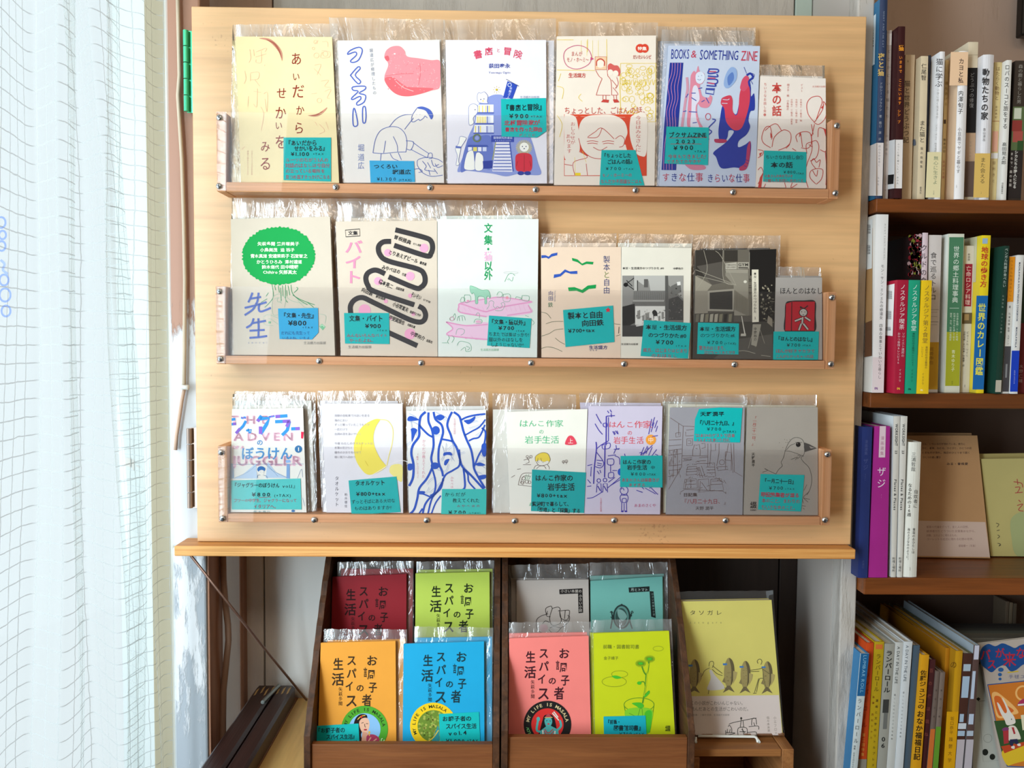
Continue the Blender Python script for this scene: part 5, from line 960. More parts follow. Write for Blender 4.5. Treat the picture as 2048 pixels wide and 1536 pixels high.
# bird zine
t = zine(2, 'taupe zine with a black line drawing of a bird, right of the bottom tray', Q4(1495,815,1647.7,814.5,1640,1031,1487,1031), 'a39a90',
         [Q4(1492,810,1634,811,1630,1031,1490,1031)], Q4(1490,788,1637,790,1634,1031,1489,1031), th=.0024, rearlabel='clear-bagged taupe zine behind the bird zine', rearcol='cfc4ae')
p = pr(2, Y3, 26); bk = '3c3835'
for L_ in ([(1495,560),(1520,500),(1560,455),(1610,450),(1650,480),(1660,560),(1650,600),(1630,620),(1650,655),(1700,710),(1722,800),(1710,880),(1680,940)], [(1495,560),(1480,620),(1460,660),(1470,690),(1440,720),(1415,760)], [(1415,760),(1320,715),(1345,728),(1300,745)], [(1490,562),(1550,570),(1655,608)], [(1505,555),(1540,515),(1580,500)], [(1580,490),(1640,490)], [(1545,635),(1565,628),(1600,615),(1580,640)], [(1600,630),(1625,605),(1600,600)], [(1680,850),(1655,900)], [(1700,910),(1650,960),(1705,975)], [(1650,965),(1690,1000)], [(1640,970),(1650,1010)], [(1640,1030),(1670,1035)], [(1645,1050),(1660,1060)]):
    p.k = 3; p.l(L_, 3, bk)
p.q([(1658,490),(1700,505),(1765,540),(1720,555),(1662,572),(1655,530)], '4a4542'); p.q([(1700,520),(1750,538),(1712,542)], '8b837c'); p.c(1606, 508, 20, 21, '262220'); p.c(1600, 500, 5, 5, '6a625c')
for x, y in ((1445,492),(1490,465),(1510,470),(1500,490),(1535,465),(1475,535),(1515,490)): p.k = 5; p.c(x, y, 2.5, 2.5, bk, 6)
p.tv('『一月二十一日、』', 1236, 265, 520, 34, 'a8443e', dx=-12); p.tv('天野潤平', 1222, 575, 700, 28, '4a4540', 1); p.t('綴', 1195, 1252, 1025, 62, '2f2b29', 1); p.t('生活綴方', 1196, 1250, 1068, 13, '2f2b29', 1); p.build('cover_print', t)
note('teal price note with three red lines over the bird drawing', Q4(1521,948,1609,950,1602,1023,1516,1019), [('『一月二十一日』',1525,1592,961,10,BK,3),('¥700',1537,1567,976,9,BK),('+TAX',1569,1590,978,5,BK),('現役編集者が綴る',1521,1599,989,10,RD,2),('本のこと、まわりの',1523,1600,1001,9,RD,2),('ちいさな命のこと。',1522,1595,1014,9,RD,2)], 't', TP[2])
# ================================================================ table, dark bars, racks
zt_ = at(600, 1394, YW).z
xt0 = at(582, 1394, YW).x
YF = 1.045
xt1 = at(1388, 1500, YF).x - .010
t = thing('low_table', 'light varnished plywood table with a brown edge strip, under the racks', 'table', ((xt0 + xt1) / 2, 1.15, 0))
mesh('tabletop', MB().box(xt0 + .012, xt1 + .01, .98, YW - .002, zt_ - .02, zt_), M_table, t, bevel=.001)
mesh('edge_strip', MB().box(xt0 - .002, xt0 + .0118, .98, YW - .002, zt_ - .035, zt_ + .001), M_trimw, t, bevel=.001)
for x in (xt0 + .02, xt1 - .04):
    for y in (1.0, 1.25): mesh('leg', MB().box(x, x + .035, y, y + .035, 0, zt_ - .0205), M_trimw, t, bevel=.002)
# two dark lacquered bars joined by a bolt, lying beside the table on a low cabinet
zb_ = zt_ + .026
def bar(xa, xb, label):
    m = MB(); y0, y1 = .80, 1.283
    c = .004
    prof = [(xa + c, zb_), (xb - c, zb_), (xb, zb_ - c), (xb, zb_ - .033), (xa, zb_ - .033), (xa, zb_ - c)]
    m.prism([(x, y0, z) for x, z in prof], (0, y1 - y0, 0))
    o = mesh('wooden_bar', m, M_darkbar, bevel=.0008); return tag(o, label, 'bar', 'dark bars left of the racks')
xb = [at(505, 1384, 1.26).x, at(547, 1384, 1.26).x, at(583, 1384, 1.26).x]
b1 = bar(xb[0], xb[1] - .001, 'dark brown lacquered bar with a worn end, nearer the white post')
b2 = bar(xb[1] + .0012, xb[2], 'dark brown lacquered bar beside the plywood table, joined to the bar on its left')
for b_, xs_ in ((b1, [(xb[0] + .006 + i * .0075, 1.245 + (i % 2) * .008) for i in range(4)]), (b2, [(xb[1] + .006 + i * .008, 1.25) for i in range(3)])):
    m = MB()
    for x, y in xs_: m.prism([(x, y, zb_ + .0001), (x + .0022, y + .004, zb_ + .0001), (x + .0012, y + .028, zb_ + .0001), (x - .0012, y + .02, zb_ + .0001)], (0, 0, .0002))
    mesh('worn_patch', m, plain('b08a55', .7), b_, 'bare wood scratches', kind='stuff')
mesh('bolt', MB().tube([(xb[1] - .004, 1.215, zb_ + .0032), (xb[1] + .0045, 1.275, zb_ + .0032)], .003, 12), plain('8f9490', .35, .5, .8), b2, 'grey metal rod across the joint', smooth=False)
xc0 = px1 + .004
o = mesh('low_cabinet', MB().box(xb[0] + .005, xb[2], .78, .9, .25, zb_ - .0335).box(xb[0] + .005, xt0 - .0035, .9, 1.225, .25, zb_ - .0335), plain('5a463c', .7), bevel=.001)
tag(o, 'brown cabinet hidden beneath the dark bars beside the plywood table', 'cabinet')
# brace rod under the ledge and cord above it
a, b_ = at(378, 1116, 1.108), at(613, 1394, 1.285); a.z = zl1 - .001; b_.z = zt_ + .002
o = mesh('brace_rod', MB().tube([a + Vector((0, .03, .0)), a, a + (b_ - a) * .5 + Vector((0, 0, -.002)), b_], .0019, 10), plain('8a6a5c', .35, .5, .5), smooth=True)
tag(o, 'thin brown metal rod slanting from the ledge down to the table', 'rod')
pts = [at(x, y, 1.130) for x, y in ((355,-20),(357,60),(359,150),(356,190),(359,240),(364,320),(368,450),(370,560),(369,700),(368,772))]
o = mesh('cable', MB().tube(pts, .0026, 10), plain('c9b9a2', .5), smooth=True); tag(o, 'pale cable running down the brown post beside the hinges', 'cable')
pts = [at(x, y, 1.129) for x, y in ((369,776),(364,800),(358,840),(353,872),(351,900))]
o = mesh('cord', MB().tube(pts, .0024, 10), plain('c2a48e', .6), smooth=True); tag(o, 'tan cord hanging from the white hook on the flaked post', 'cord')
a = at(361, 773, 1.1345); b_ = at(377, 775, 1.122)
o = mesh('hook', MB().tube([a, a + (b_ - a) * .4 + Vector((0, -.006, 0)), b_], [.0022, .0032, .0036], 10), plain('e6e6e2', .4), smooth=True); tag(o, 'small white hook holding the cord on the left post', 'hook')
pts = [at(x + 6, y, 1.18) for x, y in ((440,1112),(441,1160),(445,1210),(450,1250),(451,1280),(446,1330),(441,1380),(440,1440),(440,1500),(440,1600))]
o = mesh('pipe', MB().tube(pts, .0045, 12), plain('9a7c6a', .45), smooth=True); tag(o, 'brown painted pipe in the corner of the niche below the ledge', 'pipe')

def rack(label, xL, xR, yfront, yback, ztop, zfront, seed, sidecol):
    """open display rack: two sides with hand-cut sloping edges, front board, back board, stepped floor"""
    R_ = random.Random(seed); t = thing('display_rack', label, 'rack', ((xL + xR) / 2, yfront, zt_), 'zine racks on the table')
    th = .0085
    for xx in (xL, xR - th):
        prof = [(yback, ztop)]; n = 26
        for i in range(n + 1):
            u = i / n; y = yback - .03 + (yfront - .004 - yback + .03) * u; z = ztop + (zfront + .012 - ztop) * (u ** 1.25)
            prof.append((y + R_.uniform(-.0007, .0007) + .0009 * math.sin(i * 2.1), z + R_.uniform(-.0007, .0007)))
        prof += [(yfront - .004, zt_ + .0005), (yback, zt_ + .0005)]
        mesh('side_panel', MB().prism([(xx, y, z) for y, z in prof], (th, 0, 0)), M_rackside, t, bevel=.0006)
    mesh('front_board', MB().box(xL + th + .0002, xR - th - .0002, yfront, yfront + .01, zt_ + .0005, zfront), M_rack, t, bevel=.0008)
    mesh('back_board', MB().box(xL + th + .0002, xR - th - .0002, yback - .006, yback, zt_ + .0005, ztop), M_rackside, t)
    zs = zt_ + .06
    mesh('step', MB().box(xL + th + .0002, xR - th - .0002, (yfront + yback) / 2 + .012, yback - .0062, zt_ + .0005, zs), M_rackside, t)
    mesh('floor_board', MB().box(xL + th + .0002, xR - th - .0002, yfront + .0102, (yfront + yback) / 2 + .0118, zt_ + .0005, zt_ + .008), M_rackside, t)
    return zs
YF = 1.045; YBk = 1.235
zf1 = at(800, 1489, YF).z; zf2 = at(1200, 1475, YF).z
zle = zl1 - .0015
rack('brown wooden rack holding the orange and blue zines', at(609, 1495, YF).x, at(999, 1490, YF).x, YF, YBk, zle - .0005, zf1, 3, 0)
rack('brown wooden rack holding the salmon and yellow-green zines', at(1002.5, 1490, YF).x, at(1388, 1490, YF).x, YF, YBk, zle - .0005, zf2, 9, 0)
def rk(a, b, c): return lim(a, b[0], b[1], c, YBk - .0075)
_x1 = (at(609, 1495, YF).x + .0095, at(999, 1490, YF).x - .0095); _x2 = (at(1002.5, 1490, YF).x + .0095, at(1388, 1490, YF).x - .0095)
PF1, PF2 = [rk(lean(900, 1485, 1.078, 9.0), q, zt_ + .0085) for q in (_x1, _x2)]
PR1, PR2 = [rk(lean(900, 1260, 1.168, 7.0), q, zt_ + .0605) for q in (_x1, _x2)]
MKT = ('2a2620', '2a2620')
def spice(p, z, ox, oy, sx, c, cut=False):
    """the hand-lettered title, given relative to a corner"""
    q = z[2] / 3.5225
    def T(s, x, y, w_, h, jj=.05, b=1): p.t(s, (ox + x * sx) , (ox + (x + w_) * sx), oy + y * sx, h * sx, c, b, jj)
    T('お', 345, 130, 78, 78); T('言', 325, 212, 26, 70); T('周', 352, 228, 56, 72); T('子', 360, 318, 62, 80); T('の', 272, 322, 58, 56); T('者', 312, 410, 72, 92)
    T('ス', 205, 128, 72, 82); T('パ', 205, 220, 72, 78); T('イ', 195, 310, 62, 76); T('ス', 195, 412, 88, 100); T('生', 112, 155, 72, 88); T('活', 100, 262, 88, 92)
    p.tv('矢萩多聞', ox + 163 * sx, oy + 315 * sx, oy + 448 * sx, 30 * sx, c, 0)
def badge(p, cx, cy, R_, ringc, txt, inner, t2=None, txc='1d2b16', a0=200, a1=350):
    p.k = 30; p.c(cx, cy, R_, R_, ringc, 40); p.c(cx, cy, R_ * .68, R_ * .68, inner, 32); p.k += 1
    p.arc(txt, cx, cy, R_ * .84, a0, a1, R_ * .19, txc)
# rear tier
t = zine(0, 'dark red zine with black brush title in the rear of the left rack', Q4(664,1154,813,1148,812,1385,657,1392), '8c1420', [Q4(682,1138,826,1138,824,1380,672,1386)], Q4(675,1124,827,1122,828,1385,668,1392), pl=PR1, rearlabel='clear-bagged dark red zine in the left rack', th=.0035)
p = Print(PR1, Y4, seed=31); spice(p, Y4, 222 - 5, 168, .96, '2a0f10'); p.build('cover_print', t)
t = zine(0, 'lime green zine with black brush title in the rear of the left rack', Q4(831,1147,979,1144,980,1385,830,1387), 'b9cf54', [Q4(836,1140,985,1138,984,1385,836,1386)], Q4(833,1123,989,1121,990,1385,833,1387), pl=PR1, rearlabel='clear-bagged lime green zine in the left rack', th=.0035)
p = Print(PR1, Y4, seed=32); spice(p, Y4, 818 , 145, .96, '1f2a14'); p.build('cover_print', t)
t = zine(0, 'greige zine with a drawn reader and black title corner, rear of the right rack', Q4(1033,1161,1177,1159,1180,1385,1034,1386), 'b9aea6', [Q4(1022,1157,1172,1157,1174,1384,1024,1386)], Q4(1015,1130,1177,1127,1178,1385,1020,1386), pl=PR2, rearlabel='clear-bagged greige zine in the right rack', th=.0035)
p = Print(PR2, Y5, seed=33); bk = '2a2422'
p.q([(488,278),(652,270),(652,305),(490,312)], '231f1e'); p.q([(620,305),(652,305),(656,442),(624,445)], '231f1e'); p.t('小さい本屋の', 498, 648, 290, 24, 'c9bfb6', 0); p.tv('小さい小説', 638, 312, 438, 24, 'c9bfb6', 0)
p.ls(4, bk, [(325,530),(330,490),(360,465),(410,450)], [(325,530),(340,570),(400,590),(470,580),(500,550),(550,510),(560,470),(545,460)], [(392,440),(395,410),(430,395),(440,410),(480,402),(495,420),(480,430)], [(395,440),(400,465),(425,470)], [(440,410),(420,480),(440,530),(500,510),(490,430)], [(490,430),(530,425),(560,430),(545,490),(500,480),(490,430)], [(530,425),(525,485)], [(420,550),(450,540),(500,550)], [(370,520),(390,500),(420,510)], [(405,430),(400,450)], [(415,560),(440,590)], [(520,500),(550,500)])
p.c(378, 550, 32, 28, 'c49aa0', 9); p.build('cover_print', t)
t = zine(0, 'teal green zine with an oval standing mirror, rear of the right rack', Q4(1181,1162,1325,1153,1327,1385,1183,1386), '6fb0a6', [Q4(1180,1152,1328,1148,1330,1384,1182,1386)], Q4(1179,1125,1336,1124,1336,1385,1181,1386), pl=PR2, rearlabel='clear-bagged teal green zine in the right rack', th=.0035)
p = Print(PR2, Y5, seed=34)
p.q([(976,265),(1124,256),(1124,292),(980,300)], '1d2524'); p.q([(1124,290),(1152,292),(1168,480),(1136,470)], '1d2524'); p.t('月とトマト', 992, 1114, 280, 24, 'b9cfc8', 0); p.tv('小さい本屋の小説', 1144, 300, 465, 15, '8aa39e', 0, dx=12)
p.ls(9, '2a3b39', [(855,435),(862,480),(850,555)], [(1000,440),(985,490),(1002,555)], [(860,460),(880,470)], [(985,470),(1000,460)]); p.c(928, 470, 62, 86, '2a3b39', 30); p.c(928, 470, 50, 74, '5c8c86', 30); p.c(925, 475, 42, 66, '35524e', 26); p.blob([(900,420),(940,430),(965,470),(935,500),(905,470)], '7ea8a2'); p.q([(905,395),(928,378),(950,395),(928,392)], '2a3b39'); p.l([(850,470),(870,490)], 5, '2a3b39'); p.ls(5, '2a3b39', [(845,440),(858,432),(866,445)], [(992,440),(1002,430),(1010,445)]); p.build('cover_print', t)
# front tier
t = zine(0, 'orange zine with black brush title and a green ring sticker, left rack', Q4(634,1286,791,1282,793,1520,629,1524), 'e69b35', [Q4(655,1281,811,1279,812,1518,652,1522)], Q4(648,1258,814,1259,815,1520,640,1524), pl=PF1, rearlabel='clear-bagged orange zine behind the orange zine in the left rack', th=.0035)
p = Print(PF1, Y4, seed=35); spice(p, Y4, 122, 650, 1.0, '3a2a18')
badge(p, 455, 1262, 165, '4c9c2c', 'MY LIFE IS MASALA', '84b4dc', a0=188, a1=352); p.k = 34
p.blob([(375,1235),(390,1190),(420,1160),(460,1158),(475,1180),(460,1240),(430,1300),(445,1360),(400,1372),(365,1330),(355,1280)], '1f1614')
p.blob([(418,1210),(440,1185),(475,1185),(490,1220),(485,1260),(470,1290),(440,1285),(422,1250)], 'dfae92'); p.q([(440,1280),(470,1285),(500,1310),(560,1330),(545,1372),(430,1372)], 'd49a80'); p.blob([(470,1310),(520,1300),(560,1330),(540,1372),(480,1372)], 'a83a58')
p.ls(6, 'e0b040', [(405,1195),(430,1172),(460,1165)], [(485,1290),(490,1310)]); p.c(433, 1175, 6, 9, 'd0322c'); p.ls(4, '3a2420', [(432,1220),(448,1216)], [(465,1222),(480,1224)], [(455,1225),(458,1245),(464,1248)]); p.c(461, 1266, 12, 6, 'b02a3c'); p.ls(8, 'd9a084', [(480,1350),(500,1320)], [(500,1360),(540,1330)]); p.c(488, 1285, 8, 10, 'e0b040')
p.arc('TURMERIC', 455, 1262, 139, 62, 10, 32, 'e8efda') if False else p.text('ERIC', 545, 1385, 588, 1330, 34, 'e8efda', 'h', 1)
p.build('cover_print', t)
note('teal price note naming volume three, in front of the orange zine', Q4(626,1452,717,1447,719,1492,627,1494), [('『お調子者の',631,690,1461,11,BK,-1),('スパイス生活』',652,714,1474,10,BK,-1),('vol.3',633,655,1486,9,BK),('ターメリック編',658,715,1485,9,BK)], 't', PF1)
t = zine(0, 'bright blue zine with black brush title and a yellow ring sticker, left rack', Q4(807,1288,968,1283,969,1520,805,1522), '12a0d0', [Q4(830,1276,984,1274,984,1518,826,1520)], Q4(829,1253,989,1255,989,1520,826,1522), pl=PF1, rearlabel='clear-bagged bright blue zine behind the blue zine in the left rack', th=.0035)
p = Print(PF1, Y4, seed=36); spice(p, Y4, 753, 625, .995, '16343c')
badge(p, 940, 1240, 165, 'e9c21e', 'MY LIFE IS MASALA', '68822e', txc='22301a', a0=155, a1=312); p.k = 34
for i in range(110):
    a = p.rnd.uniform(0, 6.28); q = 105 * math.sqrt(p.rnd.random()); p.k = 34; p.c(940 + q * math.cos(a), 1240 + q * math.sin(a), 9, 9, p.rnd.choice(['7f9a38', '8fa84a', '5c7226', 'a3a84e']), 7)
p.blob([(930,1340),(950,1290),(975,1240),(980,1370),(940,1365)], '2f8a8e'); p.l([(900,1350),(940,1320),(975,1270)], 7, 'd8b83a'); p.build('cover_print', t)
note('teal price note naming volume four, on the blue zine of the left rack', Q4(878,1428,958,1424,960.5,1487,880,1489), [('お調子者の',884,943,1438,11,BK,-1),('スパイス生活',891,953,1453,11,BK,-1),('vol.4',895,935,1467,11,BK,-2),('¥1.000',890,930,1482,10,BK),('+TAX',933,957,1481,7,BK)], 't', PF1)
t = zine(0, 'salmon pink zine with black brush title and a black ring sticker, right rack', Q4(1012,1277,1177,1272,1183,1508,1016,1512), 'f08078', [Q4(1015,1267,1174,1265,1178,1506,1018,1510)], Q4(1013,1245,1183,1243,1185,1508,1016,1512), pl=PF2, rearlabel='clear-bagged salmon pink zine behind the salmon pink zine in the right rack', th=.0035)
p = Print(PF2, Y5, seed=37); spice(p, Y5, 138, 600, 1.0, '3f1820')
badge(p, 405, 1230, 168, '1f1c1c', 'MY LIFE IS MASALA', 'cf2f2c', txc='cdb98a', a0=188, a1=352); p.k = 34
tq = '4fa6a4'
p.blob([(370,1200),(385,1165),(430,1160),(455,1190),(470,1260),(475,1330),(345,1330),(355,1260)], '17181a'); p.blob([(385,1195),(400,1182),(430,1185),(438,1215),(420,1250),(400,1250),(386,1220)], tq); p.q([(360,1270),(400,1240),(430,1240),(480,1265),(490,1330),(340,1330)], tq); p.q([(385,1180),(410,1150),(440,1180)], 'a8404a'); p.ls(5, 'c9b060', [(385,1182),(440,1180)])
p.ls(15, tq, [(365,1280),(330,1270),(338,1200)], [(475,1270),(500,1240),(492,1200)], [(345,1310),(320,1320)]); p.l([(485,1200),(440,1150),(450,1140),(480,1180)], 8, 'd9d4cc', smooth=False); p.c(340, 1192, 12, 16, tq); p.ls(4, '23282c', [(395,1205),(405,1203)], [(418,1204),(430,1206)]); p.c(412, 1226, 8, 5, 'c22f3a'); p.ls(6, 'c23a44', [(385,1262),(410,1290),(445,1262)], [(380,1275),(412,1310),(452,1275)]); p.ls(9, 'e3ddd2', [(372,1270),(375,1325)], [(458,1275),(455,1325)])
p.arc('VOL.2', 405, 1230, 142, 172, 140, 28, '6fae6a') ; p.build('cover_print', t)
t = zine(0, 'yellow-green zine with a flower standing in a drinking glass, right rack', Q4(1187,1267,1338,1262,1352,1505,1191,1510), 'c3cc14', [Q4(1180,1266,1334,1263,1346,1503,1184,1508)], Q4(1184,1240,1343,1238,1355,1505,1188,1510), pl=PF2, rearlabel='clear-bagged yellow-green zine behind the flower zine in the right rack', th=.0035)
p = Print(PF2, Y5, seed=38); g = '4f8a22'; g2 = '46b02a'
p.t('前職・図書館司書', 795, 1052, 682, 32, '5c6a22', 0); p.t('金子靖子', 800, 905, 762, 26, '5c6a22', 0); p.ring(1185, 695, 36, 3, '8a9a22', ry=17); p.ring(875, 928, 86, 3, '7a8a1e', ry=36); p.ring(913, 875, 57, 3, '7a8a1e', ry=24); p.blob([(858,890),(890,885),(928,900),(890,908)], g2)
for cx, cy in ((1062, 800), (1125, 768)):
    for i in range(22):
        a = i * 2 * math.pi / 22; p.k = 6; p.l([(cx + 14 * math.cos(a), cy + 9 * math.sin(a)), (cx + 38 * math.cos(a), cy + 26 * math.sin(a))], 3, g, smooth=False)
    p.c(cx, cy, 15, 9, g2)
p.ls(10, g, [(1070,820),(1085,860),(1100,880)], [(1120,785),(1112,850),(1100,890),(1098,950),(1090,1000),(1075,1080)]); p.ls(5, 'b7c61c', [(1118,800),(1108,860),(1100,950),(1085,1030)]); p.ls(7, g, [(1095,960),(1085,930),(1060,930)]); p.c(1052, 938, 16, 12, g2); p.blob([(1090,1020),(1120,990),(1124,1010),(1092,1040)], g2); p.ls(3, g, [(1090,1020),(1122,992)])
p.ring(1050, 1090, 106, 4, g, ry=48); p.ls(4, g, [(944,1090),(960,1180),(965,1230)], [(1156,1090),(1140,1200),(1125,1285)]); p.blob([(955,1130),(1050,1110),(1145,1130),(1135,1230),(1120,1285),(1080,1290),(970,1200)], '7fc02a'); p.blob([(1090,1150),(1140,1140),(1130,1270),(1100,1280)], g2); p.blob([(1000,1080),(1060,1075),(1085,1100),(1060,1118),(1030,1100)], g2); p.ls(4, g, [(1060,1110),(1040,1180)], [(1070,1110),(1080,1200)], [(980,1150),(1020,1170)])
p.t('綴', 1234, 1272, 1258, 44, '3f4a14', 1); p.build('cover_print', t)
note('small blue-teal price note in front of the drinking glass zine', Q4(1207,1433,1291,1431,1293,1471,1208,1474), [('『前職・',1212,1241,1444,10,BK),('図書館司書』',1227,1287,1456,11,BK),('¥700',1237,1264,1468,9,BK),('+TAX',1267,1288,1468,6,BK)], '0ea4b4', PF2)

# ================================================================ crate, book on a wire stand
xcr = at(1590, 1500, 1.08).x; zcr = at(1480, 1499, 1.085).z; xcl = at(1388, 1500, YF).x + .0015
t = thing('wooden_box_shelf', 'old brown wooden box shelf under the yellow fish book', 'shelf', ((xcl + xcr) / 2, 1.16, 0))
mesh('top_board', MB().box(xcl + .0006, xcr - .0165, 1.085, 1.26, zcr - .010, zcr), M_crate, t, bevel=.001)
for x in (xcl, xcr - .016): mesh('side_board', MB().box(x, x + .016, 1.083, 1.262, 0, zcr + (.0015 if x > xcl else -.0105)), wood('crate_side' + str(x > xcl), 'ab7444', '7b4c2a', 'Y', 55, 3, .5), t, bevel=.0012)
mesh('back_board', MB().box(xcl + .0165, xcr - .0165, 1.25, 1.26, .02, zcr - .0105), M_crate, t)
mesh('inner_shelf', MB().box(xcl + .0165, xcr - .0165, 1.09, 1.2495, .70, .712), M_crate, t)
PT = lim(lean(1470, 1486, 1.112, 8.0), -9, 9, zcr + .0058, 9)
t = book('tilted_book', 'yellow hardback with four fish and a pale band, on the wire stand', 'book', Q4(1358,1203,1543,1200,1566,1486,1386,1488), PT, 'ddd06c', .014, board=.0018)
p = Print(PT, Y6, seed=41)
p.q([(204,1030),(838,1022),(862,1335),(236,1340)], 'dccdc6')
p.t('タソガレ', 200, 445, 442, 38, '4a4530', 0, .05); p.t('tasogare', 202, 445, 510, 20, '9a935a', 0)
def fish(cx, cy, s, c='7d6f42'):
    p.k = 12; P_ = lambda x, y: (cx + x * s, cy + y * s)
    p.blob([P_(0,-120), P_(25,-100), P_(38,-50), P_(36,10), P_(15,70), P_(5,85), P_(-15,80), P_(-32,20), P_(-32,-50), P_(-18,-100)], '9d8d55'); p.blob([P_(2,-118), P_(25,-100), P_(38,-50), P_(36,10), P_(15,70), P_(18,0), P_(15,-60)], '5f5434')
    p.q([P_(-12,72), P_(8,72), P_(40,118), P_(0,100), P_(-42,122)], '6d6040'); p.q([P_(30,-30), P_(58,-20), P_(50,20), P_(28,60)], 'b09f62'); p.q([P_(-30,10), P_(-46,45), P_(-22,55)], '85764a')
    p.q([P_(-42,-82), P_(-12,-82), P_(-12,-70), P_(-40,-68)], '3f78b8'); p.k = 20
    for i in range(14): p.k = 20; p.c(cx + p.rnd.uniform(-18, 25) * s, cy + p.rnd.uniform(-70, 50) * s, 3, 2, '6e6038', 6)
fish(242, 890, 1.0); fish(485, 882, 1.02); fish(600, 895, .95); fish(755, 898, .95)
p.blob([(348,850),(365,848),(385,880),(430,930),(455,970),(420,985),(335,985),(345,940),(358,900)], 'cfc8c2'); ln = '5e5732'
p.ls(4, ln, [(345,820),(350,790),(372,785),(378,805),(368,830)], [(350,830),(315,850),(300,880),(290,892)], [(368,840),(400,870),(440,885)], [(370,815),(400,840),(440,870)], [(345,985),(340,1015)], [(455,970),(478,985)], [(690,800),(685,780),(705,768),(718,785),(710,808)], [(628,848),(690,840),(720,830)], [(630,858),(700,855)], [(720,830),(730,900),(700,910),(680,1000)], [(730,905),(745,960),(770,990)], [(725,840),(770,870),(790,868)], [(695,905),(665,1005)], [(655,1010),(680,1008)])
bk = '33302a'
p.t('この小説がこわいんじゃない。', 212, 600, 1078, 32, '6d6560', 0); p.t('読んだあとの生活がこわいのだ。', 214, 640, 1120, 32, '6d6560', 0); p.t('小説集・二編を収録、生活綴方出版部', 216, 490, 1162, 14, '8a817a', 0)
p.tv('小エフロスム', 808, 1170, 1330, 22, '8f8378', dx=10); p.tv('佐々木未来　絵', 760, 1170, 1330, 22, '8f8378', dx=10)
p.ls(4.5, bk, [(485,1228),(520,1215),(640,1190),(680,1185)], [(572,1180),(572,1200),(565,1250)], [(585,1200),(590,1250)], [(550,1312),(552,1255),(610,1255),(612,1312)], [(480,1245),(490,1235),(505,1260),(505,1290)], [(462,1270),(465,1308)], [(465,1285),(530,1290),(470,1305)], [(475,1290),(475,1260)], [(490,1285),(495,1262)], [(645,1235),(650,1190),(675,1190),(680,1230)], [(625,1245),(690,1240),(695,1265)], [(660,1215),(668,1238)], [(612,1285),(675,1282),(680,1300),(705,1305)], [(580,1255),(590,1300)], [(575,1262),(600,1290)], [(560,1280),(605,1280)])
p.c(572, 1186, 7, 9, bk); p.build('cover_print', t, 'printed cover with a pale paper band')
n_ = PT.n; s_ = []
for side, xx in ((0, (90, 800)),):
    pass
mq = [(1352, 1183), (1546, 1181), (1570, 1486), (1384, 1489)]
sleeve(t, mq, PT, -.0005, .0155, seed=77, mat=clear('clear_wrapper', (.98, .98, .98), .02, (.85, .85, .85), .9, .08))
a = at(1393, 1478, 1.108); zr_ = zcr + .0017
y0 = PT.hit(1400, 1478, .0035)
L0 = PT.hit(1396, 1472, .0052); R0 = PT.hit(1508, 1473, .0052); R1 = PT.hit(1516, 1490, .006)
o = mesh('wire_stand', MB().tube([L0 + Vector((0, .0, 0)), L0 + (R0 - L0) * .5, R0, PT.hit(1513, 1476, .0056), PT.hit(1515.5, 1484, .007), Vector((R1.x + .0006, R1.y - .004, zr_)), Vector((R1.x, R1.y + .06, zr_)), Vector((R1.x, R1.y + .075, zr_ + .1))], .0018, 10)
         .tube([L0 + Vector((-.003, 0, -.001)), PT.hit(1391, 1486, .007), Vector((L0.x - .004, R1.y - .004, zr_)), Vector((L0.x - .004, R1.y + .06, zr_)), Vector((L0.x - .004, R1.y + .075, zr_ + .1))], .0017, 10), plain('e9ebe4', .3, .5), smooth=True)
tag(o, 'white coated wire stand propping up the yellow fish book', 'stand')
# ================================================================ bookcase at the right
YS = 1.118; XS0 = xr1 + .0008; XS1 = 1.25; YSB = 1.362
t = thing('bookcase', 'dark stained wooden bookcase to the right of the birch board', 'bookcase', (.85, YS, 0))
SZ = {}
for k, (x, y0, y1) in {'a': (1850, 398, 425.5), 'b': (1850, 786.5, 816.5), 'c': (1850, 1156, 1190), 'd': (1850, 1625, 1660)}.items():
    a, b_ = at(x, y0, YS - .004), at(x, y1, YS - .004); SZ[k] = a.z
    mesh('shelf_board', MB().box(XS0, XS1, YS - .004, YSB, b_.z, a.z), M_shelf, t, bevel=.0015)
mesh('back_panel', MB().box(XS0, XS1, YSB + .0005, YSB + .01, .3, SZ['a'] - .001), plain('5c4a40', .75), t)  # shade between the shelves is put into this panel's dark colour
for x in (XS0, XS1): pass
mesh('side_panel', MB().box(XS1 + .0005, XS1 + .02, YS - .004, YSB + .01, 0, SZ['a']), M_shelf, t)
mesh('plinth', MB().box(XS0, XS1, YS + .01, YSB, 0, SZ['d'] - .04), M_shelf, t)
o = mesh('framed_picture', MB().box(at(2034, 30, 1.36).x, at(2034, 30, 1.36).x + .3, 1.345, 1.3635, at(2034, 77, 1.36).z, at(2034, 77, 1.36).z + .35), plain('14110f', .3), bevel=.003)
tag(o, 'black framed panel on the wall above the bookcase, cut by the top right corner', 'frame')

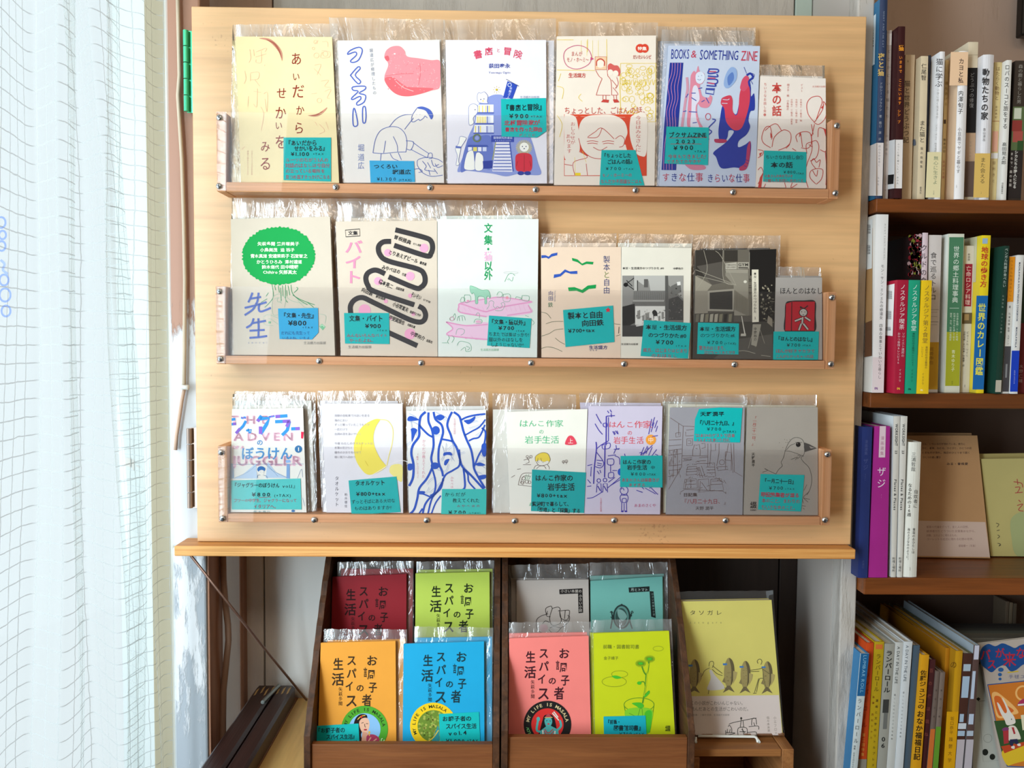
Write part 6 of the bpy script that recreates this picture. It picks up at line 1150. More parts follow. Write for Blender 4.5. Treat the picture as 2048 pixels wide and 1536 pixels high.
PREV = {}
def sbook(label, z, q, sh, col, depth=.13, Y=YS, side=None, txt=(), bands=(), pg='e9e0cc', sidefn=None, group=None, round_=False, soft=.0012):
    """upright book: shell (two boards and a spine), page block, printed spine. q: spine TL,TR,BR,BL through window z"""
    P = [at(z[0] + q[i] / z[2], z[1] + q[i + 1] / z[2], Y) for i in range(0, 8, 2)]
    zb = SZ[sh] + .0004
    P[2].z = P[3].z = zb; ztop = max(P[0].z, P[1].z); P[0].z = P[1].z = ztop
    if sh in PREV:
        (xt, z1_, xb_, z0_) = PREV[sh]; lx = lambda zz: xb_ + (xt - xb_) * (zz - z0_) / (z1_ - z0_) + .0004
        for i in (0, 3): P[i].x = min(max(P[i].x, lx(min(P[i].z, z1_))), P[1 if i == 0 else 2].x - .003)
    PREV[sh] = (P[1].x, P[1].z, P[2].x, P[2].z)
    dv = Vector((0, depth, 0)); t = thing('book', label, 'book', (P[2] + P[3]) / 2 + dv / 2, {'a': 'books on the upper shelf', 'b': 'books on the middle shelf', 'c': 'books on the third shelf', 'd': 'books on the lowest shelf'}[sh])
    w_ = (P[1] - P[0]).length; c = min(.0016, w_ * .14)
    L = Vector((c, 0, 0)); m = MB()
    sp = Vector((0, c, 0))
    # spine slightly rounded
    n = 5; bul = min(.0022, w_ * .12) if round_ else .0005
    for i in range(n):
        u0, u1 = i / n, (i + 1) / n; b0, b1 = bul * math.sin(math.pi * u0), bul * math.sin(math.pi * u1)
        f = [P[0].lerp(P[1], u0) - Vector((0, b0, 0)), P[0].lerp(P[1], u1) - Vector((0, b1, 0)), P[3].lerp(P[2], u1) - Vector((0, b1, 0)), P[3].lerp(P[2], u0) - Vector((0, b0, 0))]
        m.hexa(f, [P[0].lerp(P[1], u0) + sp, P[0].lerp(P[1], u1) + sp, P[3].lerp(P[2], u1) + sp, P[3].lerp(P[2], u0) + sp])
    m.m = 1
    m.hexa([P[0] + sp, P[0] + L + sp, P[3] + L + sp, P[3] + sp], [P[0] + dv, P[0] + L + dv, P[3] + L + dv, P[3] + dv])
    m.hexa([P[1] - L + sp, P[1] + sp, P[2] + sp, P[2] - L + sp], [P[1] - L + dv, P[1] + dv, P[2] + dv, P[2] - L + dv])
    mesh('cover', m, [paper(col, .42), paper(side or col, .42)], t)
    e = Vector((c + .0001, 0, 0)); s2 = sp + Vector((0, .0003, 0)); dn = Vector((0, 0, -.0022)); up = Vector((0, 0, .001)); d2 = dv - Vector((0, .003, 0))
    mesh('pages', MB().hexa([P[0] + e + s2 + dn, P[1] - e + s2 + dn, P[2] - e + s2 + up, P[3] + e + s2 + up], [P[0] + e + d2 + dn, P[1] - e + d2 + dn, P[2] - e + d2 + up, P[3] + e + d2 + up]), pages_mat(pg), t)
    pl = Pl((0, Y - bul, 0), (0, -1, 0)); p = Print(pl, z, lift=.0002, seed=int(q[0]))
    def X(y, u):   # point on the spine at height y, share u across
        f = (y - q[1]) / (q[7] - q[1]); xl = q[0] + (q[6] - q[0]) * f; xr = q[2] + (q[4] - q[2]) * f; return xl + (xr - xl) * u
    for b in bands:
        y0, y1, cc = b[:3]; u0, u1 = (b[3], b[4]) if len(b) > 3 else (0, 1)
        p.q([(X(y0, u0), y0), (X(y0, u1), y0), (X(y1, u1), y1), (X(y1, u0), y1)], cc)
    for a in txt:
        s, u, y0, y1, h, cc = a[:6]; mode = a[6] if len(a) > 6 else 'v'; b = a[7] if len(a) > 7 else 0
        p.text(s, X(y0, u), y0, X(y1, u), y1, h, cc, mode, b)
    p.build('spine_print', t)
    if sidefn:
        ps = Print(Pl(P[0], (-1, 0, 0)), z, lift=.0002, seed=2); sidefn(ps); ps.build('side_print', t)
    return t
def bars(p, x0, y0, x1, y1, dx=0, n=9, c='33363a'):
    k = p.k + 1
    for i in range(n):
        y = y0 + (y1 - y0) * i / n; p.k = k; p.q([(x0, y), (x1, y), (x1, y + (y1 - y0) / n * (.3 + .4 * ((i * 7) % 3) / 2)), (x0, y + (y1 - y0) / n * .4)], c)
BK2 = '2f2d2e'
# upper shelf
sbook('tall dark blue book with gold title and white foot band, first on the upper shelf', W1, (222,-12,275,-12,235,1430,185,1432), 'a', '2f3d5c', .14, side='2b6a92', round_=True,
      txt=[('NIGHT AND THE CAT', .55, 80, 350, 17, '8b94a8', 'h'), ('夜と猫', .35, 385, 560, 48, 'd6b36a', 'v', 1), ('ドロシー・ブラウン 著　橋口 譲 訳', .45, 600, 1030, 20, 'a8abb4'), ('夜のなかを歩く', .45, 1060, 1220, 18, '8a858c'), ('左右社', .4, 1290, 1360, 14, '8a858c')],
      bands=[(1045, 1432, 'ded5d3')], sidefn=lambda p: (p.q([(150,140),(190,100),(180,470),(150,490)], 'c4d4de'), p.q([(136,1070),(195,1045),(190,1432),(134,1432)], 'd9d3d0'), bars(p, 155, 200, 172, 350, n=8)))
sbook('thin pinkish-white book between the dark blue and the maroon book', W1, (272,222,306,222,277,1440,240,1440), 'a', 'cfc0b8', .12, Y=1.128,
      txt=[('どこかにいる猫たち', .5, 345, 880, 24, '8a7c78'), ('中央公論社', .5, 980, 1140, 18, '9a8c88'), ('文と絵', .5, 1340, 1400, 14, '9a8c88')], bands=[(245, 330, 'e0d5cf')])
sbook('dark maroon book with glowing gold lettering and a white foot band, upper shelf', W1, (354,195,404,194,379,1420,324,1422), 'a', '3a1619', .13, Y=1.112,
      txt=[('猫', .5, 318, 385, 40, 'e8962c', 'v', 1), ('いままで ここにいます', .45, 405, 770, 24, 'e0822a', 'v', 1), ('シシ ブ', .4, 800, 905, 24, 'e0822a', 'v', 1), ('ふつうに猫と暮らしたい、あの人', .4, 1045, 1350, 15, '55504e')],
      bands=[(1022, 1378, 'e6e0de')], sidefn=lambda p: (p.q([(285,1030),(330,1020),(325,1378),(275,1385)], 'dedad8'), p.q([(278,1280),(322,1275),(318,1345),(275,1350)], '1f1c1c')))
sbook('beige book with a big title about cats and the world, upper shelf', W1, (405,402,475,402,447,1440,380,1440), 'a', 'd8bd9c', .13, Y=1.135,
      txt=[('CAT ANIMALS', .3, 440, 455, 14, '6f5a48', 'h'), ('猫と世界どうぶつ記', .3, 585, 1050, 44, '5c5048')], bands=[])
sbook('cream book with a dark title in two pieces, upper shelf', W1, (520,410,572,412,546,1445,490,1445), 'a', 'e2cfae', .13, Y=1.125,
      txt=[('仁尾智', .45, 462, 590, 40, '3a3634'), ('また猫と', .45, 880, 1045, 42, '3a3634'), ('猫の挽歌集', .45, 1070, 1235, 20, '6a625c'), ('雷鳥社', .45, 1365, 1420, 16, '6a625c')], sidefn=lambda p: p.blob([(455,1030),(475,1020),(480,1060),(458,1062)], '6f7684'))
sbook('dark blue-black narrow book squeezed in before the white cat book', W1, (575,405,594,405,568,1110,548,1120), 'a', '2c3040', .12, Y=1.14)
sbook('white book with green subtitle, second thick book of the upper shelf', W1, (597,378,695,378,660,1445,552,1445), 'a', 'ece9ea', .13, Y=1.118, round_=True,
      txt=[('猫に学ぶ', .62, 425, 640, 56, '3a383a'), ('いかに良く生きるか', .58, 645, 870, 20, 'a8a4a4'), ('ジョン・グレイ　鈴木晶訳', .55, 910, 1110, 17, '9a9696'), ('無心に生きよ', .62, 1140, 1350, 36, '6f8068'), ('みすず書房', .55, 1392, 1425, 16, '6a6a60', 'v')], bands=[(1112, 1445, 'e4d8ac')])
sbook('narrow yellow book between the white cat book and the peach-topped book', W1, (700,440,725,440,692,1440,664,1440), 'a', 'e6ce98', .12, Y=1.14,
      txt=[('鴎をあげる', .5, 590, 780, 22, 'a8864c'), ('熊本日日', .5, 1010, 1120, 20, '5c5040'), ('岩波の文庫', .5, 1170, 1310, 18, 'c27a74')], bands=[(875, 905, '5a4a40', .1, .7)])
sbook('thick white book with a peach top third, upper shelf', W1, (738,378,865,376,832,1440,692,1440), 'a', 'f0ecec', .14, Y=1.116, round_=True, side='e2c2a2',
      txt=[('カヨと私', .63, 425, 612, 40, '5a463e', 'v', 1), ('内澤旬子', .66, 660, 835, 40, '4a4644'), ('小豆島でヤギと暮らす', .66, 930, 1270, 30, '8f8a8a'), ('本の雑誌社', .6, 1352, 1375, 16, '6a6464', 'v')],
      bands=[(380, 625, 'efc9a4')])
sbook('book with a cream head, black middle and brown picture foot, upper shelf', W1, (866,310,938,308,906,1440,838,1440), 'a', 'e2d2b6', .13, Y=1.13,
      txt=[('どうぶつの修復', .48, 530, 790, 34, '8f8b88'), ('文学のために', .5, 1030, 1180, 18, '9a8a78')], bands=[(400, 403, 'b5a588'), (496, 972, '211e1e'), (972, 1440, 'b8997c'), (1180, 1440, '6f5a50')])
sbook('white book with a yellow foot band and hand-drawn title, upper shelf', W1, (942,402,1053,402,1015,1445,902,1445), 'a', 'e4e1e4', .13, Y=1.118, round_=True,
      txt=[('動物たちの家', .52, 500, 880, 56, '3c3a3c', 'v', 1), ('奥山淳志', .55, 935, 1035, 22, '8a8686'), ('また会える', .55, 1150, 1345, 40, '4a4434'), ('みすず書房', .5, 1402, 1420, 14, '5a5444')], bands=[(1122, 1445, 'ddb866')])
sbook('cream yellow book with a red flower drawing, upper shelf', W1, (1058,458,1112,456,1068,1450,1020,1450), 'a', 'e0cb92', .13, Y=1.13,
      txt=[('はたらく動物と', .5, 485, 735, 32, '8a6a48'), ('金井真紀', .5, 770, 870, 16, '8a6a48'), ('目利きと', .5, 1170, 1345, 22, '9a7a58')], bands=[(885, 888, 'b06a50'), (960, 1110, 'dfa890', .1, .9), (1120, 1160, 'e6e2e0')])
sbook('white book about a donkey with upright black title, upper shelf', W1, (1115,440,1184,440,1142,1450,1080,1450), 'a', 'ebe8e2', .13, Y=1.12,
      txt=[('ロバのスーコと旅をする', .55, 470, 945, 38, '3c3a38'), ('高田晃太郎', .55, 1040, 1205, 36, '3c3a38'), ('河出書房新社', .5, 1335, 1420, 16, '5a5654')])
sbook('dark brown book with a red berry photograph, right end of the upper shelf', W1, (1212,445,1300,445,1250,1450,1158,1450), 'a', '3d332c', .13, Y=1.125, side='2a2422',
      txt=[('森の鹿と暮らした男', .45, 470, 760, 34, '9a938a'), ('シカたちの隣人になる', .45, 1100, 1380, 26, 'd9d4cc', 'v', 1), ('まるで、森の言葉', .1, 1110, 1370, 20, 'b8b0a8', 'v', 1)],
      bands=[(780, 1100, '5a6a44'), (790, 870, 'c9cdb8', .1, .7), (880, 960, '8f3a34', 0, .8), (960, 1040, 'a85048', .1, .9), (1030, 1100, '34502c', .5, 1), (1100, 1450, '2f2826')])
# middle shelf
sbook('tall white book with a loaf photograph on its side, first on the middle shelf', W2, (193,105,281,107,246,1408,160,1410), 'b', 'e8e6e4', .19, Y=1.112, side='e6e2da',
      txt=[('モン・サン・ミシェルの修道女　四季の食事とていねいな暮らし', .62, 470, 1310, 25, '5a5656'), ('MONT SAINT-MICHEL', .75, 170, 440, 14, '9a9694', 'h'), ('g', .45, 1362, 1395, 34, '7a4a86', 'h', 1)],
      bands=[(1150, 1410, 'dccfcf')], sidefn=lambda p: (p.q([(118,210),(165,205),(160,880),(110,900)], 'b08a5c'), p.q([(112,900),(160,880),(158,1140),(104,1150)], '6b4a34'), p.q([(122,150),(164,140),(160,500),(120,510)], 'dfe4e4'), bars(p, 128, 180, 150, 250, n=10), bars(p, 126, 330, 148, 400, n=10)))
def ebar(p):
    p.q([(268,625),(326,612),(312,995),(255,990)], 'e8e4e2'); bars(p, 272, 665, 308, 725, n=12); bars(p, 266, 812, 302, 872, n=12); bars(p, 262, 930, 298, 960, n=4)
sbook('crimson red book with a white barcode label on its side, middle shelf', W2, (347,587,428,585,394,1422,328,1424), 'b', 'a51c38', .14, Y=1.095, side='b01f3c',
      txt=[('ノスタルジア喫茶', .52, 615, 950, 42, 'e8d8d8'), ('ソヴィエト連邦の', .72, 968, 1150, 22, 'd8b8be'), ('おやつ事情&レシピ56', .28, 968, 1200, 22, 'd8b8be'), ('イスクラ', .5, 1232, 1335, 18, 'd8b8be'), ('g', .5, 1365, 1395, 32, 'e0a83a', 'h', 1)], sidefn=ebar)
sbook('bright green book between the crimson and the yellow book, middle shelf', W2, (430,587,514,586,483,1424,400,1424), 'b', '1f9a78', .14, Y=1.095,
      txt=[('ノスタルジア食堂', .58, 615, 960, 42, 'cfe6dc'), ('東欧旧社会主義国のレシピ63', .6, 970, 1215, 20, '1c5a48'), ('イスクラ', .58, 1235, 1335, 18, '1c5a48'), ('g', .5, 1370, 1398, 28, '1c4a40', 'h', 1)])
sbook('chrome yellow book beside the bright green book, middle shelf', W2, (525,590,599,588,573,1424,484,1424), 'b', 'e9c01e', .14, Y=1.095,
      txt=[('ノスタルジア第２食堂', .55, 620, 1050, 42, '8a7030'), ('東欧旧社会主義国の', .72, 1070, 1235, 18, '8a7030'), ('レシピ56', .35, 1070, 1150, 18, '8a7030'), ('イスクラ', .5, 1262, 1355, 18, '8a7030'), ('g', .5, 1380, 1402, 24, 'f4e8b0', 'h', 1)])
def straw(p):
    for i in range(90): p.k = 3; p.c(p.rnd.uniform(430, 515), p.rnd.uniform(260, 560), p.rnd.uniform(6, 16), p.rnd.uniform(8, 20), p.rnd.choice(['8c1f2a', '6b1820', 'a8323a', '40201c', '8a8a34', 'c9a0a0']), 7)
sbook('book with a red berry photograph on its side, behind the chrome yellow book', W2, (524,242,571,240,548,1385,500,1385), 'b', 'd9c4cc', .14, Y=1.124, side='2e1c1c', txt=[('クルドの食卓', .45, 320, 680, 46, '3a3030')], sidefn=straw)
sbook('white book with an ochre foot band, in the middle shelf before the green encyclopedia', W2, (576,256,671,257,641,1386,570,1386), 'b', 'd6cdc9', .14, Y=1.127,
      txt=[('食で巡るトルコ', .4, 380, 735, 48, '4a4442'), ('岡崎伸也', .3, 1075, 1205, 34, '7a5a24')], bands=[(800, 803, 'a09894', 0, .9), (820, 823, 'b0a8a4', 0, .8), (850, 853, 'b0a8a4', 0, .8), (890, 893, '8a8280', 0, .9), (910, 913, 'b0a8a4', 0, .8), (1040, 1386, 'c69a30')])
sbook('thick white book with a green and lime spine panel, middle shelf', W2, (722,250,836,248,802,1386,690,1388), 'b', 'dcdccb', .14, Y=1.125, side='e6e6dc',
      bands=[(272, 965, '4a7c5c', .05, .97), (965, 1360, 'a8a92c', .05, .97), (790, 793, 'cfe0d0', .2, .8)],
      txt=[('世界の郷土料理事典', .53, 335, 755, 46, 'e0e8dc'), ('全世界各国・300地域', .72, 825, 1030, 17, 'cfdcc8'), ('料理の作り方を通して知る', .52, 825, 1030, 17, 'cfdcc8'), ('歴史、文化、宗教の食規定', .3, 825, 1030, 17, 'cfdcc8'), ('青木ゆり子', .52, 1095, 1255, 28, 'e6e8c4'), ('誠文堂', .5, 1325, 1350, 20, '4a5a2c')])
sbook('narrow cream book with a red title box and a small picture, middle shelf', W2, (838,337,909,335,872,1382,806,1382), 'b', 'dcd4c8', .13, Y=1.135,
      bands=[(468, 778, '9a2438', .12, .88), (825, 905, '6a5a44', 0, 1), (835, 880, 'a88a60', .2, .7)],
      txt=[('新装版', .5, 390, 445, 18, '6a605a'), ('亡命ロシア料理', .5, 480, 770, 40, 'e6d0cc'), ('ピョートル・ワイリ', .62, 960, 1150, 18, '5a524c'), ('沼野充義・北川和美・守屋愛 訳', .28, 960, 1220, 16, '5a524c'), ('未知谷', .5, 1350, 1370, 14, '5a524c')])
sbook('yellow travel book with a blue lower half about curry, middle shelf', W2, (945,259,1030,259,978,1386,896,1386), 'b', 'ecd024', .15, Y=1.118, side='e3cc3a',
      bands=[(700, 1386, '1f66a8'), (280, 320, '9ab4cc', .3, .75)], txt=[('地球の歩き方', .55, 340, 640, 52, 'c0392e', 'v', 1), ('世界のカレー図鑑', .52, 755, 1285, 58, 'e6dc4a', 'v', 1)],
      sidefn=lambda p: (p.q([(838,285),(930,268),(920,600),(838,610)], 'c4bfa0'),))
def greenside(p):
    p.q([(1015,685),(1096,685),(1085,900),(1000,880)], 'dcdcd6'); bars(p, 1022, 705, 1082, 750, n=3); k = p.k
    for a in range(16): p.k = k + 2; p.q([(1022+a*4,700),(1024+a*4,700),(1022+a*4,755),(1020+a*4,755)], '3a3c3c'); p.q([(1016+a*4,812),(1018+a*4,812),(1015+a*4,865),(1013+a*4,865)], '3a3c3c')
    p.ring(1060, 1010, 16, 3, 'a8b4a8'); p.rect(985, 1320, 1060, 1400, 'b8b0a0')
sbook('dark green book with a white barcode label on its side, middle shelf', W2, (1128,335,1166,338,1104,1405,1062,1405), 'b', '1c3a30', .14, Y=1.11, side='1d4034', sidefn=greenside,
      txt=[('ベンガル料理が食べたい', .5, 350, 640, 24, 'c4cfc6'), ('石濱匡雄　ユザーン監修', .4, 690, 980, 14, '8a9a8e')], bands=[(1318, 1405, 'b8b0a0')])
sbook('orange-headed white book with a dark foot, middle shelf', W2, (1167,415,1209,413,1160,1402,1116,1402), 'b', 'd9d4cc', .13, Y=1.115,
      bands=[(415, 745, 'd98a1c'), (1070, 1402, '4a4648'), (1200, 1300, '8a8a8a', .3, .6)], txt=[('ベンガル料理はおいしい', .45, 435, 735, 20, '8a4a18'), ('著　石濱匡雄', .5, 770, 920, 16, '5a5450'), ('監修　ユザーン', .5, 930, 1060, 16, '5a5450')])
sbook('white book with English title and a bright blue foot, middle shelf', W2, (1216,402,1273,404,1226,1402,1170,1402), 'b', 'e2e0dc', .13, Y=1.11,
      bands=[(1102, 1402, '1c3fb8')], txt=[('MASALAWALA SOUTH INDIAN COOKBOOK', .5, 455, 890, 17, '34405c', 'h', 1), ('MASALAWALA', .5, 930, 1080, 17, '34405c', 'h', 1), ('たけのこスパイス', .5, 1245, 1345, 12, 'c9d0e6')])
sbook('dark red book at the right end of the middle shelf', W2, (1262,540,1330,540,1282,1400,1228,1400), 'b', '6a2024', .13, Y=1.125, side='5a1c20', txt=[('水野仁輔', .3, 1200, 1340, 28, 'a8888a')], bands=[(540, 900, '2c3a2a', 0, 1)])
# third shelf
sbook('navy blue book with faint lettering, first on the third shelf', W3, (124,228,196,230,160,1320,92,1322), 'c', '26336a', .15, Y=1.112,
      txt=[('漫画選集', .45, 320, 430, 24, '4a5284'), ('ザジ', .45, 450, 540, 36, '4a5284'), ('VOL.1', .45, 560, 610, 14, '4a5284', 'h'), ('点滅社', .5, 1180, 1240, 18, '4a5284')])
sbook('magenta book with a white label strip, third shelf', W3, (212,222,322,225,302,1306,166,1308), 'c', 'a52a86', .15, Y=1.114, side='7d2468',
      bands=[(222, 446, 'd4bcc4', .33, .73)], txt=[('漫画選集', .53, 290, 435, 26, 'a2607e'), ('ザジ', .54, 505, 675, 64, 'e4d2e0'), ('Vol.2', .56, 710, 735, 16, 'd8b8d0', 'v')] )
sbook('white magazine with dark lettering next to the magenta book, third shelf', W3, (349,152,393,152,362,1308,328,1308), 'c', 'd2cdc4', .2, Y=1.116, side='dfe6e8',
      txt=[('WORKSIGHT', .5, 205, 365, 26, '4a4a48', 'h', 1), ('23', .5, 395, 422, 22, '4a4a48', 'h', 1), ('Plates & Places', .5, 602, 825, 24, '4a4a48', 'h', 1), ('料理と場所', .5, 1158, 1265, 20, '4a4a48')])
sbook('white magazine with dark lettering beside the slim white hardback, third shelf', W3, (398,152,446,152,408,1308,372,1308), 'c', 'd8d4cc', .2, Y=1.116, side='e0e6ea',
      txt=[('WORKSIGHT', .5, 205, 365, 26, '4a4a48', 'h', 1), ('23', .5, 395, 422, 22, '4a4a48', 'h', 1), ('Plates & Places', .5, 602, 825, 24, '4a4a48', 'h', 1), ('料理と場所', .5, 1158, 1265, 20, '4a4a48')])
sbook('pale hardback with two-line Japanese title, right of the magazines on the third shelf', W3, (455,340,544,336,510,1300,414,1302), 'c', 'e4e2d8', .13, Y=1.118, round_=True,
      txt=[('三浦哲哉', .45, 408, 548, 34, '6a6a66'), ('自炊者に', .72, 675, 810, 30, '4a4a48'), ('なるための26週', .25, 630, 870, 32, '4a4a48'), ('青菜のおひたしは', .68, 950, 1135, 22, '4a4a48'), ('海のさざなみのように。', .28, 950, 1190, 20, '4a4a48'), ('朝日出版社', .5, 1232, 1255, 12, '7a7a74')])
PC = lim(Pl(at(1900, 1122, 1.215), (-.04, -1, .10)), -9, 9, SZ['c'] + .0014, 9)
t = book('propped_book', 'tan book standing face out with a pale paper band, third shelf', 'book', [(1811,871),(1954.5,871),(1980.5,1122.5),(1826,1121)], PC, 'b98e63', .012, board=.0012, pg='c9b48c')
p = Print(PC, W3, seed=51); p.q([(518,898),(1003,908),(1036,1158),(512,1150)], 'c9b0a2'); bk = '5a463c'
for s, x0, x1, y in (('えん、いろんな川が流れている。彼方に',550,860,350),('ひと、星屑、ねむる。ひとびと、ひとつの話',550,905,380),('とるものが流れ、海辺のひとつまで届く',548,895,412),('ひとつの遠い響き',555,685,445)): p.t(s, x0, x1, y, 17, bk, 0)
p.t('みる・曽根愛', 725, 880, 492, 20, bk, 1)
for s, x1, y in (('都築々代議を介って、友と人の回想。',895,943),('観測者がたどりついた言葉集めながら、',945,973),('詩集、父のように現れるもの。',812,1003),('ゴーレットら近辺に現れる幻想の世界。',930,1030)): p.t(s, 582, x1, y, 19, '8a6a64', 0)
p.t('都築響一（写真）', 812, 945, 1078, 18, '8a6a64'); p.build('cover_print', t)
PC2 = lim(Pl(at(1980, 1120, 1.225), (-.0, -1, .06)), -9, 9, SZ['c'] + .0014, 9)
t = book('propped_book', 'pale yellow book face out with red pencil writing, right end of the third shelf', 'book', [(1962,918),(2098,916),(2108,1118),(1981.6,1120)], PC2, 'c4b878', .01, board=.0012)
p = Print(PC2, W3, seed=52); r = 'b0504a'
p.ls(6, r, [(1205,620),(1260,630),(1270,660)], [(1230,600),(1235,640)], [(1215,660),(1250,660),(1230,700)], [(1215,700),(1270,695)], [(1240,750),(1255,765)], [(1230,790),(1270,780),(1240,820),(1275,830)], [(1245,850),(1270,855)])
p.blob([(1190,880),(1300,830),(1400,900),(1400,1160),(1230,1150),(1190,1020)], 'a8b07c'); p.ls(4, '4a4438', [(1080,915),(1100,925),(1085,945)], [(1085,970),(1105,965)], [(1090,1000),(1105,1010),(1090,1025)], [(1090,1060),(1110,1065),(1100,1080),(1115,1070)]); p.build('cover_print', t)
o = book('propped_book', 'dull brown book behind the tan book on the third shelf', 'book', [(1812,865),(1943,866),(1965,1117),(1830,1117)], PC, 'a8845e', .006, back=.0135)
o = book('propped_book', 'dull yellow book behind the pale yellow book on the third shelf', 'book', [(1957,908),(2090,906),(2100,1112),(1975,1112)], PC2, 'b4a468', .006, back=.0115)
# lowest shelf: spines lean to the right at the top
def low(label, xa, xb, yt, xc, xd, col, txt=(), bands=(), depth=.2, side=None, Y=YS, **k):
    """xa,xb: spine at its top y=yt; xc,xd: spine at y=1536 (window px)"""
    f = (1924 - yt) / (1536 - yt); return sbook(label, W4, (xa, yt, xb, yt, xb + (xd - xb) * f, 1924, xa + (xc - xa) * f, 1924), 'd', col, depth, Y, side, txt, bands, **k)
low('blue and white magazine with English capitals, first on the lowest shelf', 180, 252, 548, 92, 150, 'c4cccc', side='3a7aa8', Y=1.112,
    bands=[(548, 915, '1f5c8c')], txt=[('LUMBAR ROLL', .55, 560, 890, 38, '7fb0cc', 'h'), ('ランバーロール', .4, 930, 1330, 40, '4a4c4c'), ('特集 おまえのからだ', .3, 1340, 1536, 18, '5a5c5c')], depth=.21)
low('orange magazine with red lettering, second on the lowest shelf', 205, 292, 455, 152, 226, 'c4481c', Y=1.122, txt=[('ランバーロール', .5, 700, 1200, 44, '9a3018', 'v', 1), ('第二回特集', .5, 1230, 1440, 28, 'd09a4a')], bands=[(1460, 1890, '8a8478')])
low('yellow magazine with black katakana, third on the lowest shelf', 298, 382, 446, 232, 314, 'b89a1c', Y=1.122, bands=[(470, 510, 'c86a30', .15, .85)], txt=[('ランバーロール', .5, 550, 880, 44, '4a3c14'), ('漫画と文学のリトルプレス', .62, 930, 1536, 22, '5a4818', 'v', 1), ('執筆 西村ツチカ', .25, 900, 1300, 20, '7a3a18')])
low('grey magazine with bold black katakana and number, lowest shelf', 387, 474, 462, 320, 400, '9c9a90', Y=1.122, txt=[('ランバーロール', .5, 520, 890, 58, '1f1f1e', 'v', 1), ('06', .48, 1260, 1370, 62, '1f1f1e', 'v', 1)], bands=[(945, 1060, '3a3a38', .2, .8), (1060, 1200, '6a6a66', .35, .75)])
low('white magazine with thin English capitals, nearer the grey magazine, lowest shelf', 478, 548, 450, 402, 470, 'c4c4c0', Y=1.122, txt=[('A DAY IN THE LIFE', .45, 485, 810, 34, '4a4c4a', 'h'), ('暮らしのなかの小さな写真集', .4, 890, 1300, 16, '7a7c7a')])
low('white magazine with thin English capitals, nearer the orange diary, lowest shelf', 551, 626, 445, 472, 545, 'cfd2d4', Y=1.121, side='d8dadc', txt=[('A DAY IN THE LIFE', .45, 475, 790, 34, '5a6068', 'h'), ('暮らしのなかの小さな写真集', .4, 870, 1280, 16, '8a8c8e')])
low('grey-blue cloth book without lettering on the lowest shelf', 632, 690, 478, 548, 606, '4a5c6c', Y=1.124, side='8a7a70')
low('orange-yellow book with heavy black brush title, lowest shelf', 696, 770, 560, 612, 700, 'd6981c', Y=1.118, depth=.16, txt=[('佐藤ジュンコの', .5, 690, 1030, 58, '3a2a10', 'v', 1), ('おなか福福日記', .5, 1040, 1470, 60, '2a2010', 'v', 1)])
low('dark maroon comic right of the orange-yellow diary, lowest shelf', 774, 826, 600, 704, 746, '4a2224', Y=1.122, depth=.15, txt=[('百の夜は跳ね', .4, 640, 1300, 34, '7a4038', 'v', 1)])
low('thin taupe book with an orange foot, lowest shelf', 828, 862, 700, 750, 794, '6c5c54', Y=1.12, depth=.12, txt=[('東京の夜', .5, 830, 1130, 16, '4a3e3a')], bands=[(1200, 1890, 'c46a30')])
low('thin taupe book with a green foot, lowest shelf', 866, 908, 710, 800, 846, '7a6a60', Y=1.12, depth=.12, txt=[('東京の朝', .5, 830, 1130, 16, '4a3e3a')], bands=[(1180, 1890, '5f8f2c')])
low('dull orange book behind the thin taupe books, lowest shelf', 912, 948, 500, 856, 888, 'b07418', Y=1.135, depth=.2)
low('yellow book with pencil drawing, wide spine, lowest shelf', 955, 1060, 525, 892, 990, 'c49018', Y=1.12, depth=.2, side='a87818', bands=[(1050, 1890, 'd49a10')], txt=[('坂口恭平', .5, 1090, 1250, 34, '6a4410', 'v'), ('躁鬱大学', .5, 1260, 1500, 36, '6a4410', 'v'), ('の', .3, 600, 690, 60, '5a3c10')])
low('brown and pale blue checked book, lowest shelf', 1066, 1146, 548, 994, 1056, '4a2c24', Y=1.12, depth=.22, side='6a6a4c', bands=[(640, 700, 'a8b8c4', .1, .9), (745, 930, 'a4b8cc', .1, .9), (1070, 1140, 'a4b8cc', .1, .6), (1150, 1200, 'c8ccd4'), (1215, 1260, 'a4b8cc', 0, .9), (1290, 1890, 'b8aeb4')])
low('brown and pale blue checked book in a shiny clear wrapper, lowest shelf', 1158, 1208, 478, 1070, 1136, '5a4440', Y=1.12, depth=.2, side='9aa4ac', bands=[(478, 600, 'c4c4d4', .1, .9), (700, 940, 'b8c4d8', .1, .6), (1070, 1160, 'b8c4d8', .1, .8), (1215, 1260, 'b0bccc', 0, .9), (1290, 1890, 'b8b0b8')])
a = [at(W4[0] + x / W4[2], W4[1] + y / W4[2], 1.1165) for x, y in ((1152,470),(1208,470),(1118,1536),(1062,1536))]
# rabbit picture book and the white one behind it
PD = lim(Pl(at(2010, 1500, 1.13), (-.08, -1, .10)), -9, 9, SZ['d'] + .0012, 9)
t = book('picture_book', 'picture book with a white rabbit, fire-coloured panel and blue cloud title, lowest shelf', 'book', [(1957,1288),(2120,1268),(2170,1600),(2016,1604)], PD, 'b5a89e', .006, board=.001)
p = Print(PD, W4, seed=61)
p.blob([(1208,560),(1225,500),(1280,465),(1340,485),(1400,460),(1460,480),(1510,500),(1560,475),(1640,470),(1680,560),(1660,640),(1600,640),(1570,650),(1520,690),(1470,700),(1420,650),(1360,670),(1310,710),(1260,680),(1220,640)], '1f4a86')
rd = 'b02a3e'
for s, x, y, h in (('バ',1255,560,100),('ス',1310,640,90),('が',1380,545,90),('来',1465,600,130),('な',1560,545,100)): p.t(s, x - h * .45, x + h * .45, y, h, rd, 1, .1)
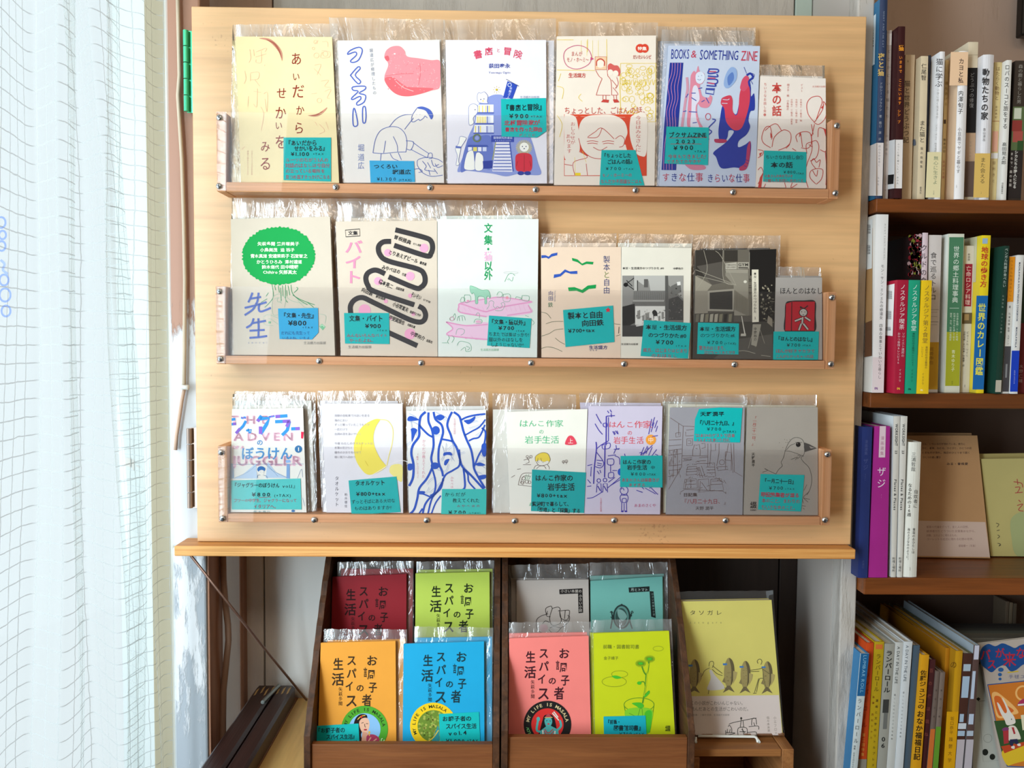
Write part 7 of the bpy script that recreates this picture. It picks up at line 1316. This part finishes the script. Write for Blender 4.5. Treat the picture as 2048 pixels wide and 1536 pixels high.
p.c(1388, 688, 24, 18, '2a5a94'); p.c(1380, 730, 17, 15, '2a5a94'); p.c(1381, 768, 13, 12, '2a5a94'); p.l([(1445,712),(1540,702)], 9, 'c4a82c'); p.t('手毬ユニコ', 1450, 1700, 748, 36, '6a6a84', 0)
p.q([(1270,815),(1700,770),(1730,1536),(1440,1524),(1400,1400)], '1f4a86'); p.q([(1278,822),(1700,778),(1730,1530),(1446,1516),(1406,1400)], 'c8742a')
p.q([(1330,1130),(1700,1100),(1720,1330),(1400,1420)], '34502c'); p.blob([(1310,900),(1350,880),(1420,930),(1500,1000),(1540,1060),(1480,1080),(1440,1100),(1360,1100),(1330,1000)], 'e8b06a'); p.blob([(1330,930),(1380,920),(1420,980),(1500,1040),(1440,1070),(1370,1080)], 'd0642a'); p.ring(1580, 890, 60, 16, 'e8b06a')
p.blob([(1395,1400),(1480,1350),(1600,1330),(1720,1260),(1720,1420),(1500,1500),(1440,1510)], 'd8b42c'); p.q([(1390,1350),(1590,1310),(1720,1240),(1720,1290),(1420,1410)], 'b84424')
p.blob([(1355,975),(1375,985),(1420,1060),(1440,1040),(1402,940),(1415,945),(1470,1050),(1500,1090),(1515,1140),(1490,1160),(1440,1165),(1420,1120),(1385,1060)], 'ddd6cc'); p.blob([(1455,1180),(1500,1170),(1530,1200),(1560,1280),(1530,1290),(1460,1300),(1450,1240)], 'd9d0c2'); p.c(1480, 1115, 4, 6, '2a2a3a'); p.q([(1480,1185),(1500,1185),(1515,1240),(1500,1245)], 'a83038')
p.q([(1465,1290),(1530,1285),(1545,1330),(1515,1330),(1500,1310),(1490,1350),(1465,1340)], '2a2a4a'); p.blob([(1480,1350),(1505,1345),(1505,1370),(1480,1365)], 'ddd6cc'); p.blob([(1530,1330),(1555,1325),(1558,1345),(1535,1345)], 'ddd6cc')
p.q([(1405,1200),(1455,1190),(1455,1320),(1415,1330)], 'a8343a'); p.blob([(1400,1200),(1425,1185),(1455,1190),(1450,1210),(1405,1215)], '7a3a6a'); p.q([(1560,1080),(1640,1070),(1640,1200),(1575,1210)], 'd9d0b0'); p.blob([(1530,990),(1560,950),(1600,940),(1640,980),(1640,1000),(1540,1000)], 'a8345a'); p.q([(1535,985),(1640,975),(1640,990),(1535,1000)], 'ddd6cc'); p.build('cover_print', t)
PD2 = lim(Pl(at(1990, 1500, 1.142), (-.1, -1, .14)), -9, 9, SZ['d'] + .0012, 9)
t = book('picture_book', 'greyish white booklet with two dark blots, between the wrapped book and the rabbit picture book', 'book', [(1950,1330),(2030,1325),(2080,1600),(1944,1604)], PD2, 'b4b5ac', .004)
p = Print(PD2, W4, seed=62); p.c(1253, 1400, 26, 28, '22241f'); p.c(1315, 1440, 24, 26, '22241f'); p.q([(1175,940),(1195,925),(1212,940),(1195,960)], '22241f'); p.ring(1275, 1280, 36, 3, '8a8a84'); p.l([(1200,960),(1235,1480),(1400,1466)], 2.5, '8a8a84', smooth=False); p.l([(1195,960),(1250,955)], 3, '55554f'); p.build('cover_print', t)
# stack of papers and thin volumes behind
zz = SZ['d'] + .0005
for i, (yy, cc) in enumerate(((415, '6a6458'), (395, '77705f'), (372, '6e7064'), (350, '5c5a50'), (330, '54504a'), (308, '4c4844'))):
    Y = 1.17 + i * .022; a = at(W4[0] + 1010 / W4[2] - i * 14, W4[1] + yy / W4[2], Y); b_ = at(2110, 1260, Y)
    o = mesh('file_folder', MB().box(a.x, b_.x + .02, Y, Y + .012, zz, a.z), pages_mat(cc), bevel=.001)
    tag(o, ['nearest', 'second', 'third', 'fourth', 'fifth', 'rearmost'][i] + ' of the dull grey folders standing crosswise behind the rabbit picture book', 'folder', 'grey folders on the lowest shelf')
for i in range(3):
    x0 = at(2030 + i * 8, 1240, 1.30).x
    o = mesh('slim_volume', MB().box(x0, x0 + .0055, 1.325, 1.36, zz, at(2035, 1203 + i * 2, 1.325).z), paper(['7a6a58', '8a7a64', '6e6050'][i]), bevel=.001)
    tag(o, ['left', 'middle', 'right'][i] + ' one of three slim brown volumes at the far right of the lowest shelf', 'book', 'slim brown volumes at the back of the lowest shelf')
# ================================================================ the reinforced clear curtain at the left
def curtain_mat():
    m = D.materials.new('reinforced_clear_sheet'); m.use_nodes = True; nt = m.node_tree; L = nt.links.new
    for n in list(nt.nodes): nt.nodes.remove(n)
    out = N(nt, 'ShaderNodeOutputMaterial'); uv = N(nt, 'ShaderNodeUVMap'); uv.uv_map = 'cloth'
    sep = N(nt, 'ShaderNodeSeparateXYZ')
    no = N(nt, 'ShaderNodeTexNoise'); no.inputs['Scale'].default_value = .8; no.inputs['Detail'].default_value = 2; L(uv.outputs[0], no.inputs['Vector'])
    vm = N(nt, 'ShaderNodeVectorMath', operation='MULTIPLY_ADD'); vm.inputs[1].default_value = (.22, .22, 0); L(no.outputs['Color'], vm.inputs[0]); L(uv.outputs[0], vm.inputs[2]); L(vm.outputs[0], sep.inputs[0])
    def line(sock, wd):
        a = N(nt, 'ShaderNodeMath', operation='FRACT'); L(sock, a.inputs[0])
        b = N(nt, 'ShaderNodeMath', operation='LESS_THAN'); b.inputs[1].default_value = wd; L(a.outputs[0], b.inputs[0]); return b.outputs[0]
    a, b = line(sep.outputs[0], .07), line(sep.outputs[1], .07)
    mx = N(nt, 'ShaderNodeMath', operation='MAXIMUM'); L(a, mx.inputs[0]); L(b, mx.inputs[1])
    tr = N(nt, 'ShaderNodeBsdfTransparent'); tr.inputs[0].default_value = (.975, .99, .985, 1)
    tl = N(nt, 'ShaderNodeBsdfTranslucent'); tl.inputs[0].default_value = (.9, .93, .94, 1)
    df = N(nt, 'ShaderNodeBsdfDiffuse'); df.inputs[0].default_value = (.86, .9, .9, 1)
    gl = N(nt, 'ShaderNodeBsdfGlossy'); gl.inputs['Roughness'].default_value = .12
    m1 = N(nt, 'ShaderNodeMixShader'); m1.inputs[0].default_value = .5; L(tl.outputs[0], m1.inputs[1]); L(df.outputs[0], m1.inputs[2])
    m2 = N(nt, 'ShaderNodeMixShader'); m2.inputs[0].default_value = .05; L(tr.outputs[0], m2.inputs[1]); L(m1.outputs[0], m2.inputs[2])
    th = N(nt, 'ShaderNodeBsdfDiffuse'); th.inputs[0].default_value = (.42, .45, .45, 1)
    m3 = N(nt, 'ShaderNodeMixShader'); L(m2.outputs[0], m3.inputs[1]); L(th.outputs[0], m3.inputs[2])
    mu = N(nt, 'ShaderNodeMath', operation='MULTIPLY'); mu.inputs[1].default_value = .4; L(mx.outputs[0], mu.inputs[0]); L(mu.outputs[0], m3.inputs[0])
    fr = N(nt, 'ShaderNodeFresnel'); fr.inputs[0].default_value = 1.4; m4 = N(nt, 'ShaderNodeMixShader'); fm = N(nt, 'ShaderNodeMath', operation='MULTIPLY'); fm.inputs[1].default_value = .12; L(fr.outputs[0], fm.inputs[0]); L(fm.outputs[0], m4.inputs[0]); L(m3.outputs[0], m4.inputs[1]); L(gl.outputs[0], m4.inputs[2])
    L(m4.outputs[0], out.inputs[0]); return m
def cpath(pts, n=14):
    out = []
    for i in range(len(pts) - 1):
        p0, p1, p2, p3 = pts[max(0, i - 1)], pts[i], pts[i + 1], pts[min(len(pts) - 1, i + 2)]
        for k in range(n):
            t = k / n; out.append(tuple(.5 * (2 * p1[d] + (p2[d] - p0[d]) * t + (2 * p0[d] - 5 * p1[d] + 4 * p2[d] - p3[d]) * t * t + (3 * p1[d] - p0[d] - 3 * p2[d] + p3[d]) * t ** 3) for d in (0, 1)))
    out.append(pts[-1]); return out
key = [(-220, .66), (-120, .74), (-20, .76), (60, .85), (112, .83), (140, .87), (122, .90), (150, .93), (205, .90), (248, .93), (262, .96), (245, .985), (226, 1.0), (262, 1.03), (300, 1.045), (309, 1.07), (322, 1.095), (343, 1.10)]
base = [at(x, 700, Y) for x, Y in key]; path = cpath([(p.x, p.y) for p in base])
al = [0.0]
for a, b in zip(path, path[1:]): al.append(al[-1] + math.hypot(b[0] - a[0], b[1] - a[1]))
NZ = 44; zs = [.22 + (2.3 - .22) * i / NZ for i in range(NZ + 1)]; rows = []
for z in zs:
    row = []
    for i, (x, y) in enumerate(path):
        s = al[i]; e = min(1, (al[-1] - s) / .05)
        dx = (.008 * math.sin(z * 3.1 + s * 9) + .004 * math.sin(z * 7.3 + s * 23)) * e; dy = (.010 * math.sin(z * 2.3 + s * 14 + 1) + .004 * math.sin(z * 9 + s * 31)) * e
        row.append(Vector((x + dx - (2.0 - z) * .01 * math.sin(s * 11) * e, y + dy, z)))
    rows.append(row)
mb = MB(); mb.sheet(rows)
t = thing('curtain', 'sheer clear plastic curtain with a thread grid hanging in folds before the glass door', 'curtain', (path[0][0], path[0][1], .2))
o = mesh('sheet', mb, curtain_mat(), t, smooth=True, fix=False)
me = o.data; uvl = me.uv_layers.new(name='cloth'); W_ = len(path)
for lp in me.loops:
    vi = lp.vertex_index; i, j = divmod(vi, W_); uvl.data[lp.index].uv = (al[j] / .0185, zs[i] / .0185)
hem = [[r[-1] + Vector((0, -.0006, 0)), r[-1] + Vector((-.006, -.0012, 0))] for r in rows]
mb = MB()
for k_, off in ((0, -.0007), (1, -.0012)): pass
mb = MB().sheet([[r[-5] + Vector((0, -.001, 0)), r[-4] + Vector((0, -.001, 0)), r[-3] + Vector((0, -.001, 0)), r[-2] + Vector((0, -.001, 0)), r[-1] + Vector((.0006, -.0006, 0))] for r in rows])
mesh('hem', mb, clear('curtain_hem', (.9, .93, .93), .35, (.85, .88, .88), .8, .2), t, smooth=True, fix=False)
